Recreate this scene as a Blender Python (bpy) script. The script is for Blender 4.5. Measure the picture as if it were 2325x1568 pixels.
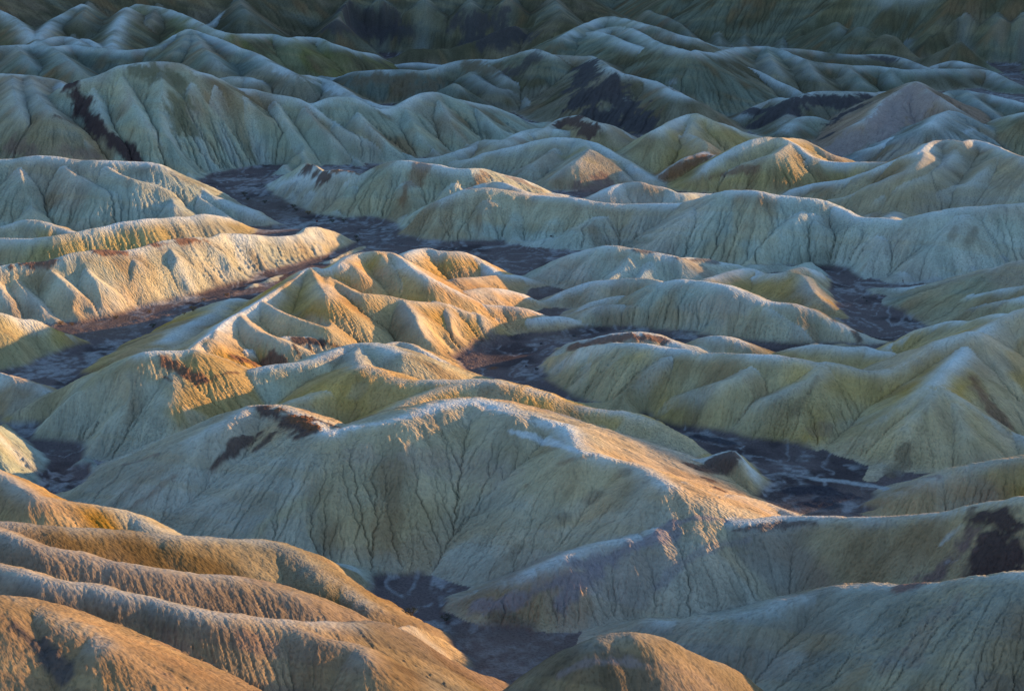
import bpy, math, random, time
import numpy as np

# ---------------------------------------------------------------- camera, sky, sun, exposure
T0 = time.time()
scene = bpy.context.scene
for o in list(bpy.data.objects):
    bpy.data.objects.remove(o, do_unlink=True)
EYE = 180.0                                   # metres from the wash floor up to the overlook
PITCH = math.atan(1191.0 / 5000.0)
cam_data = bpy.data.cameras.new('camera')
cam_data.lens = 72.0; cam_data.sensor_width = 36.0; cam_data.sensor_fit = 'HORIZONTAL'
cam_data.clip_start = 1.0; cam_data.clip_end = 30000.0
camera = bpy.data.objects.new('camera', cam_data)
scene.collection.objects.link(camera)
camera.location = (0, 0, EYE)
camera.rotation_euler = (math.pi / 2 - PITCH, 0, 0)
scene.camera = camera

SUN_ELEV = math.radians(8.0)
SUN_AZ = math.radians(64.0)                   # clockwise from the view direction (+Y): low on the right
world = bpy.data.worlds.new('World'); scene.world = world; world.use_nodes = True
nt = world.node_tree; nt.nodes.clear()
sky = nt.nodes.new('ShaderNodeTexSky'); sky.sky_type = 'NISHITA'; sky.sun_disc = False
sky.sun_elevation = SUN_ELEV; sky.sun_rotation = SUN_AZ
sky.air_density = 1.0; sky.dust_density = 0.3; sky.ozone_density = 3.0; sky.altitude = 100
bg = nt.nodes.new('ShaderNodeBackground'); bg.inputs['Strength'].default_value = 0.15
wo = nt.nodes.new('ShaderNodeOutputWorld')
nt.links.new(sky.outputs[0], bg.inputs['Color']); nt.links.new(bg.outputs[0], wo.inputs['Surface'])
sun_data = bpy.data.lights.new('sun', 'SUN'); sun_data.energy = 3.2; sun_data.angle = math.radians(0.6)
sun_data.color = (1.0, 0.63, 0.26)
sun = bpy.data.objects.new('sun', sun_data); scene.collection.objects.link(sun)
sd = np.array([math.sin(SUN_AZ) * math.cos(SUN_ELEV), math.cos(SUN_AZ) * math.cos(SUN_ELEV), math.sin(SUN_ELEV)])
from mathutils import Vector
sun.rotation_euler = Vector(sd).to_track_quat('Z', 'Y').to_euler()
sun.location = (600, 600, 400)
scene.view_settings.view_transform = 'Standard'; scene.view_settings.look = 'None'
scene.view_settings.exposure = 1.5; scene.view_settings.gamma = 1.0

# ---------------------------------------------------------------- ridge lines, surveyed in metres
# (hill, slope, crest radius, side spur, 'x y z' in decimetres, first point then steps)
RIDGES = [
('fl1',0.65,4,0,'-1399 5134 260 18 -16 -2 17 -15 -2 18 -14 -3 17 -15 -2 17 -16 -2 17 -18 -2 18 -20 -3 17 -23 -2 17 -22 -2 15 -17 -4 15 -12 -5 14 0 -4 13 9 -5 12 8 -4 14 5 -5 13 5 -4 13 6 -5 13 8 -4 13 9 -4 13 9 -5 13 6 -4 14 4 -5 13 3 -4 14 4 -5 14 5 -4 13 5 -5 15 1 -4 14 -4 -4 15 -8 -5 14 -14 -4 15 -13 -5 15 -11 -4 14 -9 -5 14 -6 -4 15 -11 -5 14 -15 -4'),
('fl2',0.6,4,0,'-1196 4362 360 11 5 -3 12 4 -2 12 4 -3 11 5 -3 12 4 -2 12 4 -3 12 5 -3 11 4 -3 12 5 -2 12 4 -3 12 5 -3 12 5 -2 11 5 -3 12 5 -3 12 5 -3 12 7 -3 11 7 -3 11 8 -4 12 8 -3 11 7 -3 12 8 -4 12 8 -3 11 7 -4 12 8 -3 12 6 -3 12 7 -4 12 6 -3 12 7 -3 12 5 -4 13 6 -3 12 4 -3 13 4 -4 12 3 -3 13 4 -4 12 7 -3 12 8 -3 12 8 -4 13 7 -3 12 8 -3 13 8 -4 12 7 -3 12 8 -4 13 9 -3 12 9 -3 12 11 -4 13 11 -3 12 10 -3 13 8 -4 13 5 -3 13 3 -4 14 1 -3 13 -3 -3 14 -8 -4 13 -9 -3 13 -12 -3 13 -13 -4 13 -14 -3 12 -15 -4 12 -16 -3 12 -10 -5 12 -7 -5 12 -5 -5 12 -5 -6 12 -7 -5 11 -10 -6 11 -11 -5 12 -10 -5 13 -10 -6 15 -13 -5 13 -10 -6 8 1 -5 -3 17 -5 -14 35 -6 -20 46 -5 -20 46 -6 -13 37 -6 -1 19 -5 8 7 -6 14 -2 -6 17 -6 -5 17 -7 -6 15 -6 -6 12 -4 -6 12 -4 -5 13 -6 -6 12 -4 -6 12 -4 -6 13 -4 -5 12 -4 -6'),
('fl3',0.62,4,0,'-1132 4128 430 12 -5 -3 13 -6 -2 13 -5 -3 12 -5 -3 13 -5 -2 12 -6 -3 13 -6 -3 13 -7 -2 12 -7 -3 13 -5 -3 12 -2 -3 11 1 -2 11 2 -3 12 3 -3 11 2 -2 12 1 -3 11 2 -3 12 0 -2 12 -1 -3 12 -2 -3 12 -3 -2 12 -3 -3 12 -1 -3 12 0 -2 11 2 -3 12 2 -3 12 1 -3 11 1 -2 12 1 -3 12 1 -3 11 2 -2 12 3 -3 11 5 -3 11 4 -2 12 4 -3 11 3 -3 12 3 -2 12 2 -3 11 3 -3 12 3 -2 11 4 -3 12 5 -3 12 4 -3 11 2 -2 12 2 -3 12 3 -4 12 2 -3 11 1 -4 12 0 -4 12 0 -3 12 0 -4 11 1 -3 12 -1 -4 12 -2 -3 12 -2 -4 12 -1 -4 11 4 -6 11 4 -7 11 3 -6 10 1 -6 11 0 -6 11 1 -7 11 4 -6 11 5 -6 12 3 -6 11 3 -7 11 2 -6'),
('fl4',0.75,5,0,'-1040 3773 470 12 -5 -1 12 -5 -1 12 -4 -1 12 -5 -1 12 -5 -1 12 -5 -1 12 -6 0 12 -7 -1 13 -6 -1 12 -7 -1 12 -7 -1 11 -4 -2 11 -2 -2 11 -1 -2 11 1 -2 10 0 -2 11 1 -2 11 2 -1 10 1 -2 11 -1 -2 11 -2 -2 11 -3 -2 11 -3 -2 12 -2 -2 11 -2 -1 10 -1 -2 11 0 -2 11 1 -2 10 2 -2 11 1 -2 11 -2 -2 11 -2 -1 11 -4 -2 11 -3 -2 11 -4 -2 11 -4 -2 11 -4 -2 11 -1 -2 11 -1 -1 11 1 -2 11 0 -2 10 1 -2 11 1 -2 10 4 -2 11 4 -3 10 4 -3 10 4 -3 11 4 -3 10 4 -2 10 3 -3 11 4 -3 10 3 -3 11 3 -3 11 4 -2 10 6 -4 10 6 -4 10 6 -4 11 7 -3 10 9 -4 10 10 -4 10 12 -3 11 11 -4 10 10 -4 13 9 -4 13 8 -4 8 11 -4 -3 12 -5 -15 13 -4 -19 14 -5 -14 13 -5 -1 12 -4 11 10 -5 13 10 -5 11 12 -4 11 15 -5 10 21 -7 10 26 -9 10 23 -10 10 16 -9 10 10 -9 11 10 -10 10 8 -9 10 9 -9 10 11 -9 11 12 -10 11 13 -9 11 12 -9 11 13 -9 11 12 -10 11 8 -9 9 2 -9 9 -2 -10 7 -4 -9 5 -5 -9 4 -9 -9 2 -9 -10 3 -9 -9'),
('fl4',0.75,4,1,'-467 3707 375 11 -2 -2 11 -2 -3 11 -3 -2 11 -3 -3 11 -5 -2 10 -6 -3 11 -5 -2 11 -5 -3 11 -2 -2 10 -1 -3 11 1 -2 11 0 -3 11 -1 -2 11 -1 -3 11 -3 -2 10 -13 -3 10 -23 -2 7 -18 -3 0 0 -2 -10 23 -3 -15 36 -2 -16 37 -3 -9 27 -2 4 7 -3 12 -6 -2 11 -10 -3 9 -14 -2 9 -16 -3 8 -16 -2 9 -16 -3 8 -16 -2 8 -17 -3 7 -17 -2 8 -16 -3'),
('fl5',0.7,1.5,0,'-262 4289 130 10 22 -2 12 17 -2 13 12 -2 13 9 -2 13 3 -2 13 0 -4 12 -6 -4 12 -9 -4 11 -12 -4 12 -12 -4 10 5 -10 11 3 -10 10 1 -10 9 0 -10 9 -3 -10 6 -11 -8 6 -13 -8 6 -11 -8 6 -13 -8 5 -12 -8'),
('fl6',0.62,6,0,'-948 3426 530 8 6 -4 9 7 -4 8 6 -4 9 6 -3 9 6 -4 9 4 -4 9 3 -4 9 0 -4 11 -9 -2 11 -12 -3 10 -8 -2 11 -5 -3 10 -4 -3 11 -4 -2 10 -5 -3 10 -3 -2 10 -2 -3 10 1 -2 10 -2 -3 11 -6 -3 10 -10 -2 10 -13 -3 9 -15 -2 6 -8 -7 4 -6 -8 3 -8 -7 3 -7 -8 3 -7 -8 2 -7 -8 2 -8 -7 2 -7 -8'),
('flb',0.6,1.5,0,'-573 4999 60 13 15 0 15 -3 0 16 -15 0 15 -16 0 16 -20 -1 14 -15 -1 15 -6 -1 15 1 -1 15 -1 -1 15 -1 -3 14 -7 -4 12 -21 -3 12 -23 -3 10 -18 -6 9 -13 -8 8 -14 -9 8 -15 -8 8 -14 -8'),
('fdome',0.95,5,0,'44 3894 160 9 -27 20 8 -28 19 8 -27 19 8 -28 20 8 -29 20 8 -29 19 8 -20 16 8 -4 9 9 -5 9 9 -6 9 9 -7 9 9 -8 9 10 -10 9 10 4 3 11 11 0 11 7 0 11 4 0 11 3 0 11 1 0 11 -1 0 12 13 -6 12 11 -6 11 9 -6 11 6 -6 11 5 -6 11 4 -6 11 5 -7 11 9 -9 10 7 -9 10 5 -9 10 5 -9 10 8 -9 13 14 -9 13 21 -11 14 23 -12 12 16 -12 11 12 -12 10 10 -12 10 8 -12 10 10 -12'),
('fr7',0.52,6,0,'230 4503 20 11 13 4 11 16 4 11 14 4 12 9 4 12 2 4 14 -2 4 13 -5 4 18 -9 4 18 -11 4 13 -12 4 2 -8 3 -12 -5 3 -17 -6 3 -3 -6 2 8 -9 3 14 -10 3 19 -10 3 18 -9 3 16 -7 3 12 -4 3 13 -5 4 13 -5 4 12 -4 4 13 -5 4 12 -5 4 13 -5 4 12 -4 4 13 -5 4 12 -5 4 13 -4 4 12 -1 3 13 0 3 13 1 3 13 2 3 13 4 3 13 6 3 13 5 3 13 3 3 12 1 3 13 1 3 13 1 2 13 3 3 13 4 3 13 2 3 13 -1 3 12 -3 3 13 -3 3 12 -5 3 12 -6 3 12 -7 3 12 -8 3 11 -12 4 11 -12 4 10 -13 4 11 -13 4 10 -12 4 11 -12 4 10 -11 4 11 -10 4 11 -10 4 11 -8 4 11 -7 4 11 -7 4 11 -6 4 11 -7 4 12 -6 4 11 -5 4 11 -6 4 11 -6 4 11 -7 4 11 -6 3 11 -4 3 12 -4 3 11 -4 3 11 -4 3 11 -5 3 11 -5 3 11 -6 3 11 -6 3 11 -7 3 11 -6 3'),
('fr8',0.55,4,0,'-172 4772 5 14 -2 5 14 -1 5 13 1 4 13 3 5 13 2 5 14 1 5 13 -1 5 14 0 5 14 -2 4 13 -1 5 14 -1 5 14 -1 5 13 0 4 14 1 4 13 2 5 13 5 4 12 9 5 13 9 4 13 7 4 13 4 5 13 5 4 13 6 4 13 9 4 13 13 3 14 11 2 14 8 2 14 7 2 14 6 2 14 8 3 14 7 2 14 5 2 15 1 2 14 -1 2 14 1 3 15 8 1 14 13 1 15 14 0 14 15 1 15 16 1 20 21 1 18 21 1 13 13 1 0 -4 1 -16 -26 1 -22 -33 0 -11 -17 1 6 9 0 17 25 0 19 26 0 15 18 0 16 16 0 15 13 0 16 11 0 15 7 0 15 3 0 14 -6 0 14 -13 0 13 -14 0 13 -11 0 13 -11 0 14 -6 0 15 -1 0 15 0 0 15 3 0 15 5 0 16 8 0 16 8 0 15 8 0 16 2 1 14 -1 2 15 -3 2 14 -3 1 14 -4 2 15 -4 2 13 -6 2 14 -7 1 14 -8 2 13 -9 2 13 -9 2 14 -8 1 13 -8 3 13 -7 2 14 -6 2 14 -6 2 13 -5 2 14 -3 3 14 -4 2 14 -3 2 14 -3 2 14 -4 2 13 -4 3 13 -7 3 13 -7 3 13 -7 4 13 -6 3 13 -6 4 14 -5 3 13 -3 4 14 -2 3 13 -1 4 14 -1 3 13 -3 4 14 -3 3 13 -3 4 13 -4 3 13 -5 4 13 -6 3 12 -7 4 13 -5 3 13 -5 4 13 -4 3 13 -4 4 13 -4 3 12 -4 4'),
('central',0.5,6,0,'-1273 5645 6 11 9 8 12 10 7 11 10 8 12 9 8 13 6 7 14 4 8 15 2 8 15 0 7 16 0 8 15 0 7 16 -1 7 16 -3 7 17 -4 8 17 -4 7 16 -5 7 17 -4 7 16 -3 7 17 -3 7 16 -2 6 16 -2 7 16 -3 7 17 -3 6 16 -4 7 16 -2 6 15 0 7 14 11 4 13 12 4 13 13 5 13 15 4 12 15 4 12 17 4 13 18 4 11 19 5 10 30 2 12 22 1 16 12 1 16 5 1 17 -3 2 18 -8 1 18 -13 1 19 -19 1 18 -22 1 18 -24 -1 18 -27 0 17 -29 -1 17 -33 -1 17 -32 0 16 -28 -1 17 -25 0 17 -24 -1'),
('central',0.42,9,0,'-513 5554 225 15 10 2 15 9 1 15 9 2 16 8 2 16 4 2 16 2 1 17 1 2 16 2 2 16 3 2 16 6 2 15 8 2 16 9 2 15 11 3 15 11 2 16 11 2 15 12 3 15 14 2 16 15 1 15 17 1 16 14 0 16 12 1 16 9 1 17 7 0 17 6 1 17 3 0 17 -2 1 17 -6 -1 16 -10 -1 17 -14 -1 16 -19 -1 15 -21 -1 16 -19 -2 16 -14 -1 16 -11 -1 16 -12 -1'),
('central',0.44,4,0,'-6 5672 260 16 -9 -2 16 -9 -2 16 -10 -2 16 -11 -2 15 -13 -2 16 -13 -2 16 -8 -2 16 -8 -2 16 -11 -2 13 -21 -2 9 -36 -2 6 -49 -1 5 -51 -2 7 -43 -2 11 -26 -2 14 -10 -2 16 -6 -1 15 -9 -1 15 -9 -2 15 -9 -1 14 -8 -1 15 -7 -2 15 -11 -1 13 -14 -1 13 -18 -2 13 -19 -1 12 -21 -1 12 -22 -2 13 -24 -1 15 -37 -1 12 -20 -3 1 30 -5 -6 52 -5 7 0 -5 14 -28 -6 15 -25 -5 11 -11 -5 13 -9 -5 13 -6 -6 12 -5 -7 13 -5 -6 12 -5 -7 13 -4 -6 14 -2 -7 13 -1 -6 14 -2 -7'),
('central',0.5,2,1,'398 5202 201 15 -7 -1 15 -6 -1 14 -8 -3 14 -6 -4 14 -1 -5 15 1 -5 15 1 -6 15 2 -6 15 2 -8 16 13 -9 19 35 -12 21 47 -14 21 44 -15 21 42 -16 20 34 -14 19 25 -12 17 13 -9 16 1 -6 14 -10 -3 13 -18 0 12 -25 1 11 -26 2 12 -26 2 11 -24 1'),
('c45',0.55,2,0,'397 5857 69 17 -6 0 17 -7 0 17 -6 0 17 -6 0 17 -5 1 17 -5 0 17 -5 1 17 -5 0 18 -4 0 17 -2 1 17 3 4 16 6 5 17 4 5 17 4 4 18 0 3 17 -3 0 13 -14 -5 12 -16 -7 10 -18 -8 11 -17 -8 13 4 -14 15 17 -18 16 19 -17 12 0 -13'),
('h10',0.55,9,0,'-495 6441 198 19 -9 -4 18 -10 -3 18 -12 -5 18 -11 -5 18 -10 -3 18 -8 -3 19 -8 -2 18 -7 -2 19 -5 -2 18 -3 -1 18 -2 0 19 0 0 19 0 1 18 -1 0 18 0 1 19 1 0 18 0 1 19 0 1 18 0 0 19 0 0 18 -2 0 18 -2 -1 19 -3 -1 18 -4 -1 18 -5 -3 18 -6 -2 18 -6 -4 18 -6 -3 17 -5 -3 18 -6 -4 17 -7 -4 17 -8 -5 17 -8 -5 17 -8 -5 17 -6 -4 18 -6 -4 17 -5 -3 18 -4 -3 18 -4 -3 17 -3 -2 18 -4 -3 18 -3 -2 18 -3 -2 18 -3 -2 18 -4 -1 18 -3 0 18 -5 -1 16 -8 -3 17 -10 -4 16 -12 -5 16 -11 -4 15 -11 -5 15 -13 -6 15 -12 -5 15 -13 -6 15 -13 -6 16 12 -12 17 -5 -10 18 -19 -7 17 -17 -6 9 -9 -4 -3 5 3 -17 21 8 -20 24 10 -14 16 7 4 -3 -1 15 -16 -7 16 -17 -6 14 -13 -5 15 -14 -5 14 -14 -6 13 -16 -6 13 -15 -6'),
('h10',0.5,5,1,'-82 6347 171 -19 -8 0 -18 -6 -1 -18 -7 -1 -18 -7 -1 -18 -9 -1 -18 -11 -1 -18 -12 -1 -17 -13 -1 -17 -15 -2 -17 -16 -1 -17 -17 -2 -16 -20 -2 -15 -21 -2 -16 -23 -2 -15 -23 -3 -14 -24 -2 -13 -28 -3 -13 -31 -3 -13 -29 -3 -13 -25 -3 -15 -18 -3 -15 -12 -3 -16 -8 -3 -17 -6 -4 -16 -7 -3'),
('h10',0.5,5,1,'-326 6359 169 -19 1 -1 -19 1 -1 -19 2 -1 -18 2 -1 -19 0 -2 -19 -1 -1 -18 -2 -2 -18 -3 -1 -19 -3 -2 -18 -5 -2 -18 -5 -2 -17 -7 -2 -18 -8 -3 -17 -9 -2 -17 -9 -3 -17 -9 -2 -17 -9 -3 -17 -10 -2 -17 -10 -3 -17 -9 -3'),
('h11',0.5,7,0,'-1082 6541 100 14 13 7 15 13 6 16 8 7 18 1 6 19 -3 7 20 -6 7 20 -10 6 20 -7 5 19 1 1 20 -2 1 19 -1 2 19 1 1 18 6 1 18 10 1 17 12 2 18 11 1 18 8 1 19 1 2 19 2 1 18 7 1 18 11 2 17 16 1 17 18 1 16 21 2 16 24 1 16 26 1 16 27 2 15 31 1 17 20 1 19 9 2 19 7 0 20 5 0 19 0 0 21 -10 0 20 -17 0 21 -23 0 20 -31 0 19 -26 -2 18 18 -10 17 20 -11 18 21 -10 18 21 -11 18 21 -10 18 21 -11 19 19 -10 18 18 -11 18 16 -11 19 15 -10 18 12 -11 18 10 -10 18 6 -11 18 5 -10 18 4 -11'),
('h11',0.5,3,1,'-522 6815 180 -8 -72 -2 7 -81 -1 16 -73 -2 20 -56 -2 20 -38 -1 22 -28 -2'),
('h11b',0.55,2,0,'-467 7048 120 19 25 0 19 25 0 19 14 0 22 -4 0 21 -15 0 20 -23 -2 19 -17 -7 19 -16 -7 18 -16 -8 18 -17 -7 19 -15 -7 18 -4 -9 18 2 -11 18 1 -10 18 0 -11 18 -1 -10 18 -1 -11'),
('h41',0.52,6,0,'-1521 6218 3 12 12 7 14 8 9 14 8 9 14 8 9 13 9 9 12 10 9 12 11 10 13 10 10 13 9 9 14 8 8 15 6 9 15 9 7 13 11 9 12 13 9 11 13 10 12 14 9 12 13 10 12 13 9 11 13 10 12 15 10 10 15 10 11 14 10 14 12 9 14 10 8 16 9 6 17 11 3 17 8 1 18 5 -1 19 5 -1 18 3 -1 18 5 -1 18 7 0 18 7 1'),
('h41',0.5,4,1,'-1184 6494 230 18 -5 -8 18 -2 -8 18 -9 -8 16 -21 -8 15 -36 -9 12 -41 -9 8 -39 -9 4 -38 -10 -1 -34 -10 -4 -25 -10 -9 -17 -11 -12 -12 -11 -10 -11 -11 -11 -12 -12 -10 -10 -12 -11 -9 -12 -11 -10 -12'),
('h41',0.55,2,1,'-1172 6483 230 14 24 -10 14 25 -10 14 23 -10 15 20 -10 15 17 -10 15 16 -10 16 14 -10 15 13 -10 16 11 -10 16 7 -10 17 5 -10 16 3 -10'),
('h43',0.55,2,0,'-1065 6899 160 20 1 -4 20 0 -3 19 0 -4 20 3 -3 19 7 -4 18 16 -4 17 21 -5 18 17 -5 19 9 -6 19 2 -5 20 1 -5 19 9 -7 18 12 -7 19 12 -7 18 15 -7 19 15 -7 18 15 -7'),
('h43',0.55,2,0,'-804 7075 150 21 9 -3 20 8 -2 21 4 -3 21 5 -4 20 11 -5 20 10 -6 21 3 -5 20 4 -7 20 6 -9 20 7 -8 20 8 -8'),
('h40',0.6,2,0,'-1089 6741 180 7 50 2 7 51 2 8 49 1 10 44 2 10 44 2 9 49 1 8 55 2 9 50 2 11 45 2 13 41 2 14 38 1 15 30 3 14 35 4 12 41 3 13 41 3 14 38 4 15 36 4 14 37 3 14 41 4 13 45 3 13 47 3 13 47 4 13 52 3 13 55 2 15 48 2 22 -1 2 26 -37 1 22 4 2 20 21 2 26 15 1 24 10 2 -10 -13 2 -19 -6 2 16 56 2 14 63 1 16 54 2 20 29 2 21 15 1 23 2 2 24 -1 2'),
('h40',0.6,2,0,'-547 8061 270 22 16 -4 23 7 -4 23 -21 -4 23 -41 -4 22 -52 -4 19 -42 -8 19 -34 -8 21 -25 -8 20 -19 -8 21 -16 -8 20 -2 -10 21 -1 -10 21 -2 -10 20 -2 -10 21 -3 -10 20 8 -12 20 7 -12 20 7 -12 21 8 -12 21 8 -12 20 -7 -10 18 -20 -10 18 -22 -10 20 -9 -10 21 -3 -10'),
('h40',0.6,2,1,'-991 7225 198 21 -47 -5 21 -46 -5 21 -38 -5 20 -25 -5 21 -17 -6 20 -13 -5 21 -13 -6 20 -11 -6 19 -9 -7 20 -7 -6 19 -6 -7 20 -6 -7 19 -6 -7 19 -5 -8 19 -7 -7 18 -8 -8 19 -7 -8'),
('h40',0.6,2,1,'-923 7387 212 22 -37 -3 22 -36 -4 22 -31 -4 21 -24 -4 21 -17 -3 22 -16 -5 20 -13 -4 21 -12 -4 21 -9 -4 20 -8 -5 21 -12 -5 21 -10 -5 11 52 -5 2 118 -6 0 132 -5 7 89 -6 17 9 -6 22 -30 -7 22 -25 -6 20 3 -7 21 13 -7 20 18 -7 20 24 -8 20 27 -8 21 17 -7 20 9 -8 21 4 -8 21 -1 -9 19 -8 -8 20 -16 -8 18 -22 -9 17 -28 -8 17 -30 -9'),
('h40',0.62,2,1,'-784 7829 244 19 -94 -2 18 -91 -3 21 -92 -2 24 -102 -2 16 -46 -2 -4 81 -3 -16 159 -2 -2 96 -3 18 -14 -3 28 -59 -3 25 -46 -3 23 -30 -3 22 -24 -4 22 -11 -4 21 7 -3 22 17 -5 21 12 -4 22 3 -5 21 1 -4 22 0 -6 22 -3 -5 21 2 -5 21 13 -6 22 20 -6 21 19 -6 22 22 -7 21 20 -6 22 11 -7 22 6 -7 21 3 -7 22 -3 -8 21 -3 -7 22 5 -7 22 22 -8 22 28 -8 22 20 -7 22 7 -8 22 5 -8'),
('h40',0.7,2,1,'-409 7570 173 15 -44 -9 14 -43 -9 15 -39 -10 14 -36 -10 13 -33 -11 13 -26 -12 14 -19 -13 14 -14 -14 15 -6 -15 16 6 -16 17 18 -17 18 24 -17 18 24 -17'),
('h40',0.7,2,1,'-270 7699 130 13 -44 -10 13 -40 -10 13 -35 -11 12 -29 -13 12 -23 -14 12 -13 -16 13 -5 -16 14 4 -18 14 7 -19'),
('h40',0.7,2,1,'-650 7917 261 18 -42 -9 18 -38 -9 18 -27 -11 17 -13 -13 17 0 -15 17 7 -17 15 9 -18 15 12 -19'),
('h40',0.7,2,1,'-528 8058 266 17 -52 -10 16 -49 -11 15 -44 -11 14 -40 -13 12 -35 -15 11 -26 -16 12 -17 -17 12 -11 -19 11 -8 -19'),
('h40',0.7,2,1,'-130 7713 86 14 -37 -12 14 -27 -13 16 -2 -17 18 18 -19 18 27 -22'),
('h40',0.6,2,1,'-1038 6987 190 5 -76 -3 -1 -59 -4 -12 -29 -4 -20 -11 -3 -20 -7 -4 -19 -7 -4 -20 0 -3 -21 5 -4 -22 8 -4 -22 8 -3 -22 5 -4'),
('h40',0.5,4,1,'-1064 6864 185 -23 24 -11 -23 23 -11 -24 23 -10 -23 22 -11 -22 18 -10 -23 16 -11 -21 13 -9 -21 11 -10 -21 8 -9 -21 7 -9 -20 5 -8 -21 3 -8 -19 1 -8 -20 0 -7 -19 -2 -6 -19 -1 -7 -20 0 -6 -20 2 -5 -21 3 -6 -21 4 -5 -21 4 -5 -21 3 -5 -21 2 -5'),
('h40',0.42,8,0,'-1405 6960 60 22 -7 6 22 -7 6 22 -5 7 19 3 6 15 18 5 10 43 1 9 47 1 9 49 1 9 48 1 10 47 1 10 49 1 10 49 2 10 50 1 11 48 1 12 44 1 13 41 2 13 41 2 13 40 3 14 42 2 11 57 -2 11 62 -2 12 63 -2 11 64 -2 12 64 -2'),
('h40',0.7,1,0,'-32 7801 50 23 12 -3 25 9 -3 24 0 -1 23 -11 3 24 -2 3 24 16 2 24 12 0 24 7 0 24 12 -2 25 4 -3 23 -7 -2 24 -10 -2 23 -9 -2'),
('h42',0.55,3,0,'-460 8561 160 20 64 -2 21 58 -2 23 45 -2 24 22 -2 26 -23 -2 25 -17 -2 26 3 -2 25 6 -3 26 12 -2 24 13 -4 24 7 -11 23 -13 -10 22 -13 -10 22 -17 -11 21 -29 -9 20 -45 -8 22 -20 -9 24 7 -8 26 35 -8 25 30 -7 25 -5 -6 24 -13 -7 23 -12 -6 25 2 -6 26 13 -4 26 10 -3 24 -8 -4 24 -17 -3 24 -19 -4'),
('h42',0.55,2,1,'-235 8202 130 23 49 -9 24 49 -9 23 49 -8 24 49 -9 24 49 -9 25 54 -8 25 56 -9 25 57 -9'),
('h42',0.55,2,0,'-191 7997 120 22 36 -3 23 37 -4 24 32 -3 23 37 -7 24 27 -6 24 19 -7 24 26 -10 23 18 -10 23 7 -10 23 0 -10 22 1 -10 22 -3 -10 22 -16 -7 23 -8 -6 23 -5 -7'),
('h42',0.55,2,0,'-113 7836 100 22 17 -5 22 16 -6 23 12 -4 22 -1 -2 23 0 -2 22 8 -5 22 13 -7 23 7 -7 22 15 -10 21 15 -11 22 13 -11'),
('h37',0.5,3,0,'61 8814 4 21 4 13 22 5 13 21 4 12 22 1 12 23 0 11 23 -1 11 23 -2 10 23 0 10 24 3 10 23 1 8 24 1 8 24 0 8 24 -2 7 25 -4 6 24 -5 6 25 -9 3 24 -5 -1 25 -9 -5 24 -7 -3 25 -4 -2 24 -4 -2 25 -5 -3 24 -5 -2 25 -6 -3 25 -6 -3 30 -8 -4 25 -8 -4 4 -3 -2 -29 4 2 -39 6 3 -21 2 1 14 -7 -3 27 -10 -5 24 -3 -2 25 -1 0 32 75 -16 31 67 -14 26 6 -2 25 5 -3 26 5 -3 26 3 -4 25 1 -6 25 0 -5 27 18 -9 27 17 -9 25 12 -11 26 12 -11'),
('h37',0.55,2,1,'500 8855 132 5 -110 -8 -3 -68 -13 -20 -36 -15 -22 -32 -15 -22 -38 -13 -23 -62 -7'),
('h37',0.55,2,1,'626 8790 116 -21 -74 -7 -19 -47 -11 -16 -41 -14 -15 -51 -14 -15 -76 -8'),
('h38',0.57,6,0,'275 7930 18 16 -4 18 17 4 14 21 14 9 21 9 7 23 3 3 23 1 1 23 -1 1 23 -3 -1 22 0 1 23 -1 5 22 2 7 21 4 8 21 5 8 21 7 9 21 11 10 19 14 11 18 16 12 21 10 9 27 3 7 11 3 3 -24 3 -2 -36 3 -5 -18 2 -2 18 0 3 26 -1 4 22 -3 2 23 -5 1 22 -6 1 22 -13 0 21 -19 1 21 -16 -1 21 -17 -1 21 -18 -2 20 -18 -3 19 -20 -4 19 -19 -5 19 -17 -6 19 -17 -6 18 -17 -6 20 -15 -4 20 -13 -4 21 -11 -2 21 -7 0 22 -6 0 22 -6 1 21 -7 0 20 -12 -3 19 -11 -7 18 -13 -8 17 -14 -10 17 -16 -8 18 -14 -8 18 -13 -7 18 -13 -6 19 -12 -7 18 -12 -6 18 -13 -7 18 -14 -8 18 -12 -7 19 -11 -5 19 -8 -5 20 -8 -4 20 -7 -3 21 -6 -3 20 -6 -4'),
('h38',0.5,2,1,'958 7833 120 14 -47 -4 16 -34 -6 16 -30 -8 15 -28 -8 16 -27 -9 17 -23 -9 17 -20 -9 16 -20 -9 17 -19 -10 16 -18 -11 12 -32 -10 3 -60 -7'),
('h38',0.5,3,0,'135 8245 20 23 14 8 22 15 7 22 14 8 23 12 7 22 10 8 23 9 8 23 7 7 23 8 8 24 3 8 23 -10 7 24 -12 5 24 -5 2 24 -3 2 24 -6 2 24 -8 2 24 -8 1 24 -2 0 25 -2 0 23 -13 0 21 -33 0 20 -39 0'),
('h38',0.5,2,0,'252 7994 30 20 25 8 21 25 7 21 18 7 22 9 8 23 14 5 23 9 5 23 3 5 23 -4 5 23 5 2 24 5 3 23 3 3 24 -1 2 23 2 2 24 9 3 24 18 3 24 21 2'),
('h39',0.6,1.5,0,'992 8576 40 25 16 8 24 8 9 24 -5 8 22 -19 8 22 -36 9 21 -32 8 22 -19 8 28 24 2 30 42 0 28 29 0 29 23 -3 34 50 -14 25 12 -14 20 -10 -13 20 -10 -14 6 -46 -13 -8 -63 -13 -18 -51 -13'),
('h39',0.6,2,1,'1182 8490 100 23 -9 -5 16 -34 -5 3 -74 -6 6 -65 -6 7 -61 -6 6 -59 -7 9 -46 -7 15 -31 -8 14 -30 -9 14 -28 -9 14 -25 -9 15 -23 -10 15 -20 -10'),
('h39',0.5,2,0,'800 8414 80 28 38 0 29 37 0 28 37 0 30 41 -1 29 41 -1 31 43 -2 30 35 -2 30 26 -5 22 -17 -5 17 -54 -4'),
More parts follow.
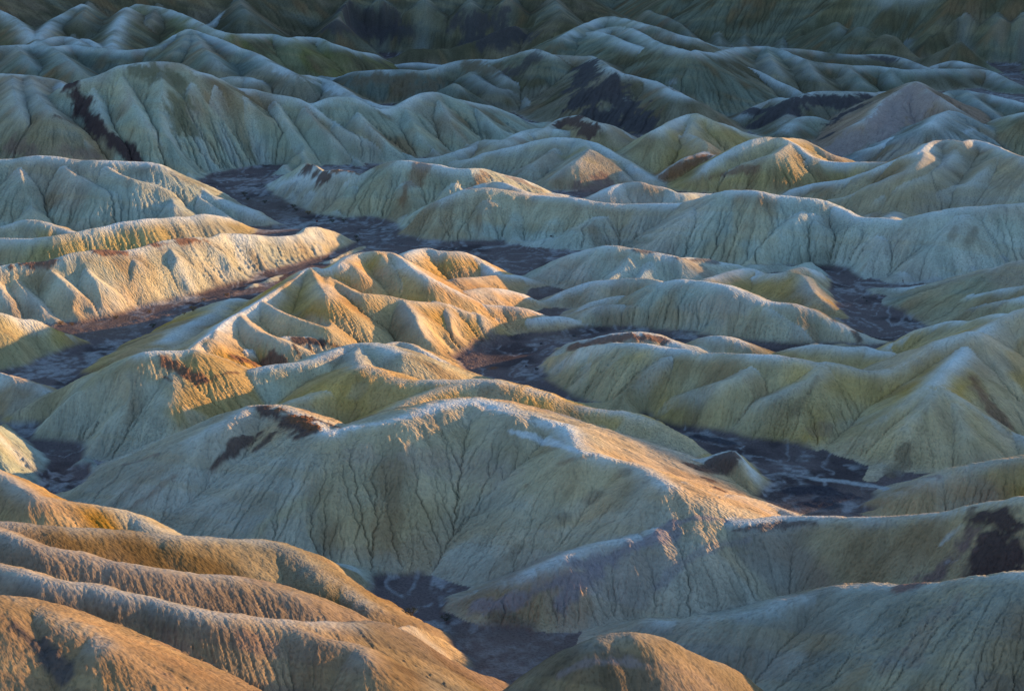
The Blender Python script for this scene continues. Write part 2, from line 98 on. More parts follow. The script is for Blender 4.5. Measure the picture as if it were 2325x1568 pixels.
('h44',0.55,6,0,'104 7123 8 5 3 20 6 -5 21 12 -28 23 17 -8 14 18 -16 11 20 -24 9 20 -24 6 20 -18 7 19 -18 7 20 -11 5 19 -10 6 20 -10 5 19 -11 5 20 -9 5 19 -11 5 19 -11 4 19 -13 4 20 -13 3 19 -15 2 19 -13 2 18 -12 0 19 -12 0 19 -13 0 18 -13 0 20 -13 0 26 -15 1 25 -15 1 19 -12 0 7 -7 -2 -11 0 -3 -25 6 -6 -20 4 -4 2 -2 -1 16 -7 2 25 -9 4 25 -8 3 20 -7 2 18 -6 2 19 -7 1 19 -10 3 18 -9 2 18 -11 1 18 -10 2 18 -11 2 18 -8 2 19 -4 1 19 -4 1 19 -5 2 18 -6 0 18 -8 -1 18 -6 -2 18 -5 -1 18 -6 -2 19 -6 -2 18 -6 -3 18 -6 -2 18 -2 0 19 1 2 18 -5 -2 18 -7 -3 17 -8 -3 17 -9 -4 17 -7 -4 18 -6 -2 18 -5 -2 18 -2 0 19 1 1 20 2 2 19 2 2 19 3 2 19 5 4 19 6 4 19 8 5 19 10 6 19 10 7 18 12 7 18 13 8 18 14 8 18 13 8 19 11 7 19 10 6 19 8 5 20 7 5 19 6 4 20 6 4'),
('h44',0.5,3,1,'573 6805 169 -19 -42 -3 -18 -30 -5 -18 -23 -8 -16 -20 -8 -16 -18 -9 -16 -17 -9 -16 -15 -10 -15 -13 -11 -15 -12 -10 -15 -12 -11 -15 -11 -10 -16 -9 -11 -16 -7 -10 -16 -7 -11 -16 -11 -9 -17 -25 -5'),
('h44',0.5,3,1,'813 6605 165 -20 -33 -3 -18 -26 -5 -19 -22 -6 -18 -16 -6 -18 -11 -6 -19 -6 -5 -19 -4 -5 -18 -1 -5 -19 -2 -6 -18 1 -5 -19 2 -6 -18 4 -6 -18 3 -7 -18 1 -7 -18 -1 -7 -18 -1 -8 -17 -2 -8 -17 -2 -10 -16 -5 -10 -15 -13 -9 -16 -25 -6'),
('h44',0.5,3,1,'1042 6605 172 -19 -52 -3 -17 -43 -5 -17 -33 -6 -18 -21 -6 -18 -13 -5 -19 -12 -5 -18 -14 -4 -19 -13 -5 -18 -11 -5 -18 -9 -6 -17 -8 -6 -18 -6 -6 -17 -6 -7 -17 -5 -6 -17 -5 -7 -17 -5 -7 -17 -4 -7 -17 -3 -8 -16 -2 -8 -16 -1 -9 -16 -2 -9 -16 -2 -9 -16 -6 -8 -18 -16 -5'),
('h44',0.5,3,1,'1055 6598 167 -16 -57 -5 -13 -43 -9 -13 -33 -10 -13 -28 -11 -12 -24 -11 -13 -23 -11 -11 -23 -12 -11 -22 -13 -9 -21 -13 -8 -21 -13 -5 -26 -14 -7 -23 -12 -13 -16 -11 -17 -14 -8 -19 -27 -5'),
('h44',0.5,3,1,'298 6961 139 -18 -44 -4 -17 -31 -7 -16 -23 -9 -17 -16 -10 -16 -14 -10 -17 -10 -11 -16 -8 -11 -17 -7 -11 -18 -10 -9 -17 -25 -6'),
('h44b',0.45,4,0,'161 7279 40 18 24 6 19 17 6 20 10 7 21 4 6 20 -2 6 21 0 4 22 -2 4 21 1 4 21 3 5 21 7 3 21 8 2 22 3 2 21 -1 2 21 -6 2 22 5 -1 22 11 -5 22 4 -4 20 -6 -4 19 -14 -4 19 -17 -4 19 -18 -5 18 -18 -4 20 -8 -4 21 -2 -4'),
('h44c',0.5,4,0,'672 7446 30 18 -14 14 18 -20 15 18 -24 12 22 2 3 21 -11 4 21 -8 1 22 0 -4 19 -15 -4 18 -12 -7 20 2 -11 20 3 -11 21 2 -9 21 3 -9 21 3 -9'),
('h36b',0.5,2,0,'994 7365 10 19 0 11 18 -4 10 18 -17 11 17 -26 10 18 -20 9 22 4 2 21 -2 2 20 -11 2 18 -17 2 19 -13 1 21 -5 0 20 -5 0 21 -3 0 21 1 0 22 5 -2 17 -18 -2 15 -29 -2 19 -8 -2 21 -1 -2'),
('h36',0.55,3,0,'1372 7349 20 20 31 9 20 27 8 20 12 9 20 3 8 20 1 9 20 6 8 20 8 9 19 4 9 20 -3 8 19 -2 7 20 -4 7 20 -4 6 19 -8 7 18 -14 6 12 -38 9 13 -40 8 15 -19 9 18 -9 8 16 -18 10 14 -28 10 12 -32 11 12 -37 11 11 -39 10 14 -26 8 16 -17 7 15 -17 6 16 -17 7 16 -17 6'),
('h44',0.55,3,0,'1800 6876 300 -20 -3 -5 -19 -1 -6 -20 -3 -5 -21 -7 -6 -21 -14 -5 -22 -19 -6 -22 -20 -5 -22 -20 -6 -22 -21 -5 -22 -24 -6 -22 -29 -5 -22 -32 -5 -22 -39 -6 -21 -46 -5 -21 -46 -6 -21 -41 -5 -21 -40 -6 -20 -36 -5 -20 -33 -6 -20 -33 -5 -20 -37 -6 -19 -39 -5'),
('h44',0.6,2,1,'1344 6312 175 7 -38 -3 8 -27 -6 13 -15 -6 14 -9 -7 15 -9 -7 14 -10 -7 14 -9 -8 14 -7 -8 15 -7 -8 15 -6 -8 13 -9 -8 13 -10 -9 14 -6 -9 16 -4 -8 16 -5 -7 15 -8 -5 14 -13 -3 13 -18 -1 12 -21 1 12 -21 1'),
('h44',0.55,3,1,'1344 6314 175 -21 -33 -3 -19 -23 -6 -18 -18 -7 -18 -15 -8 -17 -13 -8 -17 -11 -8 -16 -10 -9 -17 -8 -9 -16 -7 -8 -16 -7 -9 -17 -5 -9 -16 -4 -10 -16 -2 -9 -16 -1 -9 -16 1 -8 -16 6 -9 -16 8 -8 -16 9 -8 -17 6 -8 -17 -2 -7 -18 -11 -6 -19 -19 -3 -21 -25 -1'),
('h44',0.55,3,1,'1351 6297 169 -18 -50 -4 -16 -38 -7 -14 -29 -9 -14 -23 -9 -15 -18 -10 -15 -17 -9 -14 -17 -10 -15 -18 -9 -13 -17 -10 -13 -16 -11 -13 -14 -11 -12 -14 -12 -11 -15 -11 -11 -16 -12 -13 -18 -10 -14 -23 -7 -16 -30 -6 -18 -34 -3 -18 -37 -3 -18 -40 -1'),
('h44',0.55,3,1,'1382 6270 150 -4 -53 -5 -1 -40 -7 1 -31 -10 2 -28 -11 4 -29 -11 4 -29 -11 -1 -23 -10 -12 -13 -10 -17 -6 -10 -14 -12 -11 -9 -19 -12 -7 -22 -13 -8 -30 -11 -12 -42 -6'),
('h46',0.55,4,0,'1001 5490 5 14 5 7 15 4 7 15 7 7 15 10 7 14 13 7 15 9 7 15 1 7 15 -1 6 16 0 6 15 4 6 15 5 7 16 5 6 16 7 6 16 11 5 17 9 4 16 5 5 16 1 5 16 -1 4 15 -2 5 17 1 3 16 1 4 16 -1 3 16 -1 3 16 -3 3 15 -4 3 16 -2 3 17 2 1 17 2 2 16 1 1 17 2 2 17 1 1 17 2 2'),
('h35',0.4,4,0,'1487 8447 5 28 40 3 29 36 4 25 8 3 22 -16 3 22 -17 4 24 -7 3 23 -7 4 24 -6 4 23 -5 5 24 -4 4 24 -2 4 24 -1 4 18 -26 10 19 -24 10 19 -21 10 19 -19 10 20 -18 10 19 -18 10 18 -25 12 17 -26 11 17 -24 12 17 -24 12 17 -23 11 17 -25 12 23 0 7 22 -1 6 22 -3 7 22 -3 7 22 -3 6 22 -4 7'),
('h35',0.45,3,0,'1525 8213 5 24 -2 5 23 -2 5 23 -5 4 22 -14 5 20 -22 5 19 -26 6 20 -15 5 24 1 6 24 8 6 24 1 6 20 -14 7 18 -25 7 18 -28 8 18 -27 8 18 -23 7 19 -18 8 20 -15 8 20 -13 7 20 -12 8 19 -12 8 21 -10 7 21 -5 6 22 -6 6 21 -6 5 21 -6 6 21 -6 6'),
('h35',0.45,3,0,'1589 8034 5 22 -12 6 21 -11 5 21 -10 6 22 -5 6 22 -6 6 21 -8 7 20 -10 7 20 -15 7 20 -17 6 19 -18 7 19 -17 7 19 -15 7 20 -15 7 19 -14 6 20 -14 7 19 -13 7 19 -13 7 21 -8 6 22 -1 4 23 0 5 22 0 4 22 0 5'),
('h47',0.6,1.5,0,'-1963 7354 190 18 10 -7 18 12 -6 18 12 -6 19 10 -6 18 10 -7 18 6 -9 18 5 -11 17 12 -8 17 25 -2 16 18 -7 17 9 -14 16 5 -14 17 -3 -14 17 10 -8 19 19 -6 17 10 -9 18 0 -14 17 3 -12 19 4 -11 19 6 -9 20 2 -7'),
('h48',0.5,4,0,'-1793 6668 127 20 -4 -3 20 -3 -2 21 -4 -3 20 -4 -3 20 -5 -3 20 -7 -4 21 -8 -4 20 -9 -4 20 -8 -4 21 -8 -5 20 -10 -5 19 -12 -6 17 -1 -10 14 7 -13 14 6 -13 14 5 -14 13 4 -14 14 2 -14'),
('h49',0.55,3,0,'-1591 5872 173 15 0 -7 16 0 -6 16 1 -6 15 0 -6 16 0 -7 15 -1 -7 16 -2 -7 15 -2 -8 15 -3 -8 15 -3 -8 13 4 -11 5 37 -21 4 36 -22 5 29 -21 3 25 -23'),
('h13',0.62,2,0,'-2162 8136 183 20 13 0 19 14 1 20 13 1 20 13 1 21 13 1 20 12 0 21 9 0 22 8 1 21 9 0 22 7 0 23 6 1 21 7 1 21 11 4 20 14 5 20 13 5 18 20 4 19 19 3 20 18 1 20 19 -1 20 20 -1 20 19 -2 20 16 -3 22 13 -5 21 12 -6 21 15 -4 21 18 -2 18 30 0 18 32 0 18 33 0 18 29 3 18 29 3 20 27 1 20 25 1 20 25 -1 21 23 -2 21 27 -3 20 27 -2 21 29 -2 21 26 -3 21 24 -8 21 27 -5 18 39 3 18 40 4 22 25 -1 23 18 -4 23 18 -5 24 15 -6 22 30 -8 20 41 -10 21 41 -11 23 22 -6 24 18 -5 24 20 -4 24 23 -2 23 27 -2 23 31 -2 24 31 -2 20 37 4 14 44 13 22 35 2 24 32 -5 24 27 -9 23 17 -14 22 11 -16 22 13 -17 19 34 -22 20 35 -22 20 23 -20'),
('h13',0.72,1.5,1,'-2039 8191 145 31 -66 -6 25 -43 -11 22 -30 -13 22 -21 -14 21 -17 -14 20 -17 -14 20 -16 -14 20 -15 -15 21 -14 -14 23 -22 -11 27 -43 -7'),
('h13',0.72,1.5,1,'-1916 8265 167 30 -57 -5 26 -37 -8 23 -27 -11 21 -21 -11 21 -20 -12 20 -21 -13 20 -20 -13 19 -14 -13 20 -8 -13 19 -4 -13 19 -1 -12 20 1 -12 21 -5 -11 24 -24 -6'),
('h13',0.72,1.5,1,'-1785 8327 165 28 -64 -6 24 -42 -11 21 -27 -11 21 -17 -13 20 -12 -12 21 -12 -12 20 -13 -13 19 -15 -14 19 -9 -13 20 -4 -13 20 -5 -12 21 5 -11 19 21 -8 21 16 -4'),
('h13',0.72,1.5,1,'-1619 8534 172 26 -79 -7 20 -51 -12 16 -39 -14 13 -36 -16 10 -33 -18 9 -28 -18 8 -28 -18 10 -37 -16 14 -66 -10'),
('h13',0.72,1.5,1,'-1490 8734 176 26 -86 -8 21 -55 -12 19 -37 -15 19 -31 -16 19 -26 -16 20 -16 -15 21 -10 -15 21 -4 -14 22 3 -13 22 12 -11 22 18 -9 25 1 -6'),
('h13',0.72,1.5,1,'-1351 8907 161 26 -82 -6 22 -55 -11 21 -36 -14 20 -20 -14 20 -12 -15 21 -8 -15 19 -6 -15 19 -5 -16 21 -13 -14 24 -40 -9'),
('h13',0.72,1.5,1,'-1246 9069 157 25 -87 -7 21 -57 -13 19 -34 -15 20 -20 -16 18 -13 -17 18 -17 -18 19 -28 -16 22 -58 -9'),
('h13',0.72,1.5,1,'-938 9486 108 25 -102 -10 19 -62 -16 16 -55 -20 18 -49 -17 27 -56 -11'),
('h13',0.72,1.5,1,'-2123 8178 161 30 -71 -7 23 -46 -11 20 -33 -14 18 -27 -16 16 -21 -16 16 -19 -17 14 -16 -18 13 -18 -18 15 -29 -16 22 -54 -9'),
('h14',0.55,2,0,'-2455 9270 98 26 1 1 27 1 0 27 1 1 26 1 0 27 1 1 26 0 0 27 0 0 27 0 0 27 0 0 26 2 1 27 2 1 26 3 2 25 6 2 23 16 1 23 17 1 23 18 2 23 18 2 22 20 3 23 19 3 23 18 2 23 18 2 23 19 3 23 20 3 22 22 4 23 19 3 25 14 0 25 14 -1 24 17 1 24 21 1 23 26 -1 23 24 -2 24 23 -3 24 21 -3 24 23 -4 24 23 -3 25 23 -3 24 26 -1 23 31 1 23 31 -3 23 29 -8 24 28 -9 24 28 -10 25 24 -10 24 21 -13 24 17 -14 23 10 -16 23 9 -17 24 12 -15'),
('h15',0.5,3,0,'-2572 9721 62 26 8 3 27 6 2 26 7 2 26 8 3 26 10 3 24 12 6 23 18 7 24 12 5 27 4 1 29 -1 -2 29 -5 -4 29 -9 -5 29 -12 -7 28 -14 -9 29 -12 -7 29 -12 -7 28 -11 -7'),
('h16',0.54,5,0,'-2760 10517 287 29 1 0 30 1 0 29 0 1 30 1 0 29 1 1 29 2 1 29 3 1 29 3 2 29 5 3 28 5 2 30 2 2 29 0 -1 31 -3 -1 30 -5 -3 31 -7 -3 30 -7 -4 30 -5 -3 31 -3 -2 30 -3 -1 30 -2 -1 29 0 -2 29 1 -1 30 2 -1 29 2 -1 29 2 -1 29 1 -2 30 1 -1 29 1 -2 30 2 -1 29 0 -2 30 -7 -6 29 -11 -10 27 -13 -13 25 -20 -17 23 -27 -19 19 -31 -20 20 -29 -20 27 -10 -12 29 -3 -9 28 -1 -7 30 -6 -5 30 -7 -4 29 -10 -5 30 -13 -7 29 -15 -8 29 -15 -8 29 -15 -8 29 -15 -8 28 -16 -9 28 -18 -9 28 -19 -11 28 -19 -10 28 -18 -10 28 -15 -8 29 -13 -7 28 -12 -7 29 -13 -6'),
('h16',0.6,1.5,1,'-1785 10548 216 40 -84 -6 34 -43 -10 29 0 -12 28 15 -13 27 15 -13 30 -27 -14 32 -46 -13 34 -42 -8'),
('h16',0.55,2,1,'-2371 10572 279 43 -92 -6 36 -62 -11 32 -45 -12 31 -33 -12 31 -28 -11 31 -26 -11 30 -25 -11 31 -27 -10 31 -26 -9 31 -17 -8 29 -3 -7 28 1 -6 29 -1 -6 30 -7 -6 29 -7 -6 30 -6 -6 29 -5 -7 28 0 -6 29 0 -8 28 0 -8 27 3 -9 27 -2 -10 28 -13 -12 29 -25 -11 33 -47 -7'),
('h16',0.55,2,1,'-2122 10514 262 40 -75 -5 36 -54 -8 32 -39 -9 32 -26 -8 31 -19 -8 30 -15 -6 30 -7 -6 28 7 -6 28 3 -7 29 -2 -9 26 5 -12 25 -8 -15 23 -31 -18 22 -53 -18 26 -101 -11'),
('h16',0.6,1,1,'-1632 10386 130 38 -77 -5 34 -51 -10 31 -37 -12 29 -30 -14 28 -24 -15 29 -30 -14 33 -59 -8'),
('h16',0.55,2,1,'-2303 10484 110 42 -103 -8 39 -81 -9 34 -34 -10 32 -31 -12 32 -42 -13 30 -39 -15 28 -34 -16 28 -33 -17'),
('h16',0.55,2,1,'-2224 10299 95 -38 19 -9 -38 17 -11 -30 -6 -13 -27 -15 -15 -26 -10 -18 -26 -10 -19'),
('h16',0.55,2,1,'-2569 10609 273 36 -150 -9 25 -97 -17 20 -66 -20 21 -45 -21 21 -35 -23 17 -31 -23 14 -37 -24 16 -56 -21 28 -102 -12'),
('h16',0.55,2,1,'-2684 10425 70 33 -4 -6 34 -11 -8 39 -38 -9 37 -42 -11 35 -31 -12 33 -28 -14'),
('h17',0.62,3,0,'-2659 12343 484 32 13 8 32 12 8 31 13 8 32 12 7 32 13 8 31 16 10 29 18 12 29 22 13 28 22 14 31 14 8 34 7 4 35 5 4 35 4 2 32 16 1 33 16 0 33 16 0 34 14 -1 33 10 -4 35 5 -7 33 -3 -11 31 -19 -20 32 -9 -14 32 20 -10 25 63 -14 26 58 -16 28 24 -17 30 12 -19 30 17 -17 31 16 -17 31 15 -14 32 23 -9 33 31 -6 33 29 -6 36 -10 -7 37 -13 -8 36 -12 -8 37 -8 -4 37 -7 -5 37 -10 -6 37 -10 -7 35 -16 -9 35 -22 -14 33 -26 -16 31 -29 -18 30 -30 -20 29 -22 -21 31 -16 -18 32 -13 -16 33 -12 -16 33 -11 -14 33 -10 -15 32 -12 -15 32 -12 -16 32 -13 -17 32 -13 -16'),
('h17',0.75,1.5,1,'-2587 12558 486 52 -196 -12 36 -112 -20 26 -70 -23 22 -57 -26 20 -59 -26 18 -65 -26 19 -58 -26 23 -42 -24 26 -36 -22 28 -34 -22 28 -34 -20 28 -28 -21 27 -21 -20 27 -20 -20 27 -21 -21 27 -22 -20 27 -20 -20 26 -16 -20 28 -18 -19 31 -37 -16 39 -81 -9'),
('h17',0.75,1.5,1,'-1986 12750 510 35 -217 -15 19 -120 -23 13 -82 -27 9 -77 -27 10 -74 -27 16 -57 -26 22 -44 -26 23 -37 -26 22 -35 -26 22 -32 -26 22 -30 -25 24 -26 -24 25 -19 -24 24 -12 -24 25 -8 -23 24 -10 -25 25 -14 -23 28 -37 -19 35 -91 -12'),
('h17',0.75,1.5,1,'-1884 12789 481 45 -211 -11 32 -129 -20 25 -85 -23 23 -66 -25 23 -55 -25 23 -46 -26 22 -37 -25 23 -31 -26 22 -29 -26 22 -28 -26 22 -23 -26 22 -22 -26 20 -21 -26 19 -24 -28 18 -29 -27 21 -53 -24 28 -114 -15'),
('h17',0.75,1.5,1,'-1721 12881 392 46 -205 -9 37 -135 -16 31 -92 -20 28 -70 -22 27 -59 -24 25 -50 -23 25 -46 -25 24 -43 -25 22 -37 -26 21 -30 -27 20 -26 -28 18 -24 -28 18 -30 -28 21 -56 -24 28 -119 -15'),
('h17',0.75,1.5,1,'-1534 12976 347 41 -185 -12 31 -108 -19 27 -72 -24 26 -61 -24 25 -59 -25 24 -58 -25 24 -55 -25 22 -53 -25 20 -50 -27 18 -46 -27 18 -47 -28 19 -67 -24 25 -129 -15'),
('h17',0.75,1.5,1,'-1349 12927 317 38 -170 -10 32 -102 -18 28 -69 -21 28 -53 -22 28 -46 -21 29 -40 -22 27 -35 -22 27 -29 -22 27 -25 -23 27 -20 -23 28 -17 -22 27 -12 -22 29 -14 -21 30 -36 -18 34 -85 -10'),
('h17',0.75,1.5,1,'-2193 12767 562 44 -232 -14 27 -132 -22 19 -87 -27 17 -70 -27 15 -63 -28 14 -57 -29 13 -54 -29 12 -56 -29 13 -51 -28 15 -42 -28 20 -34 -27 22 -29 -26 24 -22 -25 23 -19 -26 24 -17 -25 24 -12 -24 24 -9 -24 26 -12 -23 28 -33 -20 37 -88 -12'),
('h17',0.75,1.5,1,'-2422 12672 547 50 -209 -14 32 -116 -22 25 -77 -25 24 -64 -26 24 -58 -25 26 -58 -25 25 -54 -24 26 -50 -24 25 -43 -25 24 -36 -24 24 -28 -25 24 -25 -24 25 -23 -24 25 -24 -23 25 -24 -24 24 -21 -23 25 -18 -24 24 -14 -24 24 -13 -23 25 -17 -23 28 -39 -20 36 -89 -12'),
('h17b',0.55,2.5,0,'-1256 12786 299 30 24 13 32 23 13 32 19 11 34 21 6 35 15 1 43 5 -5 44 -3 -9 4 1 -1 -46 5 11 -5 3 3 42 -1 -8 41 -7 -12 32 -5 -16 33 3 -17 33 4 -16 34 12 -12 35 24 -7 35 34 -2 32 45 6 28 58 15 27 61 15 28 61 15 31 56 10 34 49 4 36 44 0 36 38 -1 37 24 -6 36 10 -13 35 9 -13 36 12 -14 36 26 -13 37 32 -12 37 38 -11 37 46 -12 37 46 -12 37 42 -14 37 37 -17 36 34 -18 35 32 -20 35 30 -21 35 30 -22 35 30 -23 37 36 -18 39 22 -10 40 30 -6 40 39 -1 40 40 0'),
('h17b',0.7,1.5,1,'-1146 12710 214 41 -100 -6 38 -65 -10 35 -43 -12 36 -30 -12 34 -24 -13 34 -21 -14 34 -14 -14 33 -11 -15 33 -14 -16 32 -16 -18 31 -8 -18 32 2 -17 33 -6 -15 36 -46 -9'),
('h17b',0.7,1.5,1,'-1170 14509 158 77 -695 44 72 -669 45 49 -375 14 33 -139 -13 28 -54 -20 28 -38 -22 28 -33 -22 27 -28 -22 28 -31 -22 28 -30 -21 29 -19 -20 31 1 -19 32 16 -16 34 8 -14 36 -35 -8'),
('h17b',0.7,1.5,1,'-700 13257 264 25 -212 -12 21 -134 -20 19 -87 -25 21 -63 -26 21 -53 -27 23 -43 -26 24 -29 -26 27 -17 -25 29 -30 -23 30 -92 -13'),
('h17b',0.7,1.5,1,'-505 13526 296 25 -206 -12 21 -127 -20 20 -87 -24 19 -68 -25 20 -62 -26 19 -55 -27 20 -43 -27 22 -28 -27 25 -16 -26 27 -33 -22 28 -96 -14'),
('h17b',0.7,1.5,1,'-276 13598 224 30 -161 -9 28 -105 -15 28 -68 -19 28 -42 -20 30 -30 -20 31 -20 -19 33 0 -20 34 24 -18 36 27 -15 36 -19 -9'),
('h18',0.6,2,0,'-3338 12844 500 36 0 -2 36 0 -2 36 0 -2 36 0 -2 36 -3 -1 34 8 -3 32 14 -4 33 12 -4 36 1 -4 37 -7 -4 35 1 -5 29 30 -9 26 53 -10 35 -3 -9 54 -143 -10 60 -205 -9 30 -105 -22 29 -111 -23 27 -96 -23 28 -64 -22 29 -45 -22 32 -52 -21 32 -47 -18 32 -40 -19 31 -44 -19 31 -37 -19 28 -16 -18 28 -5 -19 29 -18 -19 30 -40 -19 30 -51 -18 30 -49 -19'),
('h18',0.6,2,1,'-3031 12883 476 60 -202 -13 58 -193 -14 54 -174 -13 49 -143 -15 47 -117 -14 44 -93 -16 39 -69 -16 35 -39 -17 29 -2 -18 27 9 -19 28 -3 -20 30 -30 -20 29 -39 -22 28 -47 -22 27 -50 -23 23 -11 -24 21 26 -25 19 47 -25 20 54 -25 20 44 -25'),
('h18',0.6,2,1,'-3109 12774 488 48 -184 -19 44 -173 -19 42 -155 -19 39 -130 -20 37 -106 -21 35 -86 -22 32 -60 -23 28 -33 -24 22 4 -26 18 35 -27 18 39 -28 17 19 -29 19 1 -30 18 -7 -30 17 -3 -31'),
('h18b',0.55,3,0,'-3111 11884 220 27 27 -2 28 23 -2 28 22 -2 28 28 -3 21 53 -4 9 99 -8 6 117 -9 30 17 -9 42 -48 -8 36 -39 -16 33 -39 -19 31 -31 -19 31 -31 -20 31 -30 -19'),
('h18c',0.6,2,0,'-2366 12185 180 43 -69 -12 34 -86 -20 13 15 -36 19 14 -32 21 4 -30'),
('h19',0.55,3,0,'-3903 15064 460 36 22 0 37 22 0 37 22 0 37 22 0 37 22 0 37 22 0 36 30 0 35 33 -1 37 22 -1 42 6 -1 47 -23 -1 63 -94 -2 61 -92 -1 27 66 -1 15 130 -2 31 53 -1 45 -13 -1 51 -40 -2 51 -39 -1 48 -32 -1 50 -39 -2 49 -36 -1 48 -28 -1 47 -27 0 46 -21 0 44 -9 0 41 6 0 38 27 0 34 43 0 32 60 0 49 -38 9 51 -53 14 21 88 15 8 158 14 4 176 15 18 117 14 40 11 15 69 -167 14 50 -52 -7 54 -95 -6 59 -137 -7 54 -102 -6 50 -74 -7 51 -84 -6 55 -127 -7 55 -142 -7 48 -84 -8 41 -8 -8 43 -27 -8 48 -98 -8 50 -126 -8 52 -157 -8 48 -133 -7 42 -53 -10 40 -26 -11 41 -47 -10 43 -84 -11 39 -45 -11 33 49 -10 31 81 -11 35 37 -10 39 -4 -7 40 -31 -8 42 -74 -8 42 -108 -8 42 -111 -8 42 -110 -8 40 -113 -8 41 -110 -6 40 -91 -5 40 -71 -6 39 -57 -5 38 -41 -5 36 -12 -5 36 19 -6 35 25 -5'),
('h19',0.6,2,1,'-3362 15079 453 89 -256 -6 84 -231 -6 75 -199 -10 68 -176 -12 59 -132 -16 44 -53 -19 32 24 -21 28 48 -23'),
('h19',0.6,2,1,'-2405 15442 550 29 -325 -12 21 -270 -15 2 -173 -19 -16 -81 -24 -29 -10 -30 -38 45 -34 -43 70 -36'),
('h19',0.6,2,1,'-2405 15442 550 68 -281 -11 64 -262 -12 60 -235 -13 55 -201 -14 51 -174 -15 45 -134 -17 40 -80 -20 35 -33 -21 32 2 -23 29 33 -24 27 60 -25 26 63 -25'),
('h19',0.6,2,1,'-3656 15194 460 90 -277 -13 80 -232 -15 65 -155 -18 49 -82 -23 36 -24 -27 27 22 -31 22 44 -33'),
('h20',0.5,3,0,'-1967 13707 360 31 51 7 38 12 6 44 -32 7 34 46 -3 39 5 -4 47 -65 -3 27 75 -23 31 19 -24 32 4 -23'),
('h20',0.5,3,0,'-1654 13822 300 31 58 6 33 46 5 40 -10 6 43 -26 3 40 -8 0 40 -6 0 43 -32 0 38 -6 -9 41 -39 -8 40 -44 -9 39 -27 -11 35 16 -14 34 42 -15 35 47 -14'),
('h19b',0.5,3,0,'-3621 15648 420 9 142 8 14 125 7 18 119 5 15 136 0 38 38 0 47 -6 -5 67 -119 -7 78 -187 -8'),
('h19b',0.5,3,0,'-3441 16226 400 29 116 10 91 -197 10 69 -121 -20 75 -197 -20'),
('h21',0.55,3,0,'-3313 18268 550 56 -27 -5 55 -21 -4 57 -37 -5 63 -76 -4 68 -114 -5 71 -140 -4 69 -134 -7 65 -118 -9 67 -138 -9 67 -152 -9 69 -170 -9 66 -155 -10 62 -133 -9 65 -145 -6 59 -103 -6 52 -49 -6 48 -13 -6 44 19 -7 40 55 -6 38 70 -6 40 62 -6 38 74 -6 39 81 -6 42 49 -6 49 -26 -6 62 -144 -6 50 -53 -6 25 206 -6 29 176 -7 46 27 -6 47 9 -6 47 23 -6 52 -63 -7 53 -133 -14 47 -26 -13 44 40 -14 45 20 -14 46 -4 -13 46 -3 -14 39 100 -22 34 195 -27 37 164 -27 39 70 -28 42 12 -27 41 10 -28 41 6 -27'),
('hT1',0.6,4,0,'-3636 15604 400 -29 240 15 -32 252 15 -36 274 15 -33 271 15 -24 250 15 -13 221 15 4 161 15 22 100 15 23 101 15 19 115 15 19 118 15 19 123 15'),
('hT1',0.6,3,0,'-4522 17537 600 59 -55 -12 54 -26 -11 53 -24 -12 57 -45 -11 56 -46 -15 62 -93 -16 77 -170 -16 84 -211 -16 80 -210 -17 76 -200 -19 74 -201 -18 72 -194 -19 69 -187 -18'),
('hT1',0.6,4,0,'-3079 15827 380 -40 258 26 -41 272 25 -32 262 26 -22 249 26 -24 264 26 -28 288 25 -32 310 26'),
('hT2',0.6,3,0,'-2751 18394 360 87 -212 12 44 5 16 -8 281 24 16 171 24 28 114 24'),
('hT2',0.55,3,0,'-2379 18673 260 19 189 15 20 191 15 30 142 15 40 77 15 46 42 15 48 34 15 52 0 15 52 0 15 37 121 10 29 199 10 23 246 10 24 254 10'),
('h24b',0.4,4,0,'-1028 17256 80 40 105 10 44 61 10 51 -28 10 49 27 0 50 3 0 52 -31 0 50 -11 -3 51 -27 -4 50 -33 -3'),
('h24b',0.4,4,0,'-1777 16842 160 42 71 4 42 64 4 48 20 3 52 -18 4 55 -53 4 62 -53 -1 64 -66 -4 7 -3 -4 -72 80 -4 -40 66 -4 41 51 -6 56 56 -11 51 -30 -11 51 -50 -11 48 -1 -12 48 14 -11'),
('h22',0.55,3,0,'-2133 19873 259 56 3 2 57 0 3 57 -1 3 57 -4 1 57 -8 -2 57 -11 -3 58 -17 -6 57 -20 -8 57 -24 -10 56 -26 -11 57 -19 -8 57 -15 -5 57 -12 -3 57 -6 -1 56 -1 3 55 5 7 56 5 9 56 -2 4 56 -11 0 57 -15 -3 57 -18 -4 56 -19 -5 57 -22 -7 55 -25 -8 56 -27 -9 55 -28 -10 55 -29 -11 55 -31 -11 54 -34 -13 53 -36 -15 53 -40 -17 50 -39 -19 50 -42 -22 49 -41 -21 51 -36 -19 51 -35 -18 51 -34 -17'),
('h23',0.55,3,0,'-700 19694 161 35 63 36 35 62 35 41 56 33 45 41 24 54 -5 0 58 -24 -11 56 -11 -4 55 0 2 55 2 4 56 0 2 56 -4 0 55 -5 -1 55 -15 -6 53 -27 -13 52 -34 -16 51 -35 -18 51 -38 -19 50 -37 -18 50 -39 -19 50 -34 -17 52 -29 -14 52 -27 -13'),
('h23',0.5,3,0,'-1255 20939 280 52 -77 -30 51 -74 -30 45 57 -40 44 55 -40'),
('h23b',0.5,3,0,'-1016 19988 220 25 451 8 33 382 7 54 165 7 63 39 8 61 105 -2 65 9 -3 68 -109 -3 68 -193 -2'),
('h23b',0.5,3,0,'-291 20788 220 53 22 32 57 -78 32 62 -63 18 62 8 4 64 -121 4 56 -105 -12 50 -313 -12 48 -126 -26 49 51 -40 49 44 -40'),
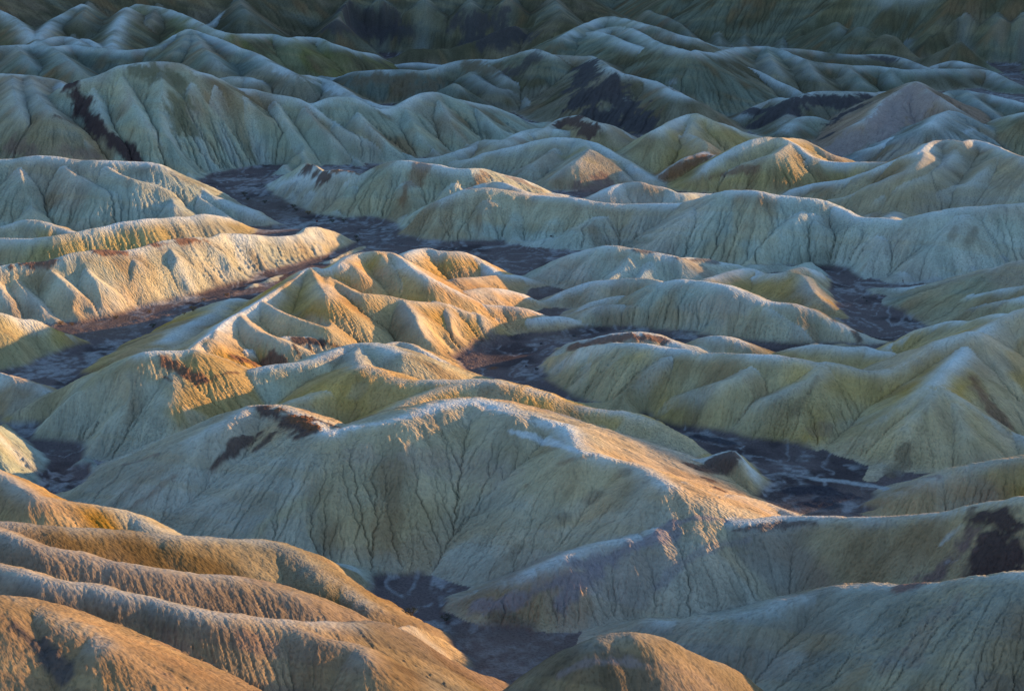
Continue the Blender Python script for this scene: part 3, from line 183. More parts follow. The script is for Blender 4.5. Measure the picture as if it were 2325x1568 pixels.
('h23b',0.5,3,0,'56 19664 380 57 97 0 57 90 0 56 16 0 55 -66 0 56 -50 -5 53 -86 -5 51 -129 -5 50 -156 -5 52 18 -20 51 -18 -20 49 -32 -20 50 -26 -20'),
('h24',0.55,3,0,'-1504 16207 135 45 -21 -12 54 -97 3 53 -97 10 48 -70 21 47 -60 25 49 -74 19 48 -68 13 44 5 3 45 3 2 44 5 2 44 3 2 44 2 1 44 2 1 44 0 0 45 -4 -2 44 -4 -2 44 -3 -2 44 5 1 44 15 2 43 23 6 38 39 15 39 39 16 42 29 9 43 25 7 44 19 4 44 15 1 45 -24 4 46 -41 5 45 -44 3 45 -45 3 45 -37 6 42 -25 12 42 -18 16 42 -18 15 42 -18 16 42 -20 14 43 -21 14 42 -34 6 42 -57 -6 40 -53 -9 40 -24 -13'),
('h24',0.6,2,1,'-570 15974 220 47 -1 -14 47 4 -15 43 -37 -18 42 -72 -21 36 -88 -24 27 -122 -27 20 -140 -30 19 -122 -31'),
('h24',0.6,2,1,'-316 15611 220 39 -170 -9 39 -165 -10 39 -133 -10 40 -85 -11 41 -50 -11 41 -16 -12 43 44 -13 44 77 -14 41 3 -15 33 -100 -16 32 -119 -17 28 -129 -17 30 -98 -18 38 2 -18 42 40 -19'),
('h24',0.6,2,1,'-259 15832 289 42 -80 -12 42 -72 -11 40 -88 -13 36 -134 -13 33 -166 -14 33 -121 -16 39 -16 -17 42 56 -18 42 58 -20 40 18 -21 40 5 -23 33 -39 -23 19 -115 -24 13 -148 -24'),
('h24',0.6,2,1,'-415 14822 220 31 -45 -25 30 -1 -30 28 73 -38 31 186 -46 32 242 -51'),
('h25',0.55,3,0,'249 16413 340 42 164 9 43 151 10 45 74 9 46 24 10 46 12 9 46 -7 9 46 -10 10 45 -7 9 47 15 8 47 47 6 49 84 6 49 83 6 48 15 5 45 -41 6 40 -132 6 28 -270 6 22 -331 6 29 -196 -4 26 -207 -3 26 -198 -4 29 -165 -3 32 -121 -4 34 -93 -3 35 -80 -4 38 -99 -3 54 -109 -9 52 2 -14 25 199 -14 12 311 -14 50 98 -15 70 31 -14 68 126 -14 70 267 -14 75 315 -14 61 162 -4 58 112 -3 56 86 -4 54 68 -3 54 62 -4 53 46 -3 48 8 -4 42 -32 -3 41 -43 -6 37 -61 -8 29 -113 -9 28 -110 -8 30 -95 -8 33 -74 -8 39 -35 -9 45 -5 -8 47 12 -8 44 -7 -5 47 7 -4 47 7 -5 45 0 -5 47 4 -5 48 19 -4 54 46 -5 56 60 -5 53 41 -3 47 1 -3 39 -34 -2 37 -51 -2 37 -46 -3 42 -22 -2 46 3 -2 49 19 -3 51 25 -2 51 26 -2 52 27 -3 52 31 -2 53 32 -2 52 30 -3 52 28 -2 53 30 -2 52 25 -3 56 40 -5 60 59 -7 58 49 -7 39 -28 -7 18 -113 -7 9 -144 -7 11 -129 -7 12 -127 -7 11 -126 -7'),
('h25',0.5,3,0,'386 16355 420 44 164 9 45 169 8 46 165 9 46 164 8 48 155 9 49 135 8 50 116 9 48 58 8 52 78 3 47 -26 1 41 -131 1 40 -144 2 37 -170 1 35 -175 1 36 -163 1 35 -159 2 39 -78 -6 42 -32 -10 40 -52 -9 38 -72 -10 38 -64 -10 44 -44 -10 53 -41 -9 47 -9 -10 26 54 -10 -13 174 -10 -42 265 -9 -46 278 -10 -25 208 -10 19 65 -10 48 -25 -9 53 -50 -10 43 -41 -10 41 -49 -10 42 -43 -9 43 -34 -10 43 -26 -10 47 4 -10 53 53 -9 56 81 -10 56 81 -10'),
('h25',0.55,3,0,'679 16446 460 39 -118 -5 38 -118 -6 36 -135 -5 35 -150 -5 33 -145 -6 36 -117 -5 37 -91 -5 39 -58 -7 41 -27 -8 43 -12 -8 51 -3 -8 59 9 -8 51 28 -8 26 56 -8 -18 99 -8 -53 109 -5 -50 110 -6 -10 72 -5 34 35 -5 57 15 -6 58 7 -5 46 2 -5 45 -10 -6 45 -5 -5 47 18 -5 50 51 -6 50 49 -5 46 2 -5 40 -49 -6 36 -80 -5 43 -8 -13 40 -22 -14 40 -31 -13 40 -22 -13 41 -22 -14 36 -45 -13 33 -68 -13 32 -63 -14 34 -50 -15 34 -50 -15 35 -46 -14 34 -44 -15 32 -55 -15 29 -71 -14 28 -73 -15'),
('h25',0.6,2,1,'1461 15891 301 -19 -336 -12 -14 -309 -12 -5 -251 -14 16 -152 -16 27 -82 -17 31 -45 -21 37 -3 -22 41 35 -26 47 71 -28 50 99 -30 51 104 -31 52 107 -33 53 109 -34'),
('h25',0.6,2,1,'1238 15499 368 36 -63 -22 40 -42 -23 25 -59 -26 -4 -115 -28 -24 -135 -32 -23 -34 -36 -25 68 -38 -28 119 -41 -27 119 -42'),
('h25',0.6,2,1,'2083 16886 295 -25 -335 -15 -21 -298 -18 -8 -221 -20 12 -125 -25 26 -49 -29 36 13 -33 44 66 -37 48 82 -38'),
('h25',0.6,2,1,'2332 16332 245 -5 -220 -20 1 -181 -23 19 -88 -25 38 5 -31 45 51 -36 44 58 -39 46 68 -41'),
('h25',0.6,2,1,'2652 16355 201 10 -158 -15 13 -134 -18 14 -113 -21 15 -90 -26 25 -31 -30 44 45 -35 50 74 -36'),
('h25',0.6,2,1,'3025 16462 172 -27 -197 -26 -9 -111 -33 19 4 -43 32 71 -50'),
('h25r',0.4,3,0,'2309 17611 220 51 18 -5 53 20 -4 51 17 -5 51 6 -4 48 -10 -5 46 -23 -5 43 -35 -4 44 -39 -3 44 -30 -3 44 -31 -3 45 -24 -3 48 -7 -3 53 22 -3 59 57 -3 61 69 -3 58 53 -3 53 15 -3 48 -5 -3 44 -34 -3 40 -46 -7 38 -52 -9 34 -69 -9 32 -76 -9 28 -91 -10 27 -96 -9 27 -91 -9'),
('h25r',0.45,3,0,'3518 17256 80 56 67 17 51 32 16 42 -27 17 56 34 3 32 -81 4 18 -145 3 58 48 -17 53 20 -16 51 18 -17'),
('h25d',0.55,3,0,'310 15629 350 43 -32 0 44 -28 0 43 -19 0 44 -12 0 43 -13 0 45 3 0 39 -89 0 29 -218 0 26 -254 0 25 -232 0 26 -187 -5 31 -98 -9 37 -28 -10 41 10 -9 42 13 -10 39 -6 -9 39 -17 -8 37 -38 -7 32 -83 -8 26 -122 -7 27 -114 -8 34 -95 -8 36 -85 -7 27 -23 -8 1 113 -7 -22 256 -8 -33 352 -11 -33 351 -11 -17 245 -11 11 49 -12 32 -96 -11 37 -97 -14 35 -40 -15 36 -33 -15 37 -26 -15 37 -20 -16 38 -17 -14 38 -18 -14 39 -10 -13 38 -17 -13 37 -24 -14 37 -24 -13'),
('h25d',0.5,4,1,'594 15501 350 -10 -221 -24 -11 -201 -24 -16 -150 -25 -26 -91 -25 -31 -51 -27 -32 -32 -27 -29 -28 -29 -28 -17 -31 -29 -5 -31 -28 9 -32 -30 21 -32 -30 24 -33'),
('h25d',0.5,4,1,'631 15251 350 20 -171 -19 19 -161 -20 19 -153 -20 18 -147 -20 17 -143 -21 17 -133 -21 18 -112 -23 21 -88 -23 24 -72 -23 25 -52 -25 29 -27 -25 33 3 -26 36 23 -26 38 32 -26 37 29 -27'),
('h25d',0.5,3,1,'404 15564 350 -18 -122 -32 -18 -106 -33 -17 -80 -35 -17 -52 -38 -16 -26 -40 -14 -7 -42 -12 6 -45 -13 13 -45'),
('h25d',0.55,2,1,'1054 15205 189 -28 -243 -16 -25 -224 -16 -11 -199 -17 0 -179 -18 11 -138 -21 18 -74 -22 30 -15 -24 35 16 -24 34 16 -26'),
('wall',0.6,3,0,'602 23345 344 67 77 -2 68 78 -1 68 79 -1 68 80 -1 69 80 -2 70 81 -1 70 81 -1 70 81 -2 71 81 -2 71 81 -3 71 79 -2 53 -252 16 51 -247 15 51 -242 14 49 -238 14 48 -234 13 48 -228 13 46 -223 12 46 -217 13 45 -212 13 44 -206 13 87 301 -17 76 155 -6 44 -195 16 43 -190 16 43 -187 16 42 -184 15 41 -182 13 41 -179 14 52 -67 6 56 -19 2 57 -20 3 56 -20 2 57 -20 2 56 -21 2 56 -21 1 56 -21 2 56 -21 1 56 -20 2 55 -21 2 54 -32 2 53 -37 3 53 -38 2 53 -37 2 52 -37 2 52 -37 3 52 -37 2 52 -37 2 47 -68 3 41 -100 6 40 -98 6 41 -98 6 39 -96 5 40 -95 6 39 -94 6 39 -92 6 42 -75 5 51 -24 2 51 -24 2 50 -24 2 51 -24 2 50 -23 2 50 -24 3 50 -23 2 50 -23 2 50 -23 2 50 -23 3 50 -23 2 49 -24 2 50 -23 2 50 -16 2 52 -10 1 52 -11 1 52 -11 1 52 -11 1 52 -11 1 51 -11 1 52 -11 1 51 -11 1 52 -12 0 51 -11 1 51 -11 1'),
('wall',0.7,2,1,'1415 21888 236 41 -299 3 41 -273 1 41 -236 -3 42 -201 -7 46 -140 -14 45 -94 -22 39 -84 -31 30 -134 -34 17 -264 -23'),
('wall',0.7,2,1,'2053 22630 166 23 -379 0 15 -398 -2 -11 -513 -5 -19 -483 -15 -11 -320 -28 -13 -261 -33 -25 -360 -24'),
('wall',0.7,2,1,'2431 22926 162 -43 -775 -1 -36 -686 -5 -21 -537 -13 -19 -389 -27 -36 -341 -34 -51 -436 -25'),
('wall',0.7,2,1,'2786 22670 146 -12 -525 0 -11 -494 -1 -31 -531 -5 -48 -536 -13 -41 -407 -23 -40 -319 -29 -52 -397 -21'),
('wall',0.7,2,1,'2882 21799 143 34 -230 0 26 -265 0 9 -363 -1 -8 -423 -3 -34 -516 -5 -49 -562 -4'),
('wall',0.7,2,1,'3147 20198 357 -93 -688 -12 -56 -459 -24 -8 -207 -39 21 -31 -52 4 -48 -54 -34 -261 -36'),
('wall',0.7,2,1,'3404 19802 385 -111 -591 -11 -77 -398 -22 -49 -207 -34 -24 -37 -46 -6 60 -55 -6 26 -53 -42 -190 -35'),
('wall',0.7,2,1,'3733 19456 380 -120 -432 -5 -97 -317 -12 -75 -211 -21 -56 -123 -29 -36 -29 -38 -16 55 -48 -2 89 -55 -7 28 -53 -43 -180 -34'),
('wall',0.7,2,1,'4278 19502 407 -127 -593 -15 -91 -435 -25 -70 -311 -28 -60 -193 -27 -51 -69 -25 -45 17 -25 -36 73 -29 -28 92 -35 -22 78 -41 -20 78 -46 -30 16 -42 -64 -144 -26'),
('wall',0.7,2,1,'4538 19399 414 -125 -612 -12 -81 -428 -24 -53 -280 -32 -36 -157 -40 -25 -54 -48 -10 35 -55 0 85 -58 -12 41 -54 -61 -166 -33'),
('wall',0.7,2,1,'4786 19320 419 -144 -600 -12 -97 -416 -23 -61 -272 -33 -34 -156 -40 -13 -57 -48 5 33 -55 14 89 -60 -3 41 -55 -55 -172 -34'),
('wall2',0.5,4,0,'-4541 17634 700 37 49 -2 36 49 -3 37 51 -2 37 52 -2 36 53 -3 37 52 -2 38 53 -2 37 53 -3 38 53 -2 38 53 -3 39 52 -2 39 51 -2 40 51 -3 40 49 -2 40 48 -2 42 46 -3 42 44 -2 42 43 -2 43 40 -3 44 38 -2 45 35 -2 46 32 -3 46 29 -2 47 26 -2 47 25 -3 48 22 -2 48 22 -3 49 20 -2 48 20 -2 49 19 -3 49 20 -2 49 20 -2 49 21 -3 49 23 -2 49 25 -2 48 26 -3 48 29 -2 49 32 -2 48 32 -3 48 34 -2 48 35 -2 48 36 -3 48 37 -2 48 38 -3 49 38 -2 48 39 -2 49 40 -3 49 40 -2 49 40 -2 49 40 -3 50 41 -2 51 30 -2 51 31 -2 51 30 -1 52 29 -2 51 29 -2 52 28 -2 52 27 -1 53 27 -2 52 27 -2 53 27 -2 53 27 -1 53 28 -2 53 29 -2 53 30 -2 53 32 -1 53 33 -2 53 34 -2 55 8 0 55 9 0 55 10 0 56 11 0 55 12 0 55 13 0 55 14 0 55 14 0 56 15 0 55 15 0 55 16 0 56 15 0 55 16 0 56 16 0 56 15 0 56 15 0 56 15 0 56 -15 2 57 -14 2 56 -14 1 57 -14 2 56 -14 2 56 -14 2 56 -14 1 56 -13 2 56 -14 2 56 -13 2 56 -14 1 55 -13 2 56 -14 2 56 -14 2 55 -13 1 55 -14 2 56 -14 2'),
('wall2',0.7,2,1,'-3738 18302 562 98 -626 -5 63 -444 -15 21 -225 -30 -14 -41 -45 -20 1 -49 20 -188 -34'),
('wall2',0.7,2,1,'-3183 18655 523 69 -569 -4 46 -424 -14 24 -260 -26 -4 -81 -40 -29 64 -52 -30 66 -52 9 -146 -35'),
('wall2',0.7,2,1,'-2547 19261 540 104 -631 -5 82 -470 -13 57 -239 -23 34 -7 -36 16 126 -47 15 99 -49 40 -116 -33'),
('wall2',0.7,2,1,'-1535 19826 503 37 -732 -11 1 -364 -27 -37 -68 -40 -30 -166 -31'),
('wall2',0.7,2,1,'-1268 19916 497 55 -630 -11 40 -313 -27 34 -56 -40 42 -156 -31'),
('wall2',0.7,2,1,'-831 20025 490 -17 -555 -18 -14 -363 -32 1 -461 -29'),
('wall2',0.7,2,1,'-406 20222 477 15 -682 -21 -3 -380 -36 -12 -410 -31'),
('wall2',0.7,2,1,'-19 19950 510 -38 -481 -15 -34 -294 -28 -28 -360 -26'),
('wall2',0.7,2,1,'392 19918 512 10 -628 -16 24 -326 -30 28 -321 -26'),
('h26',0.58,2,0,'1956 12933 20 28 -30 20 28 -26 20 30 -4 20 32 21 20 31 20 20 31 6 20 30 -1 20 28 -22 20 31 -20 15 35 23 15 41 105 15 44 127 15 45 129 15 44 112 15 40 51 15 38 21 15 39 37 15 40 39 15 39 34 15 39 32 15'),
('h26',0.58,2,0,'2669 13587 360 18 -86 -12 18 -86 -13 15 -91 -12 23 -60 -15 27 -36 -15 28 -36 -15 32 -14 -19 33 -3 -21 30 -16 -22 29 -15 -21 28 -30 -18 33 -6 -19 38 8 -18'),
('h26',0.5,6,1,'2704 13765 338 -59 -197 -13 -41 -112 -22 -35 -75 -25 -33 -70 -25 -36 -79 -23 -38 -93 -22 -40 -105 -19 -39 -108 -20 -35 -108 -21 -32 -89 -23 -31 -60 -23 -32 -37 -22 -36 -46 -17 -46 -99 -11'),
('h26b',0.5,3,0,'2072 12494 10 32 1 17 32 1 17 30 -11 16 27 -40 17 30 -28 13 33 -1 12 39 45 12 41 65 12 40 44 12 33 -4 12 30 -28 12 30 -22 12 28 -36 16 23 -50 19 30 12 19 38 73 19 49 118 11 76 205 -8 62 125 -7 38 2 -7 28 -34 -9 31 -9 -19 31 -9 -20 46 46 -19 51 62 -19'),
('h27',0.5,4,0,'1483 14011 30 35 10 17 36 10 18 36 19 17 37 41 18 38 52 17 41 70 13 42 48 11 41 28 12 41 24 12 36 -14 11 22 -134 9 26 -101 8 39 0 8 43 39 7 46 73 8 45 46 5 42 14 2 40 -2 2 39 -8 2 37 -18 2 40 0 -1 46 38 -6 46 33 -6 46 35 -5 47 40 -6 49 45 -7 56 86 -9 60 108 -10 64 128 -10 66 136 -9 67 134 -10'),
('h27',0.5,3,1,'1872 14282 176 15 -149 -14 10 -138 -15 -19 -144 -17 -42 -138 -19 -39 -81 -22 -31 -6 -25 -30 37 -26 -29 42 -28'),
('h27b',0.5,5,0,'1754 13404 20 27 -2 28 26 -4 28 35 54 20 46 126 12 40 47 12 47 50 0 39 -12 0 41 11 -12 25 -22 -24 9 -88 -24'),
('h28',0.5,3,0,'2940 14268 180 59 106 4 59 108 5 53 69 4 44 18 5 41 -1 2 34 -34 0 23 -76 0 23 -79 0 25 -66 0 33 -30 -4 30 -42 -5 26 -59 -4 24 -63 -5 27 -49 -4 31 -33 -5 33 -25 -4 35 -21 -5 33 -23 -4'),
('h28',0.5,2,1,'3207 14536 200 -10 -204 -7 -7 -190 -8 -1 -163 -10 7 -125 -11 15 -98 -13 16 -87 -15 17 -78 -16'),
('h28b',0.55,2,0,'2817 12787 80 52 97 6 54 110 5 59 134 6 49 89 12 36 20 17 33 3 17 30 -18 17 24 -47 17 19 -68 17 19 -72 17 22 -55 15 26 -38 11 26 -41 12 26 -39 11'),
('h29',0.6,2,0,'779 12899 70 35 11 12 35 10 13 35 17 12 36 28 12 35 38 13 36 40 12 41 45 10 46 48 11 28 1 10 -15 -107 11 -56 -220 10 -73 -263 11 -68 -242 11 -40 -166 10 2 -43 11 32 48 10 43 76 11 42 106 4 39 96 3 39 72 4 40 50 3 35 -3 4 29 -58 -3 32 -13 -14 26 -44 -14 35 15 -14 43 66 -14 35 13 -14 29 -24 -14 33 -2 -15 36 12 -14 38 34 -14 43 57 -14 43 62 -14'),
('h29',0.6,2,0,'801 12604 80 32 -26 16 32 -28 17 32 -49 16 44 -73 17 35 -66 13 -20 -73 12 -17 -81 11 39 -77 12 36 -21 6 37 22 0 29 -54 0 22 -112 0 24 -69 -7 36 71 -28 36 67 -29 38 75 -28 39 75 -28'),
('h29',0.6,1.5,1,'1129 12512 278 -24 -107 -20 -23 -101 -19 -24 -95 -20 -23 -89 -19'),
('h30',0.55,2,0,'880 11331 5 30 -11 13 29 -11 13 29 -7 15 28 -5 16 28 -1 16 26 4 19 26 25 18 25 39 19 27 39 18 28 36 16 30 31 12 32 28 11 33 26 10 32 28 11 33 27 10 33 26 10 34 24 8 34 22 7 35 16 4 34 11 1 33 -6 -2 31 -16 -5 28 -22 -10 25 -28 -13 21 -36 -17 20 -36 -18 22 -32 -15 25 -28 -13 28 -20 -8 30 -15 -6 31 -11 -3 32 -7 -1 32 -6 0 32 -5 0 32 -4 1 32 -3 1 32 -4 1 32 -4 0 32 -4 1 32 -4 0 32 -5 1 31 -4 1'),
('h30',0.55,2,1,'1537 11677 245 43 72 -12 44 70 -12 43 65 -12 42 57 -12 29 -14 -12 19 -66 -12 23 -48 -12 24 -37 -11 29 -15 -12 33 5 -12 35 15 -12 38 25 -12 37 26 -12'),
('h30',0.5,2,1,'1599 11662 222 -38 -96 -7 -38 -91 -8 -35 -65 -8 -33 -30 -9 -32 -8 -9 -31 0 -9 -31 -8 -10 -32 -12 -10 -30 -12 -11 -31 -11 -12 -30 -11 -12 -30 -13 -12 -30 -15 -12 -30 -14 -13'),
('h30',0.5,2,1,'1701 11467 159 -35 -23 -6 -34 -22 -7 -34 -22 -6 -34 -20 -6 -34 -20 -7 -33 -19 -6 -33 -18 -7 -33 -17 -7 -32 -15 -7 -33 -14 -8 -32 -10 -7 -32 -8 -8 -31 -1 -8 -31 1 -8 -31 -2 -8 -31 -6 -9 -32 -16 -8 -32 -24 -9 -32 -27 -8 -31 -25 -9'),
('h30b',0.6,3,0,'818 11456 30 27 37 18 27 35 18 28 29 19 28 23 18 29 10 18 32 29 13 36 50 7 35 19 7 43 81 -3 34 11 -8 16 -111 -7'),
('h31',0.6,2,0,'124 12519 160 34 20 9 34 25 9 32 70 9 30 119 9 33 66 9 35 19 10 36 -3 9 36 -30 9 32 -83 6 33 -66 -4 30 -76 -5 30 -73 -5 35 -13 -4 38 55 -14 36 38 -16 33 6 -16 29 -27 -15 29 -20 -18 30 6 -21 30 1 -20 29 -7 -21 28 -11 -20'),
('h31b',0.5,3,0,'-680 12419 10 38 -45 9 38 -51 8 37 -52 9 38 -48 8 36 -41 9 35 -26 8 34 -1 7 33 13 7 32 22 7 33 29 7 32 33 7 33 20 7 32 33 9 26 92 9 32 21 8 37 -64 9 36 -59 9 36 -51 5 34 -13 4 32 64 3 28 136 3 32 103 4 34 42 3 36 39 1 36 38 0 37 21 0 35 -13 0 34 -56 0 33 -65 0'),
('h31c',0.55,3,0,'-439 12171 20 36 -32 10 36 -36 10 35 -35 10 35 -27 10 34 -16 10 33 2 10 32 13 10 32 19 9 34 6 8 33 -6 9 34 -9 8 34 -7 9 33 -1 8 34 1 9 33 8 7 34 6 7 34 5 7 33 1 8 34 -9 7 34 -24 7 33 -35 7 36 38 -4 35 23 -5 35 11 -4 33 -10 -4 32 -36 -4 31 -56 -5 28 -68 -4 29 -32 -11 28 -42 -12 28 -38 -11 28 -33 -12 27 -35 -11 27 -44 -12 24 -55 -11 24 -56 -11 24 -50 -12 25 -46 -11 26 -38 -12 28 -21 -11 30 -7 -12 30 -6 -11'),
('h31c',0.55,2,1,'364 12075 187 -35 -45 -10 -34 -42 -10 -32 -61 -11 -30 -84 -12 -30 -68 -11 -31 -44 -13 -31 -30 -14 -32 -19 -14 -32 -6 -15 -32 4 -15 -33 8 -16 -33 7 -16'),
('h31c',0.6,2,1,'391 12061 187 20 -123 -8 19 -116 -9 23 -84 -9 26 -49 -10 30 -22 -11 31 -1 -11 36 43 -13 24 -25 -14 8 -109 -15 10 -96 -16 16 -57 -17 29 11 -17 33 30 -17'),
('h31c',0.55,2,1,'441 11638 180 -28 -72 -13 -29 -66 -14 -29 -51 -14 -30 -35 -14 -29 -27 -16 -28 -25 -16 -29 -23 -18 -27 -19 -18 -28 -16 -18 -27 -13 -19'),
('h32',0.58,2,0,'-1404 11452 4 36 -101 38 33 -73 33 31 -49 29 32 -54 27 34 -58 26 31 -30 21 33 -36 18 36 -50 13 36 -63 4 32 -60 -9 26 -51 -14 32 -35 0 35 -29 6 32 -10 1 31 -9 1 35 -14 -3 39 -16 -4 14 -19 -9 -28 -22 -17 -12 -13 -9 28 2 5 38 9 10 27 14 12 24 20 14 24 21 15 26 15 11 29 0 11 31 -23 11 31 -23 8 30 5 3 30 -1 0 31 -7 -4 30 -10 -6 30 -7 -4 30 -1 -1 30 -4 -2 30 -11 -6 29 -10 -6 30 -6 -4 31 -2 -1 30 -1 -1 30 0 0 30 32 -5 30 30 -6 29 21 -10 28 16 -13 30 20 -11 29 21 -11 30 23 -10 30 21 -11 29 31 -13 30 35 -16 28 30 -18 28 28 -18 29 32 -18 30 34 -18 29 35 -17'),
('h32',0.58,4,1,'-1148 11081 193 -3 -139 -11 -9 -86 -17 -15 -52 -20 -19 -31 -22 -15 -41 -22 -4 -76 -20 2 -123 -12'),
('h32',0.58,4,1,'-1062 10942 174 7 -149 -11 0 -94 -18 -4 -62 -22 -9 -46 -24 -9 -46 -23 -4 -66 -21 2 -114 -12'),
('h32',0.58,4,1,'-800 10767 159 -10 -114 -10 -13 -68 -17 -15 -43 -20 -19 -28 -21 -19 -26 -21 -14 -39 -20 -10 -65 -18 -5 -107 -11'),
('h32',0.58,4,1,'-547 11661 113 8 -430 30 9 -403 28 -1 -231 5 -11 -93 -14 -15 -42 -21 -16 -34 -21 -15 -35 -21 -15 -36 -22 -14 -39 -20 -13 -54 -19 -10 -93 -11'),
('h32',0.58,4,1,'-234 11438 102 -15 -343 28 -15 -331 27 -17 -190 7 -20 -75 -9 -21 -35 -16 -21 -29 -16 -22 -27 -16 -22 -25 -15 -22 -27 -16 -23 -27 -14 -22 -25 -15 -24 -25 -13 -24 -26 -11 -24 -33 -9 -25 -48 -5 -22 -65 -3'),
('h33',0.57,6,0,'-568 10014 3 28 -84 31 24 -2 16 24 -1 16 24 -2 17 23 0 16 23 9 15 23 12 15 23 12 14 24 12 13 25 9 13 25 15 10 26 14 9 27 12 7 27 10 5 28 7 4 29 5 3 28 3 1 29 1 0 28 -1 -2 29 -3 -3 28 -7 -5 27 -6 -5 28 -6 -5 29 -5 -4 28 -4 -4 28 -7 -2 28 -15 0 28 -14 1 29 -14 1 27 -15 0 28 -16 0 28 -15 0 28 -16 -1 27 -16 0 28 -17 -1 27 -8 -3 28 -8 -3 27 -7 -2 28 -6 -2 28 -5 -1 27 -5 -1 28 -3 -1 28 -10 2 27 -11 3 27 -10 3 27 -10 3 27 -12 2 27 -12 2 27 -12 2 27 -11 2 27 -11 3 27 -9 3 27 -5 5 26 -5 8 23 -40 14 24 -13 12 25 -9 12 25 -12 10 25 -16 8 25 -18 7 25 -18 5 26 -10 2 26 -11 3 26 -11 1 25 -12 -1 26 -10 -6 25 -8 -4 27 -6 -4 27 -1 -1 26 -2 -1 27 -5 -3 26 -5 -4 26 -2 -3 27 -3 -3 27 -3 -3 26 -5 -5 23 -12 -8 22 -18 -10 19 -31 -6 21 -30 -6 20 -30 -5 20 -29 -5 21 -27 -4 23 -22 0 23 -19 1 24 -15 1 24 -15 1 23 -16 0 23 -19 -1 23 -14 1 24 -10 4 25 -7 5 24 -3 7 25 -1 9 25 2 6 27 8 5 27 7 4 27 6 3 27 6 4 27 6 3 27 5 3 26 4 2 27 4 3 27 3 1 27 3 2 26 2 1 27 1 1 27 2 1 26 2 1 27 3 1 27 3 2 27 4 2 27 3 2 27 4 2'),
('h33b',0.5,3,0,'-273 10193 160 25 40 6 26 39 6 27 28 6 27 18 6 29 11 6 28 35 2 29 4 2 29 -54 2 28 -77 2 26 -86 2 27 -23 -8 27 -7 -8 28 5 -8 28 25 -8 30 48 -8 30 41 -6 29 28 -6 30 16 -6 29 12 -6 29 13 -6'),
('h33b',0.5,3,0,'370 10342 110 29 -8 10 29 -7 11 28 4 10 28 23 11 29 31 9 30 44 4 31 30 4 31 7 4 30 -17 5 29 -17 0 30 -3 -7 30 -7 -6 31 4 -6 30 -2 -6 24 -42 -7 25 -34 -6 32 14 -6 35 39 -6 35 40 -7 31 9 -3 32 9 -2 32 11 -2 32 13 -2 32 11 -2'),
('h33',0.57,6,1,'-129 10146 192 6 -137 -10 6 -88 -17 -2 -60 -21 -11 -43 -21 -15 -36 -21 -15 -36 -22 -13 -39 -21 -13 -53 -18 -11 -91 -11'),
('h33',0.57,6,1,'-522 11076 4 -4 -208 3 -2 -235 9 -2 -258 14 -4 -244 15 -3 -191 5 -3 -136 -5 -2 -124 -7'),
('h33',0.57,6,1,'543 10400 81 -36 -246 22 -34 -241 22 -29 -142 6 -25 -59 -7 -25 -26 -11 -25 -22 -12 -25 -21 -11 -25 -17 -11 -26 -15 -10 -25 -9 -9 -27 -3 -9 -27 3 -8 -27 6 -8 -28 6 -7 -28 -1 -5 -27 -17 -4'),
('h33',0.57,6,1,'1372 9530 221 -24 -115 -9 -19 -78 -14 -21 -45 -16 -23 -24 -16 -23 -29 -15 -22 -35 -16 -22 -29 -16 -22 -21 -16 -22 -17 -16 -21 -20 -17 -19 -31 -17 -20 -46 -15 -22 -74 -9'),
('h33',0.57,6,1,'1395 9557 217 -9 -116 -8 -4 -78 -13 0 -54 -16 5 -41 -18 8 -33 -18 10 -31 -17 10 -33 -17 8 -35 -17 4 -40 -17 2 -43 -17 -1 -56 -15 -5 -82 -9'),
('h33',0.57,6,1,'1970 10368 37 -81 -348 33 -91 -405 46 -72 -312 30 -46 -165 7 -27 -65 -10 -21 -30 -17 -20 -23 -17 -20 -21 -18 -19 -22 -17 -20 -23 -18 -22 -35 -14 -26 -64 -9'),
('h33',0.57,6,1,'911 9667 210 -26 -84 -8 -24 -53 -12 -21 -37 -15 -22 -30 -15 -21 -27 -16 -21 -26 -16 -21 -21 -17 -21 -18 -16 -22 -12 -16 -22 -8 -15 -24 -8 -14 -24 -18 -13 -25 -45 -7'),
('h33',0.57,6,1,'2107 9264 247 -35 -76 -6 -30 -50 -9 -26 -37 -11 -25 -30 -13 -23 -27 -13 -24 -26 -13 -23 -26 -14 -22 -26 -13 -23 -25 -14 -21 -22 -14 -21 -20 -15 -21 -19 -15 -21 -19 -14 -21 -18 -15 -21 -20 -14 -23 -29 -12 -27 -53 -8'),
('h34',0.55,2.5,0,'1460 10884 30 34 78 8 34 59 7 33 21 8 31 5 7 32 8 8 31 3 8 29 -9 8 27 -31 9 25 -42 9 25 -39 9 28 -19 9 29 -2 10 31 5 9 27 -15 11 26 -19 13 27 -14 12 28 -6 12 29 10 12 31 18 12 31 19 12 31 19 11 31 11 10 23 -38 11 22 -48 11 34 51 10 39 88 11 48 119 4 43 69 2 35 11 1 34 6 2 28 -22 1 11 -86 2 17 -55 1 57 123 -2 34 12 -1 23 -39 -2 21 -48 -1 15 -66 -2 13 -71 -1 11 -77 -2 10 -80 -1 13 -69 -2 15 -60 -1 16 -54 -2 16 -51 -1 16 -53 -2'),
('h34',0.55,2,1,'2288 11170 284 -49 -168 -5 -40 -134 -10 -33 -97 -14 -30 -66 -15 -29 -37 -15 -29 -19 -13 -29 -10 -12 -30 -7 -11 -30 -8 -11 -28 -4 -12 -27 4 -12 -27 8 -12 -27 7 -12 -27 2 -14 -28 -5 -13 -27 -5 -14 -28 1 -13 -26 15 -11 -25 31 -11 -26 30 -8 -29 7 -5'),
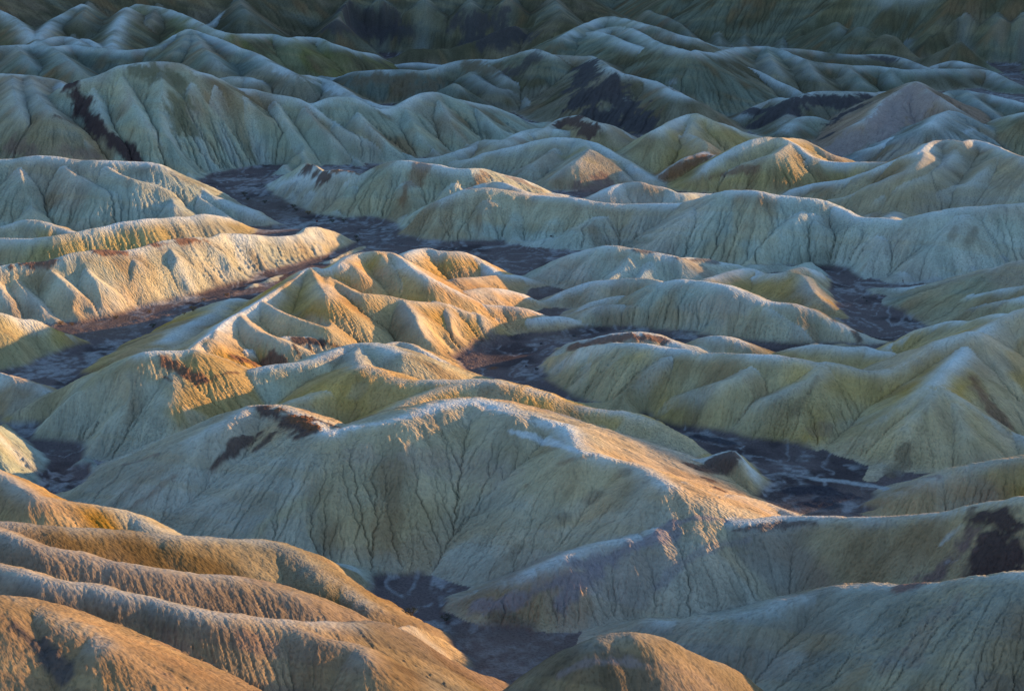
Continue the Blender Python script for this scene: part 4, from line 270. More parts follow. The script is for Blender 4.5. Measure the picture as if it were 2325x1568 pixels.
('h34',0.55,2,1,'2454 11138 284 -44 -115 -8 -34 -78 -14 -32 -64 -16 -33 -67 -14 -35 -67 -11 -35 -61 -10 -35 -50 -10 -33 -38 -9 -32 -27 -10 -31 -20 -10 -29 -16 -9 -29 -4 -9 -28 3 -10 -27 4 -10 -27 -4 -12 -28 -18 -14 -28 -18 -13 -26 -3 -13 -25 17 -12 -25 22 -12 -27 6 -10 -30 -16 -8 -33 -38 -6 -36 -55 -2'),
('h34',0.55,2,1,'2636 10911 277 -47 -111 -8 -38 -71 -13 -32 -51 -15 -30 -40 -16 -31 -42 -17 -30 -41 -16 -30 -30 -15 -27 -9 -13 -27 10 -11 -28 11 -8 -31 -2 -6 -34 -20 -4 -33 -20 -4 -33 -15 -6 -32 -12 -6 -31 -11 -7 -30 -11 -9 -30 -9 -10 -29 -5 -11 -28 -3 -12 -28 -2 -11 -29 -5 -10 -31 -14 -8 -34 -28 -6 -36 -40 -2 -37 -51 -2'),
('h34',0.5,2,0,'2262 10372 50 30 0 9 29 -1 8 30 4 9 32 15 8 33 20 10 29 3 10 27 -14 11 24 -26 11 22 -32 10 29 -8 7 30 2 4 30 -3 4 30 -4 5 30 -3 4'),
]
def ridge_points(s): return np.cumsum(np.array(s.split(), float).reshape(-1, 3), axis=0) / 10.0
LINES = [(h, t, r, ridge_points(s)) for h, t, r, k, s in RIDGES]
# outlines of the wash floors, metres
WASHES = [
[[-35.3, 496.0], [-30.2, 496.8], [-23.4, 497.8], [-20.7, 492.9], [-17.6, 489.2], [-17.7, 479.7], [-19.1, 471.7], [-15.6, 465.0], [-6.8, 463.9], [3.6, 462.8], [5.1, 455.3], [5.8, 442.9], [8.3, 437.0], [6.4, 431.8], [3.3, 421.8], [-7.7, 421.8], [-9.4, 437.0], [-15.4, 457.4], [-24.9, 466.1], [-28.8, 471.7], [-33.9, 480.9]],
[[-162.3, 640.4], [-154.0, 641.4], [-152.4, 622.8], [-135.9, 620.7], [-135.7, 619.2], [-132.9, 601.9], [-133.6, 595.7], [-127.8, 595.7], [-127.5, 583.0], [-128.8, 565.9], [-138.6, 567.5], [-140.1, 593.1], [-141.3, 601.9], [-148.9, 616.4], [-161.4, 637.4], [-177.6, 655.7], [-173.1, 639.5]],
[[-180.4, 786.4], [-176.6, 792.1], [-168.8, 796.9], [-160.0, 803.6], [-151.5, 820.5], [-140.7, 834.4], [-129.8, 850.3], [-121.9, 866.9], [-115.4, 875.4], [-111.1, 891.1], [-101.9, 903.7], [-90.2, 923.4], [-89.7, 911.0], [-98.9, 889.3], [-106.3, 880.5], [-119.3, 847.1], [-125.7, 822.0], [-131.2, 807.1], [-136.5, 792.6], [-137.9, 778.7], [-142.5, 762.5], [-147.8, 752.1], [-148.5, 736.9], [-152.0, 724.8], [-156.5, 712.9], [-155.3, 707.2], [-143.6, 699.2], [-143.9, 683.9], [-147.1, 670.2], [-152.0, 675.4], [-162.2, 692.6], [-167.6, 701.5], [-178.4, 708.3], [-192.4, 715.3], [-189.7, 704.9], [-180.1, 715.3], [-175.2, 722.4], [-171.8, 733.2], [-166.6, 744.4], [-159.4, 755.9], [-164.3, 762.5], [-175.0, 778.7]],
[[-178.3, 1150.4], [-175.4, 1183.1], [-162.1, 1201.8], [-149.8, 1216.4], [-136.6, 1217.7], [-139.3, 1183.1], [-141.0, 1156.2], [-139.6, 1140.0], [-130.6, 1105.8], [-117.5, 1071.9], [-104.8, 1044.7], [-87.5, 1033.8], [-86.1, 1032.8], [-74.1, 1035.2], [-63.1, 1028.1], [-57.4, 1012.0], [-55.7, 987.0], [-43.0, 971.3], [-30.6, 965.8], [-12.4, 967.1], [-4.8, 970.0], [-0.2, 947.6], [-2.4, 931.8], [13.8, 936.5], [25.1, 945.6], [23.2, 928.0], [17.2, 916.6], [6.1, 885.8], [-0.9, 893.9], [-8.0, 905.5], [-14.9, 931.8], [-27.1, 951.6], [-49.7, 953.6], [-59.2, 961.7], [-68.8, 957.6], [-77.1, 939.6], [-84.0, 916.6], [-89.7, 911.0], [-90.2, 923.4], [-80.2, 943.6], [-73.6, 965.8], [-85.3, 1006.8], [-98.6, 1022.7], [-105.1, 1006.8], [-128.4, 1003.2], [-113.0, 1014.3], [-125.8, 1035.2], [-139.2, 1064.3], [-151.4, 1087.3], [-165.2, 1112.2]],
[[110.1, 903.7], [125.3, 905.5], [144.1, 907.3], [146.7, 905.5], [150.3, 896.4], [151.3, 877.1], [150.3, 850.3], [148.1, 837.5], [153.0, 823.6], [158.3, 810.0], [163.1, 785.6], [156.9, 775.9], [146.6, 759.9], [139.8, 762.5], [135.0, 770.5], [131.5, 787.0], [134.2, 799.8], [134.3, 825.1], [135.5, 850.3], [140.8, 880.5], [138.7, 894.6], [136.3, 907.3], [124.7, 901.1]],
[[29.7, 782.8], [45.9, 782.8], [71.4, 773.2], [55.8, 777.3], [73.6, 769.1], [85.2, 762.5], [96.7, 757.2], [108.3, 753.9], [126.3, 753.9], [138.2, 753.4], [144.4, 754.7], [136.8, 745.7], [134.4, 752.1], [117.0, 755.9], [105.1, 748.2], [97.6, 740.7], [92.2, 744.4], [88.5, 759.9], [84.2, 765.1], [69.2, 759.9], [66.4, 755.9], [62.9, 762.5], [54.7, 775.9], [42.5, 778.7], [26.6, 765.1], [17.2, 749.5], [12.7, 734.5], [10.1, 715.3], [12.1, 697.0], [18.4, 681.7], [23.5, 671.2], [31.2, 662.0], [23.4, 666.1], [12.9, 677.5], [1.0, 693.7], [-6.3, 700.4], [-11.9, 701.9], [-17.9, 717.6], [-22.4, 734.5], [-20.2, 741.9], [-14.5, 750.8], [-2.0, 767.8], [8.5, 773.2], [20.8, 777.3]],
[[42.8, 652.0], [48.4, 643.3], [59.5, 636.6], [56.7, 639.1], [66.5, 633.8], [75.6, 624.6], [71.9, 625.4], [81.9, 621.1], [89.1, 616.0], [93.7, 610.0], [93.3, 600.1], [91.9, 594.0], [87.3, 584.6], [91.8, 581.3], [98.6, 578.0], [104.1, 569.9], [101.5, 560.4], [97.5, 555.8], [102.3, 551.2], [96.1, 547.5], [80.0, 549.0], [75.7, 555.8], [73.5, 560.4], [70.7, 563.5], [72.7, 569.9], [77.0, 581.3], [75.2, 591.4], [72.8, 605.5], [70.6, 613.6], [65.2, 610.9], [61.9, 606.3], [59.3, 614.5], [52.8, 631.6], [54.5, 622.8], [47.3, 641.4]],
[[-123.8, 1932.1], [-38.7, 1916.4], [-9.2, 1911.7], [-52.0, 1863.2], [-77.3, 1848.5], [-101.5, 1848.5], [-107.8, 1834.1], [-116.1, 1878.1]],
[[291.4, 1989.3], [318.9, 1969.3], [347.8, 1878.1], [357.5, 1852.9], [388.2, 1863.2], [412.1, 1841.3], [452.2, 1831.2], [423.8, 1713.3], [415.1, 1792.0], [407.4, 1819.8], [404.1, 1870.6], [368.1, 1805.8], [368.1, 1834.1], [360.9, 1870.6], [357.6, 1932.1], [321.7, 1940.1]],
]
# colour of a bed or cap, softness, drip, strength, discs (x, y, radius) on the ground
PATCHES = [
((0.66, 0.66, 0.66),0.9,0.5,0.55,[(-51.9,555.5,2.0),(-50.3,556.6,2.0),(-48.7,557.4,2.0),(-47.1,558.1,2.0),(-45.5,558.9,2.0),(-44.0,559.2,2.0),(-42.5,559.5,2.0),(-41.0,559.5,2.0),(-39.5,559.5,2.0),(-38.0,559.5,2.0),(-36.5,559.7,2.0),(-35.1,560.2,2.0),(-33.6,561.0,2.0),(-32.1,561.8,2.0),(-30.7,562.6,2.0),(-29.2,563.1,2.0),(-27.7,563.9,2.0),(-26.4,564.9,2.0),(-25.1,565.7,2.0),(-23.7,566.8,2.0),(-22.4,568.1,2.0),(-21.1,569.4,2.0),(-19.7,570.2,2.0),(-18.2,570.9,2.0),(-16.7,572.0,2.0),(-15.3,573.0,2.0),(-13.4,573.3,2.0),(-11.6,573.6,2.0),(-9.8,573.6,2.0),(-8.4,572.2,2.0),(-7.0,571.2,2.0),(-5.6,569.6,2.0),(-4.2,568.3,2.0),(-2.8,566.8,2.0),(-1.5,565.5,2.0),(-0.1,564.4,2.0),(1.2,563.4,2.0),(2.6,562.3,2.0),(3.9,561.5,2.0),(5.3,560.5,2.0),(6.6,559.7,2.0),(8.0,558.7,2.0),(9.3,557.9,2.0),(10.6,556.8,2.0)]),
((0.66, 0.66, 0.66),0.6,0.4,0.6,[(-0.4,554.8,1.5),(0.6,554.2,1.5),(1.6,553.7,1.5),(2.6,553.2,1.5),(3.5,552.7,1.5),(4.5,552.1,1.5),(5.5,551.9,1.5),(6.5,551.9,1.5),(7.5,551.4,1.5),(8.5,550.8,1.4),(9.5,549.5,1.4),(10.4,547.7,1.4),(11.4,545.6,1.4),(12.3,543.8,1.4),(13.3,542.2,1.4),(14.4,540.1,1.4),(15.5,538.3,1.4),(16.6,536.7,1.4),(17.7,535.4,1.4),(18.7,534.9,1.4),(19.8,534.4,1.4),(20.9,534.1,1.4),(21.9,533.9,1.4),(23.0,533.3,1.4)]),
((0.66, 0.66, 0.66),0.7,0.2,0.8,[(-107.5,682.7,0.7),(-107.3,683.8,0.7),(-107.1,684.8,0.7),(-106.9,685.8,0.7),(-106.7,686.9,0.7),(-106.5,687.9,0.7),(-106.3,689.2,0.7),(-106.1,690.3,0.7),(-105.8,691.3,0.7),(-105.6,692.4,0.7),(-105.4,693.4,0.7),(-105.2,694.2,0.7),(-104.9,695.2,0.7),(-104.7,696.0,0.7),(-104.5,697.1,0.7),(-104.2,697.9,0.7),(-104.0,699.2,0.7),(-103.8,700.5,0.7),(-103.6,701.8,0.7),(-103.4,703.1,0.7),(-103.2,704.1,0.7),(-102.9,705.2,0.7),(-102.7,706.2,0.7),(-102.5,707.3,0.7),(-102.2,708.3,0.7),(-102.0,709.6,0.7),(-101.8,710.7,0.7),(-101.5,711.7,0.7),(-101.3,712.7,0.7),(-101.1,714.0,0.7),(-100.8,715.1,0.7),(-100.6,716.1,0.7),(-100.3,717.2,0.7),(-100.1,718.2,0.7),(-99.8,719.3,0.7),(-99.6,720.6,0.7),(-99.3,721.6,0.7),(-99.1,722.9,0.7),(-98.9,724.2,0.7),(-98.6,725.3,0.7),(-98.3,726.3,0.7),(-98.0,727.1,0.7),(-97.7,727.9,0.7),(-97.4,728.7,0.7),(-97.1,729.5,0.7),(-96.8,730.2,0.7),(-96.4,731.0,0.7),(-96.1,731.8,0.7),(-95.8,732.3,0.7),(-95.4,733.1,0.7),(-95.1,733.9,0.7),(-94.8,734.7,0.7),(-94.5,735.5,0.7),(-94.2,736.2,0.7),(-93.8,737.0,0.7),(-93.5,737.8,0.7),(-93.2,738.6,0.7),(-92.9,739.6,0.7),(-92.6,740.4,0.7),(-83.7,768.4,0.7),(-83.4,769.4,0.7),(-83.0,770.5,0.7),(-82.7,771.5,0.7),(-82.4,772.8,0.7),(-82.1,773.8,0.7),(-81.7,774.9,0.7),(-81.4,776.2,0.7),(-81.1,777.2,0.7),(-80.8,778.5,0.7),(-80.4,779.6,0.7),(-80.2,781.2,0.7),(-79.8,782.5,0.7),(-79.6,784.6,0.7)]),
((0.105, 0.058, 0.046),0.35,0.6,0.95,[(-73.5,580.1,4.6),(-69.8,576.7,4.6),(-65.7,572.5,4.5),(-61.2,565.2,4.5),(-57.0,558.7,4.4)]),
((0.2, 0.085, 0.04),0.5,0.4,0.85,[(-68.3,579.6,2.6),(-66.0,576.2,2.6),(-63.9,573.0,2.6),(-61.7,569.4,2.6),(-59.5,565.7,2.6),(-56.2,559.7,2.6)]),
((0.105, 0.058, 0.046),0.5,1,0.9,[(-72.7,567.3,1.9),(-74.1,566.5,1.9),(-75.3,564.9,1.9),(-76.6,563.6,1.9),(-77.5,562.1,1.9),(-78.5,560.8,1.9),(-79.4,559.2,1.9),(-80.4,557.6,1.9),(-81.5,555.8,1.9),(-82.5,554.2,1.9),(-83.7,552.7,1.9),(-84.9,551.1,1.9)]),
((0.105, 0.058, 0.046),0.5,1,0.8,[(-68.6,564.4,1.4),(-69.4,562.8,1.4),(-70.2,561.5,1.4),(-71.0,560.8,1.4),(-71.9,559.7,1.4),(-72.7,558.7,1.3)]),
((0.105, 0.058, 0.046),0.6,0.6,0.8,[(-56.7,569.9,1.1),(-55.8,569.1,1.1),(-54.9,568.6,1.1),(-54.1,568.3,1.1),(-53.2,568.1,1.1),(-52.4,567.8,1.1),(-51.6,567.3,1.1),(-50.6,565.2,1.1),(-49.5,561.3,1.1),(-48.5,559.2,1.1)]),
((0.18, 0.078, 0.05),0.35,0.6,0.9,[(-111.4,643.8,4.2),(-108.0,641.4,4.2),(-104.6,639.1,4.1),(-101.5,638.3,4.1)]),
((0.105, 0.058, 0.046),0.4,0.6,0.95,[(-111.4,637.3,1.8),(-110.2,635.7,1.8),(-108.9,634.1,1.8)]),
((0.105, 0.058, 0.046),0.5,0.5,0.8,[(-101.9,634.1,1.1),(-101.3,635.4,1.1),(-100.6,636.2,1.1),(-99.9,637.0,1.1),(-99.1,637.5,1.1),(-98.4,638.3,1.1),(-97.8,639.1,1.1),(-97.1,639.6,1.1),(-96.5,640.4,1.1),(-95.9,641.2,1.1),(-95.3,642.0,1.1),(-94.6,642.8,1.1),(-94.0,643.5,1.1),(-93.4,644.3,1.1),(-92.7,645.1,1.1),(-92.1,645.9,1.1),(-91.5,646.7,1.1),(-90.9,647.7,1.1),(-90.3,648.8,1.1),(-89.7,650.1,1.1)]),
((0.18, 0.078, 0.05),0.35,0.8,0.9,[(-96.5,680.9,3.7),(-92.2,685.1,3.8),(-88.4,689.0,3.8),(-84.2,690.8,3.8),(-82.0,690.3,3.8)]),
((0.105, 0.058, 0.046),0.35,0.8,0.95,[(-75.9,707.0,2.7),(-73.7,707.5,2.7),(-71.5,708.0,2.7),(-69.3,708.6,2.7),(-67.1,708.8,2.7)]),
((0.2, 0.085, 0.04),0.5,0.5,0.85,[(-66.0,709.3,1.5),(-64.6,709.1,1.5),(-63.2,709.1,1.5),(-62.1,709.3,1.5),(-58.6,681.9,1.5)]),
((0.105, 0.058, 0.046),0.5,0.3,0.9,[(-76.8,699.7,0.8),(-76.4,698.6,0.8),(-75.9,697.6,0.8),(-75.5,697.1,0.8),(-75.1,696.3,0.8),(-74.8,695.8,0.8),(-74.4,695.2,0.8),(-74.0,694.7,0.8),(-73.6,693.9,0.8),(-73.2,693.2,0.8)]),
((0.105, 0.058, 0.046),0.5,0.3,0.9,[(-71.8,705.7,0.8),(-71.5,704.9,0.8),(-71.1,704.1,0.8),(-70.8,703.3,0.8),(-70.5,701.8,0.8),(-69.9,698.1,0.8),(-67.3,673.6,0.8)]),
((0.18, 0.078, 0.05),0.4,1,0.9,[(-202.4,820.3,3.2),(-198.9,821.9,3.2),(-196.8,822.7,3.2),(-194.8,824.0,3.2),(-192.7,824.5,3.2),(-190.5,825.0,3.2),(-188.5,826.1,3.2),(-186.5,826.9,3.2),(-184.6,827.9,3.2),(-182.7,830.0,3.2),(-181.0,832.9,3.2),(-178.3,834.4,3.2),(-175.9,836.8,3.2),(-173.6,838.9,3.2),(-171.4,841.0,3.2),(-169.0,842.3,3.2),(-166.7,843.8,3.2),(-163.3,846.7,3.2)]),
((0.18, 0.078, 0.05),0.4,1,0.9,[(-157.2,857.7,3.3),(-155.4,860.0,3.3),(-153.5,862.6,3.3),(-151.6,864.7,3.3),(-149.7,866.6,3.3),(-147.7,868.4,3.3),(-145.8,870.7,3.3),(-143.9,873.3,3.3),(-142.0,876.0,3.3),(-140.2,878.8,3.3),(-137.4,880.9,3.3),(-134.7,883.5,3.3)]),
((0.2, 0.085, 0.04),0.7,1,0.5,[(-151.0,860.5,3.3),(-149.0,862.4,3.3),(-147.1,864.2,3.3),(-145.2,866.6,3.3),(-143.3,868.9,3.3),(-141.4,871.5,3.3),(-139.5,874.1,3.3),(-137.6,876.2,3.3),(-135.6,878.3,3.3),(-133.6,880.4,3.3),(-131.6,882.2,3.3),(-129.7,885.4,3.3),(-127.9,888.7,3.4)]),
((0.105, 0.058, 0.046),0.4,1,0.9,[(-112.1,1107.1,3.1),(-108.3,1094.0,3.1),(-104.0,1084.1,3.0),(-100.2,1074.9,3.0),(-96.8,1069.5,3.0)]),
((0.2, 0.085, 0.04),0.4,0.6,0.9,[(-94.0,1074.2,2.8),(-91.7,1073.4,2.8),(-89.5,1072.9,2.8),(-87.3,1073.4,2.8),(-84.9,1071.5,2.7),(-82.7,1071.0,2.7),(-80.4,1070.0,2.7)]),
((0.105, 0.058, 0.046),0.3,0.7,0.95,[(26.3,1269.0,5.9),(33.3,1273.7,5.9),(39.1,1268.7,5.9),(42.6,1255.9,5.8),(46.1,1243.4,5.8)]),
((0.072, 0.056, 0.056),0.3,0.5,0.95,[(57.2,1522.0,12.7),(54.9,1489.6,12.4),(48.8,1444.2,12.0),(41.8,1430.6,11.9),(57.0,1424.3,11.9),(65.1,1435.6,12.0),(70.0,1419.1,11.8),(77.6,1396.7,11.7),(64.8,1398.8,11.7),(74.5,1387.8,11.6),(83.7,1370.6,11.5),(56.4,1405.8,11.7),(88.5,1362.2,11.4)]),
((0.072, 0.056, 0.056),0.3,0.5,0.95,[(168.6,1409.7,8.6),(176.7,1404.5,8.5),(185.0,1402.2,8.5),(178.6,1393.5,8.5),(172.3,1384.7,8.4),(163.7,1384.4,8.4),(189.5,1386.5,8.4)]),
((0.072, 0.056, 0.056),0.3,0.5,0.95,[(201.3,1403.2,7.9),(208.1,1408.7,7.9),(214.6,1412.6,7.9),(219.6,1409.2,7.9),(224.7,1406.3,7.9),(230.2,1407.1,7.9),(236.1,1409.7,7.9),(233.9,1370.6,7.7),(229.4,1375.0,7.7),(224.9,1379.4,7.8),(219.0,1368.5,7.7),(212.7,1354.6,7.6),(205.2,1318.3,7.4),(245.8,1422.3,8.0)]),
((0.33, 0.235, 0.2),0.3,0.2,0.9,[(264.6,1345.7,12.7),(253.8,1330.9,12.5),(242.9,1303.2,12.3),(227.9,1273.7,12.0),(212.9,1271.8,12.0),(205.5,1267.4,11.9),(259.6,1317.3,12.4),(267.2,1326.4,12.5),(258.8,1306.3,12.3)]),
((0.072, 0.056, 0.056),0.5,0.6,0.8,[(-154.7,1899.4,12.3),(-148.2,1958.1,12.7),(-137.1,1959.4,12.7),(-125.8,1959.2,12.7),(-114.6,1960.2,12.7)]),
((0.072, 0.056, 0.056),0.5,0.6,0.85,[(-46.7,1945.6,12.6),(-35.4,1942.2,12.5),(-24.2,1941.7,12.5),(-13.0,1938.0,12.5),(-1.8,1861.5,12.0),(12.5,1857.3,12.0),(-39.0,1932.5,12.5),(-29.1,1930.4,12.5),(-18.4,1848.7,12.0),(-8.9,1846.9,11.9)]),
((0.072, 0.056, 0.056),0.5,0.6,0.75,[(-164.6,1845.0,6.8),(-159.5,1840.3,6.8),(-154.7,1839.3,6.8),(-150.1,1840.3,6.8),(-145.6,1843.5,6.8),(-146.8,1920.0,7.1),(-143.6,1942.7,7.2),(-138.9,1947.7,7.2),(-134.2,1950.8,7.2),(-129.3,1952.6,7.2),(-124.3,1952.9,7.2),(-119.3,1952.6,7.2),(-114.3,1952.1,7.2),(-109.2,1950.8,7.2),(-104.2,1949.8,7.2),(-99.1,1948.5,7.2)]),
((0.072, 0.056, 0.056),0.5,0.5,0.8,[(304.2,1752.3,5.8),(310.4,1756.8,5.8),(316.2,1758.9,5.8),(320.7,1757.6,5.8),(324.8,1753.9,5.8)]),
((0.18, 0.078, 0.05),0.4,0.6,0.85,[(22.5,729.5,2.9),(24.7,729.5,2.9),(26.9,729.7,2.9),(29.0,730.0,2.9),(31.2,730.2,2.9),(33.4,730.2,2.9),(35.6,730.5,2.9),(37.8,730.8,2.9),(40.0,731.3,2.9),(42.1,731.0,2.9),(44.3,730.8,2.9),(46.5,731.0,2.9),(48.7,732.1,2.9),(51.1,732.1,2.9),(53.5,732.6,2.9),(55.8,732.3,2.9)]),
((0.105, 0.058, 0.046),0.5,1,0.9,[(52.6,569.1,2.7),(55.0,571.2,2.8),(57.4,574.1,2.8),(60.2,577.2,2.8),(62.7,578.3,2.8),(65.8,580.1,2.8),(56.3,557.1,2.7),(56.7,538.0,2.6)]),
((0.105, 0.058, 0.046),0.6,0.8,0.75,[(56.7,495.7,1.6),(58.0,496.0,1.6),(59.3,496.0,1.6),(60.6,496.5,1.6),(61.9,496.8,1.6),(63.2,497.0,1.6),(64.5,497.6,1.6),(65.9,498.1,1.6),(67.2,498.6,1.6),(68.4,499.1,1.6),(69.6,499.6,1.6),(70.7,499.6,1.6),(71.8,499.6,1.6),(72.8,499.4,1.6),(74.0,499.1,1.6),(75.1,498.6,1.6),(76.2,498.1,1.6),(77.2,497.6,1.6)]),
((0.25, 0.19, 0.19),0.6,0.5,0.75,[(16.0,479.8,2.8),(24.4,482.9,2.8),(32.9,487.9,2.9),(41.7,494.4,2.9)]),
((0.25, 0.19, 0.19),0.6,0.5,0.75,[(-8.5,470.7,3.0),(-5.4,469.1,3.0),(-2.4,468.3,3.0),(-0.4,468.8,3.0),(1.6,469.1,3.0),(3.7,469.6,3.0),(5.7,470.7,3.0),(7.7,471.4,3.0),(15.9,475.1,3.0),(14.5,472.0,3.0),(13.0,468.8,3.0),(11.6,466.2,3.0),(20.1,478.2,3.0)]),
((0.25, 0.19, 0.19),0.6,0.5,0.7,[(36.2,491.6,1.2),(36.9,492.3,1.2),(37.7,493.4,1.2),(38.5,494.4,1.2),(39.3,495.2,1.2),(40.1,495.7,1.2),(40.8,496.3,1.2),(41.6,497.0,1.2),(42.5,497.3,1.2),(43.3,497.6,1.2),(44.2,498.1,1.2),(45.1,498.6,1.2),(46.0,498.9,1.2),(46.9,499.1,1.2),(47.9,499.4,1.2),(48.8,499.4,1.2),(49.8,499.6,1.2),(50.7,499.9,1.2),(51.6,499.9,1.2),(52.5,499.9,1.2),(53.3,500.2,1.2),(54.2,500.2,1.2),(55.0,500.2,1.2)]),
((0.25, 0.19, 0.19),0.7,0.5,0.6,[(35.1,474.6,1.4),(36.0,475.4,1.4),(36.9,476.1,1.4),(37.7,477.2,1.4),(38.6,478.2,1.4),(39.5,479.3,1.4),(40.5,480.1,1.4),(41.4,481.1,1.4),(42.4,482.2,1.4),(43.3,482.9,1.4),(44.3,483.7,1.4),(45.2,484.8,1.4),(46.2,485.5,1.4),(47.3,486.3,1.4),(48.4,486.9,1.4),(49.5,487.6,1.4),(50.6,488.4,1.4),(51.7,489.2,1.4),(52.8,490.0,1.4),(54.0,490.5,1.4),(55.2,491.3,1.4),(56.3,491.6,1.4),(57.5,491.8,1.4),(58.6,492.1,1.4),(59.8,492.3,1.4)]),
((0.17, 0.115, 0.07),0.6,0.3,0.8,[(-4.4,465.7,2.1),(-2.9,465.4,2.1),(-1.4,465.2,2.1),(0.1,464.7,2.1),(1.6,464.1,2.1)]),
((0.07, 0.04, 0.036),0.4,0.35,0.95,[(115.3,479.8,6.2),(119.5,477.2,6.2),(120.5,472.2,6.1),(115.4,472.5,6.1),(118.2,466.7,6.1),(113.0,468.1,6.1),(117.5,461.8,6.0),(112.0,463.4,6.0),(120.1,464.9,6.1)]),
((0.19, 0.105, 0.085),0.6,0.5,0.9,[(112.3,476.7,3.6),(110.1,473.8,3.5),(108.0,470.9,3.5),(105.7,469.1,3.5),(103.4,467.3,3.5),(100.9,466.7,3.5),(91.0,430.7,3.2),(87.4,431.0,3.2)]),
((0.66, 0.66, 0.66),0.9,0.9,0.4,[(105.1,476.9,0.9),(105.7,477.5,0.9),(106.3,478.0,0.9),(106.8,478.2,0.9),(107.4,478.8,1.0),(107.9,479.0,1.0),(108.6,479.3,1.0),(109.2,479.5,1.0),(109.9,479.8,1.0),(110.5,480.1,1.0)]),
((0.66, 0.66, 0.66),0.9,0.9,0.3,[(105.5,470.4,0.8),(106.1,470.1,0.8),(106.6,469.9,0.8),(107.2,469.9,0.8),(107.8,469.6,0.8)]),
((0.072, 0.056, 0.056),0.5,0.8,0.85,[(-86.7,337.2,2.1),(-85.4,336.4,2.1),(-84.1,335.9,2.1),(-82.9,335.4,2.1),(-81.6,334.6,2.1),(-80.3,333.0,2.1),(-79.0,331.5,2.1),(-77.2,329.4,2.1)]),
((0.19, 0.105, 0.085),0.7,0.8,0.5,[(-64.9,361.0,2.2),(-62.9,358.1,2.2)]),
((0.19, 0.105, 0.085),0.7,0.8,0.5,[(-50.2,362.8,2.2),(-48.6,362.8,2.2),(-47.1,362.8,2.2)]),
((0.19, 0.105, 0.085),0.7,0.8,0.4,[(-56.3,354.7,2.3),(-60.7,336.2,2.2)]),
((0.15, 0.125, 0.07),0.5,0.8,0.8,[(-228.3,1244.4,9.4),(-221.0,1243.6,9.3),(-214.0,1244.4,9.3),(-204.1,1241.8,9.3),(-197.6,1228.8,9.2),(-197.0,1210.7,9.1)]),
((0.07, 0.04, 0.036),0.5,0.6,0.98,[(-262.9,1233.7,5.8),(-258.0,1222.2,5.8),(-255.3,1215.2,5.7),(-252.3,1206.6,5.7),(-247.4,1197.7,5.7),(-242.5,1188.5,5.6),(-238.1,1184.6,5.6),(-233.8,1181.0,5.6),(-229.6,1177.3,5.6),(-225.4,1174.2,5.5),(-221.4,1171.6,5.5),(-218.6,1168.2,5.5),(-215.9,1164.8,5.5)]),
((0.105, 0.058, 0.046),0.5,0.7,0.7,[(-264.0,1183.1,3.9),(-260.9,1183.3,3.9),(-258.3,1185.9,3.9)]),
((0.19, 0.105, 0.085),0.6,0.5,0.6,[(-281.6,1164.8,7.2),(-272.7,1157.2,7.2)]),
((0.19, 0.105, 0.085),0.6,0.5,0.5,[(-254.6,1156.4,6.6),(-249.5,1157.5,6.6),(-244.4,1159.0,6.6),(-237.5,1160.1,6.6)]),
((0.17, 0.115, 0.07),0.6,0.8,0.8,[(-115.9,1559.9,8.7),(-109.9,1560.1,8.7),(-103.9,1561.2,8.7),(-98.0,1562.5,8.7),(-92.0,1562.8,8.7),(-85.9,1562.2,8.7),(-79.9,1562.0,8.7),(-73.8,1561.7,8.7),(-67.8,1562.2,8.7),(-61.7,1560.4,8.7),(-55.7,1559.4,8.7),(-61.6,1555.7,8.6),(-67.5,1553.1,8.6),(-73.4,1551.0,8.6),(-79.3,1549.2,8.6)]),
((0.17, 0.115, 0.07),0.6,0.8,0.8,[(-36.9,1584.2,7.3),(-31.1,1576.1,7.3),(-25.3,1569.3,7.3),(-19.6,1562.5,7.2),(-13.5,1553.6,7.2),(-7.5,1545.8,7.1),(-2.7,1546.8,7.2),(2.1,1547.1,7.2)]),
((0.072, 0.056, 0.056),0.6,0.6,0.7,[(-1.5,1543.2,9.3),(6.8,1538.5,9.2),(14.0,1547.3,9.3)]),
((0.2, 0.085, 0.04),0.3,0.4,0.8,[(86.3,1146.2,4.5),(89.4,1148.6,4.6),(92.5,1150.2,4.6),(95.6,1152.2,4.6),(98.8,1154.3,4.6),(102.0,1157.5,4.6),(105.4,1161.6,4.6),(111.3,1167.4,4.6)]),
((0.18, 0.078, 0.05),0.6,0.7,0.7,[(109.3,1125.3,3.4),(111.8,1126.4,3.4),(114.3,1127.2,3.4),(116.8,1128.2,3.4),(119.2,1128.2,3.4),(121.6,1128.5,3.4),(124.1,1128.7,3.4),(126.5,1128.7,3.4),(128.9,1129.0,3.4),(131.9,1128.7,3.4),(135.0,1128.7,3.4)]),
((0.19, 0.105, 0.085),0.6,0.6,0.8,[(47.5,1132.9,5.3),(53.2,1141.5,5.3),(54.5,1130.6,5.3),(50.6,1127.2,5.3),(46.6,1124.3,5.2),(42.7,1121.7,5.2),(38.3,1121.4,5.2),(34.0,1121.7,5.2)]),
((0.4, 0.3, 0.14),0.6,0.6,0.6,[(31.1,1182.3,4.9),(35.6,1180.4,4.9),(40.1,1178.1,4.9),(43.7,1151.5,4.8)]),
((0.2, 0.085, 0.04),0.6,0.8,0.6,[(-47.5,1064.0,3.7),(-49.4,1060.1,3.7),(-51.3,1056.7,3.7),(-52.8,1052.0,3.7),(-54.2,1046.0,3.7),(-55.1,1042.0,3.6),(-56.0,1038.4,3.6),(-56.9,1035.2,3.6)]),
((0.2, 0.085, 0.04),0.6,0.8,0.6,[(-13.5,1066.3,3.2),(-15.5,1059.8,3.2),(-17.5,1055.1,3.2),(-19.5,1051.7,3.2),(-21.1,1026.4,3.1)]),
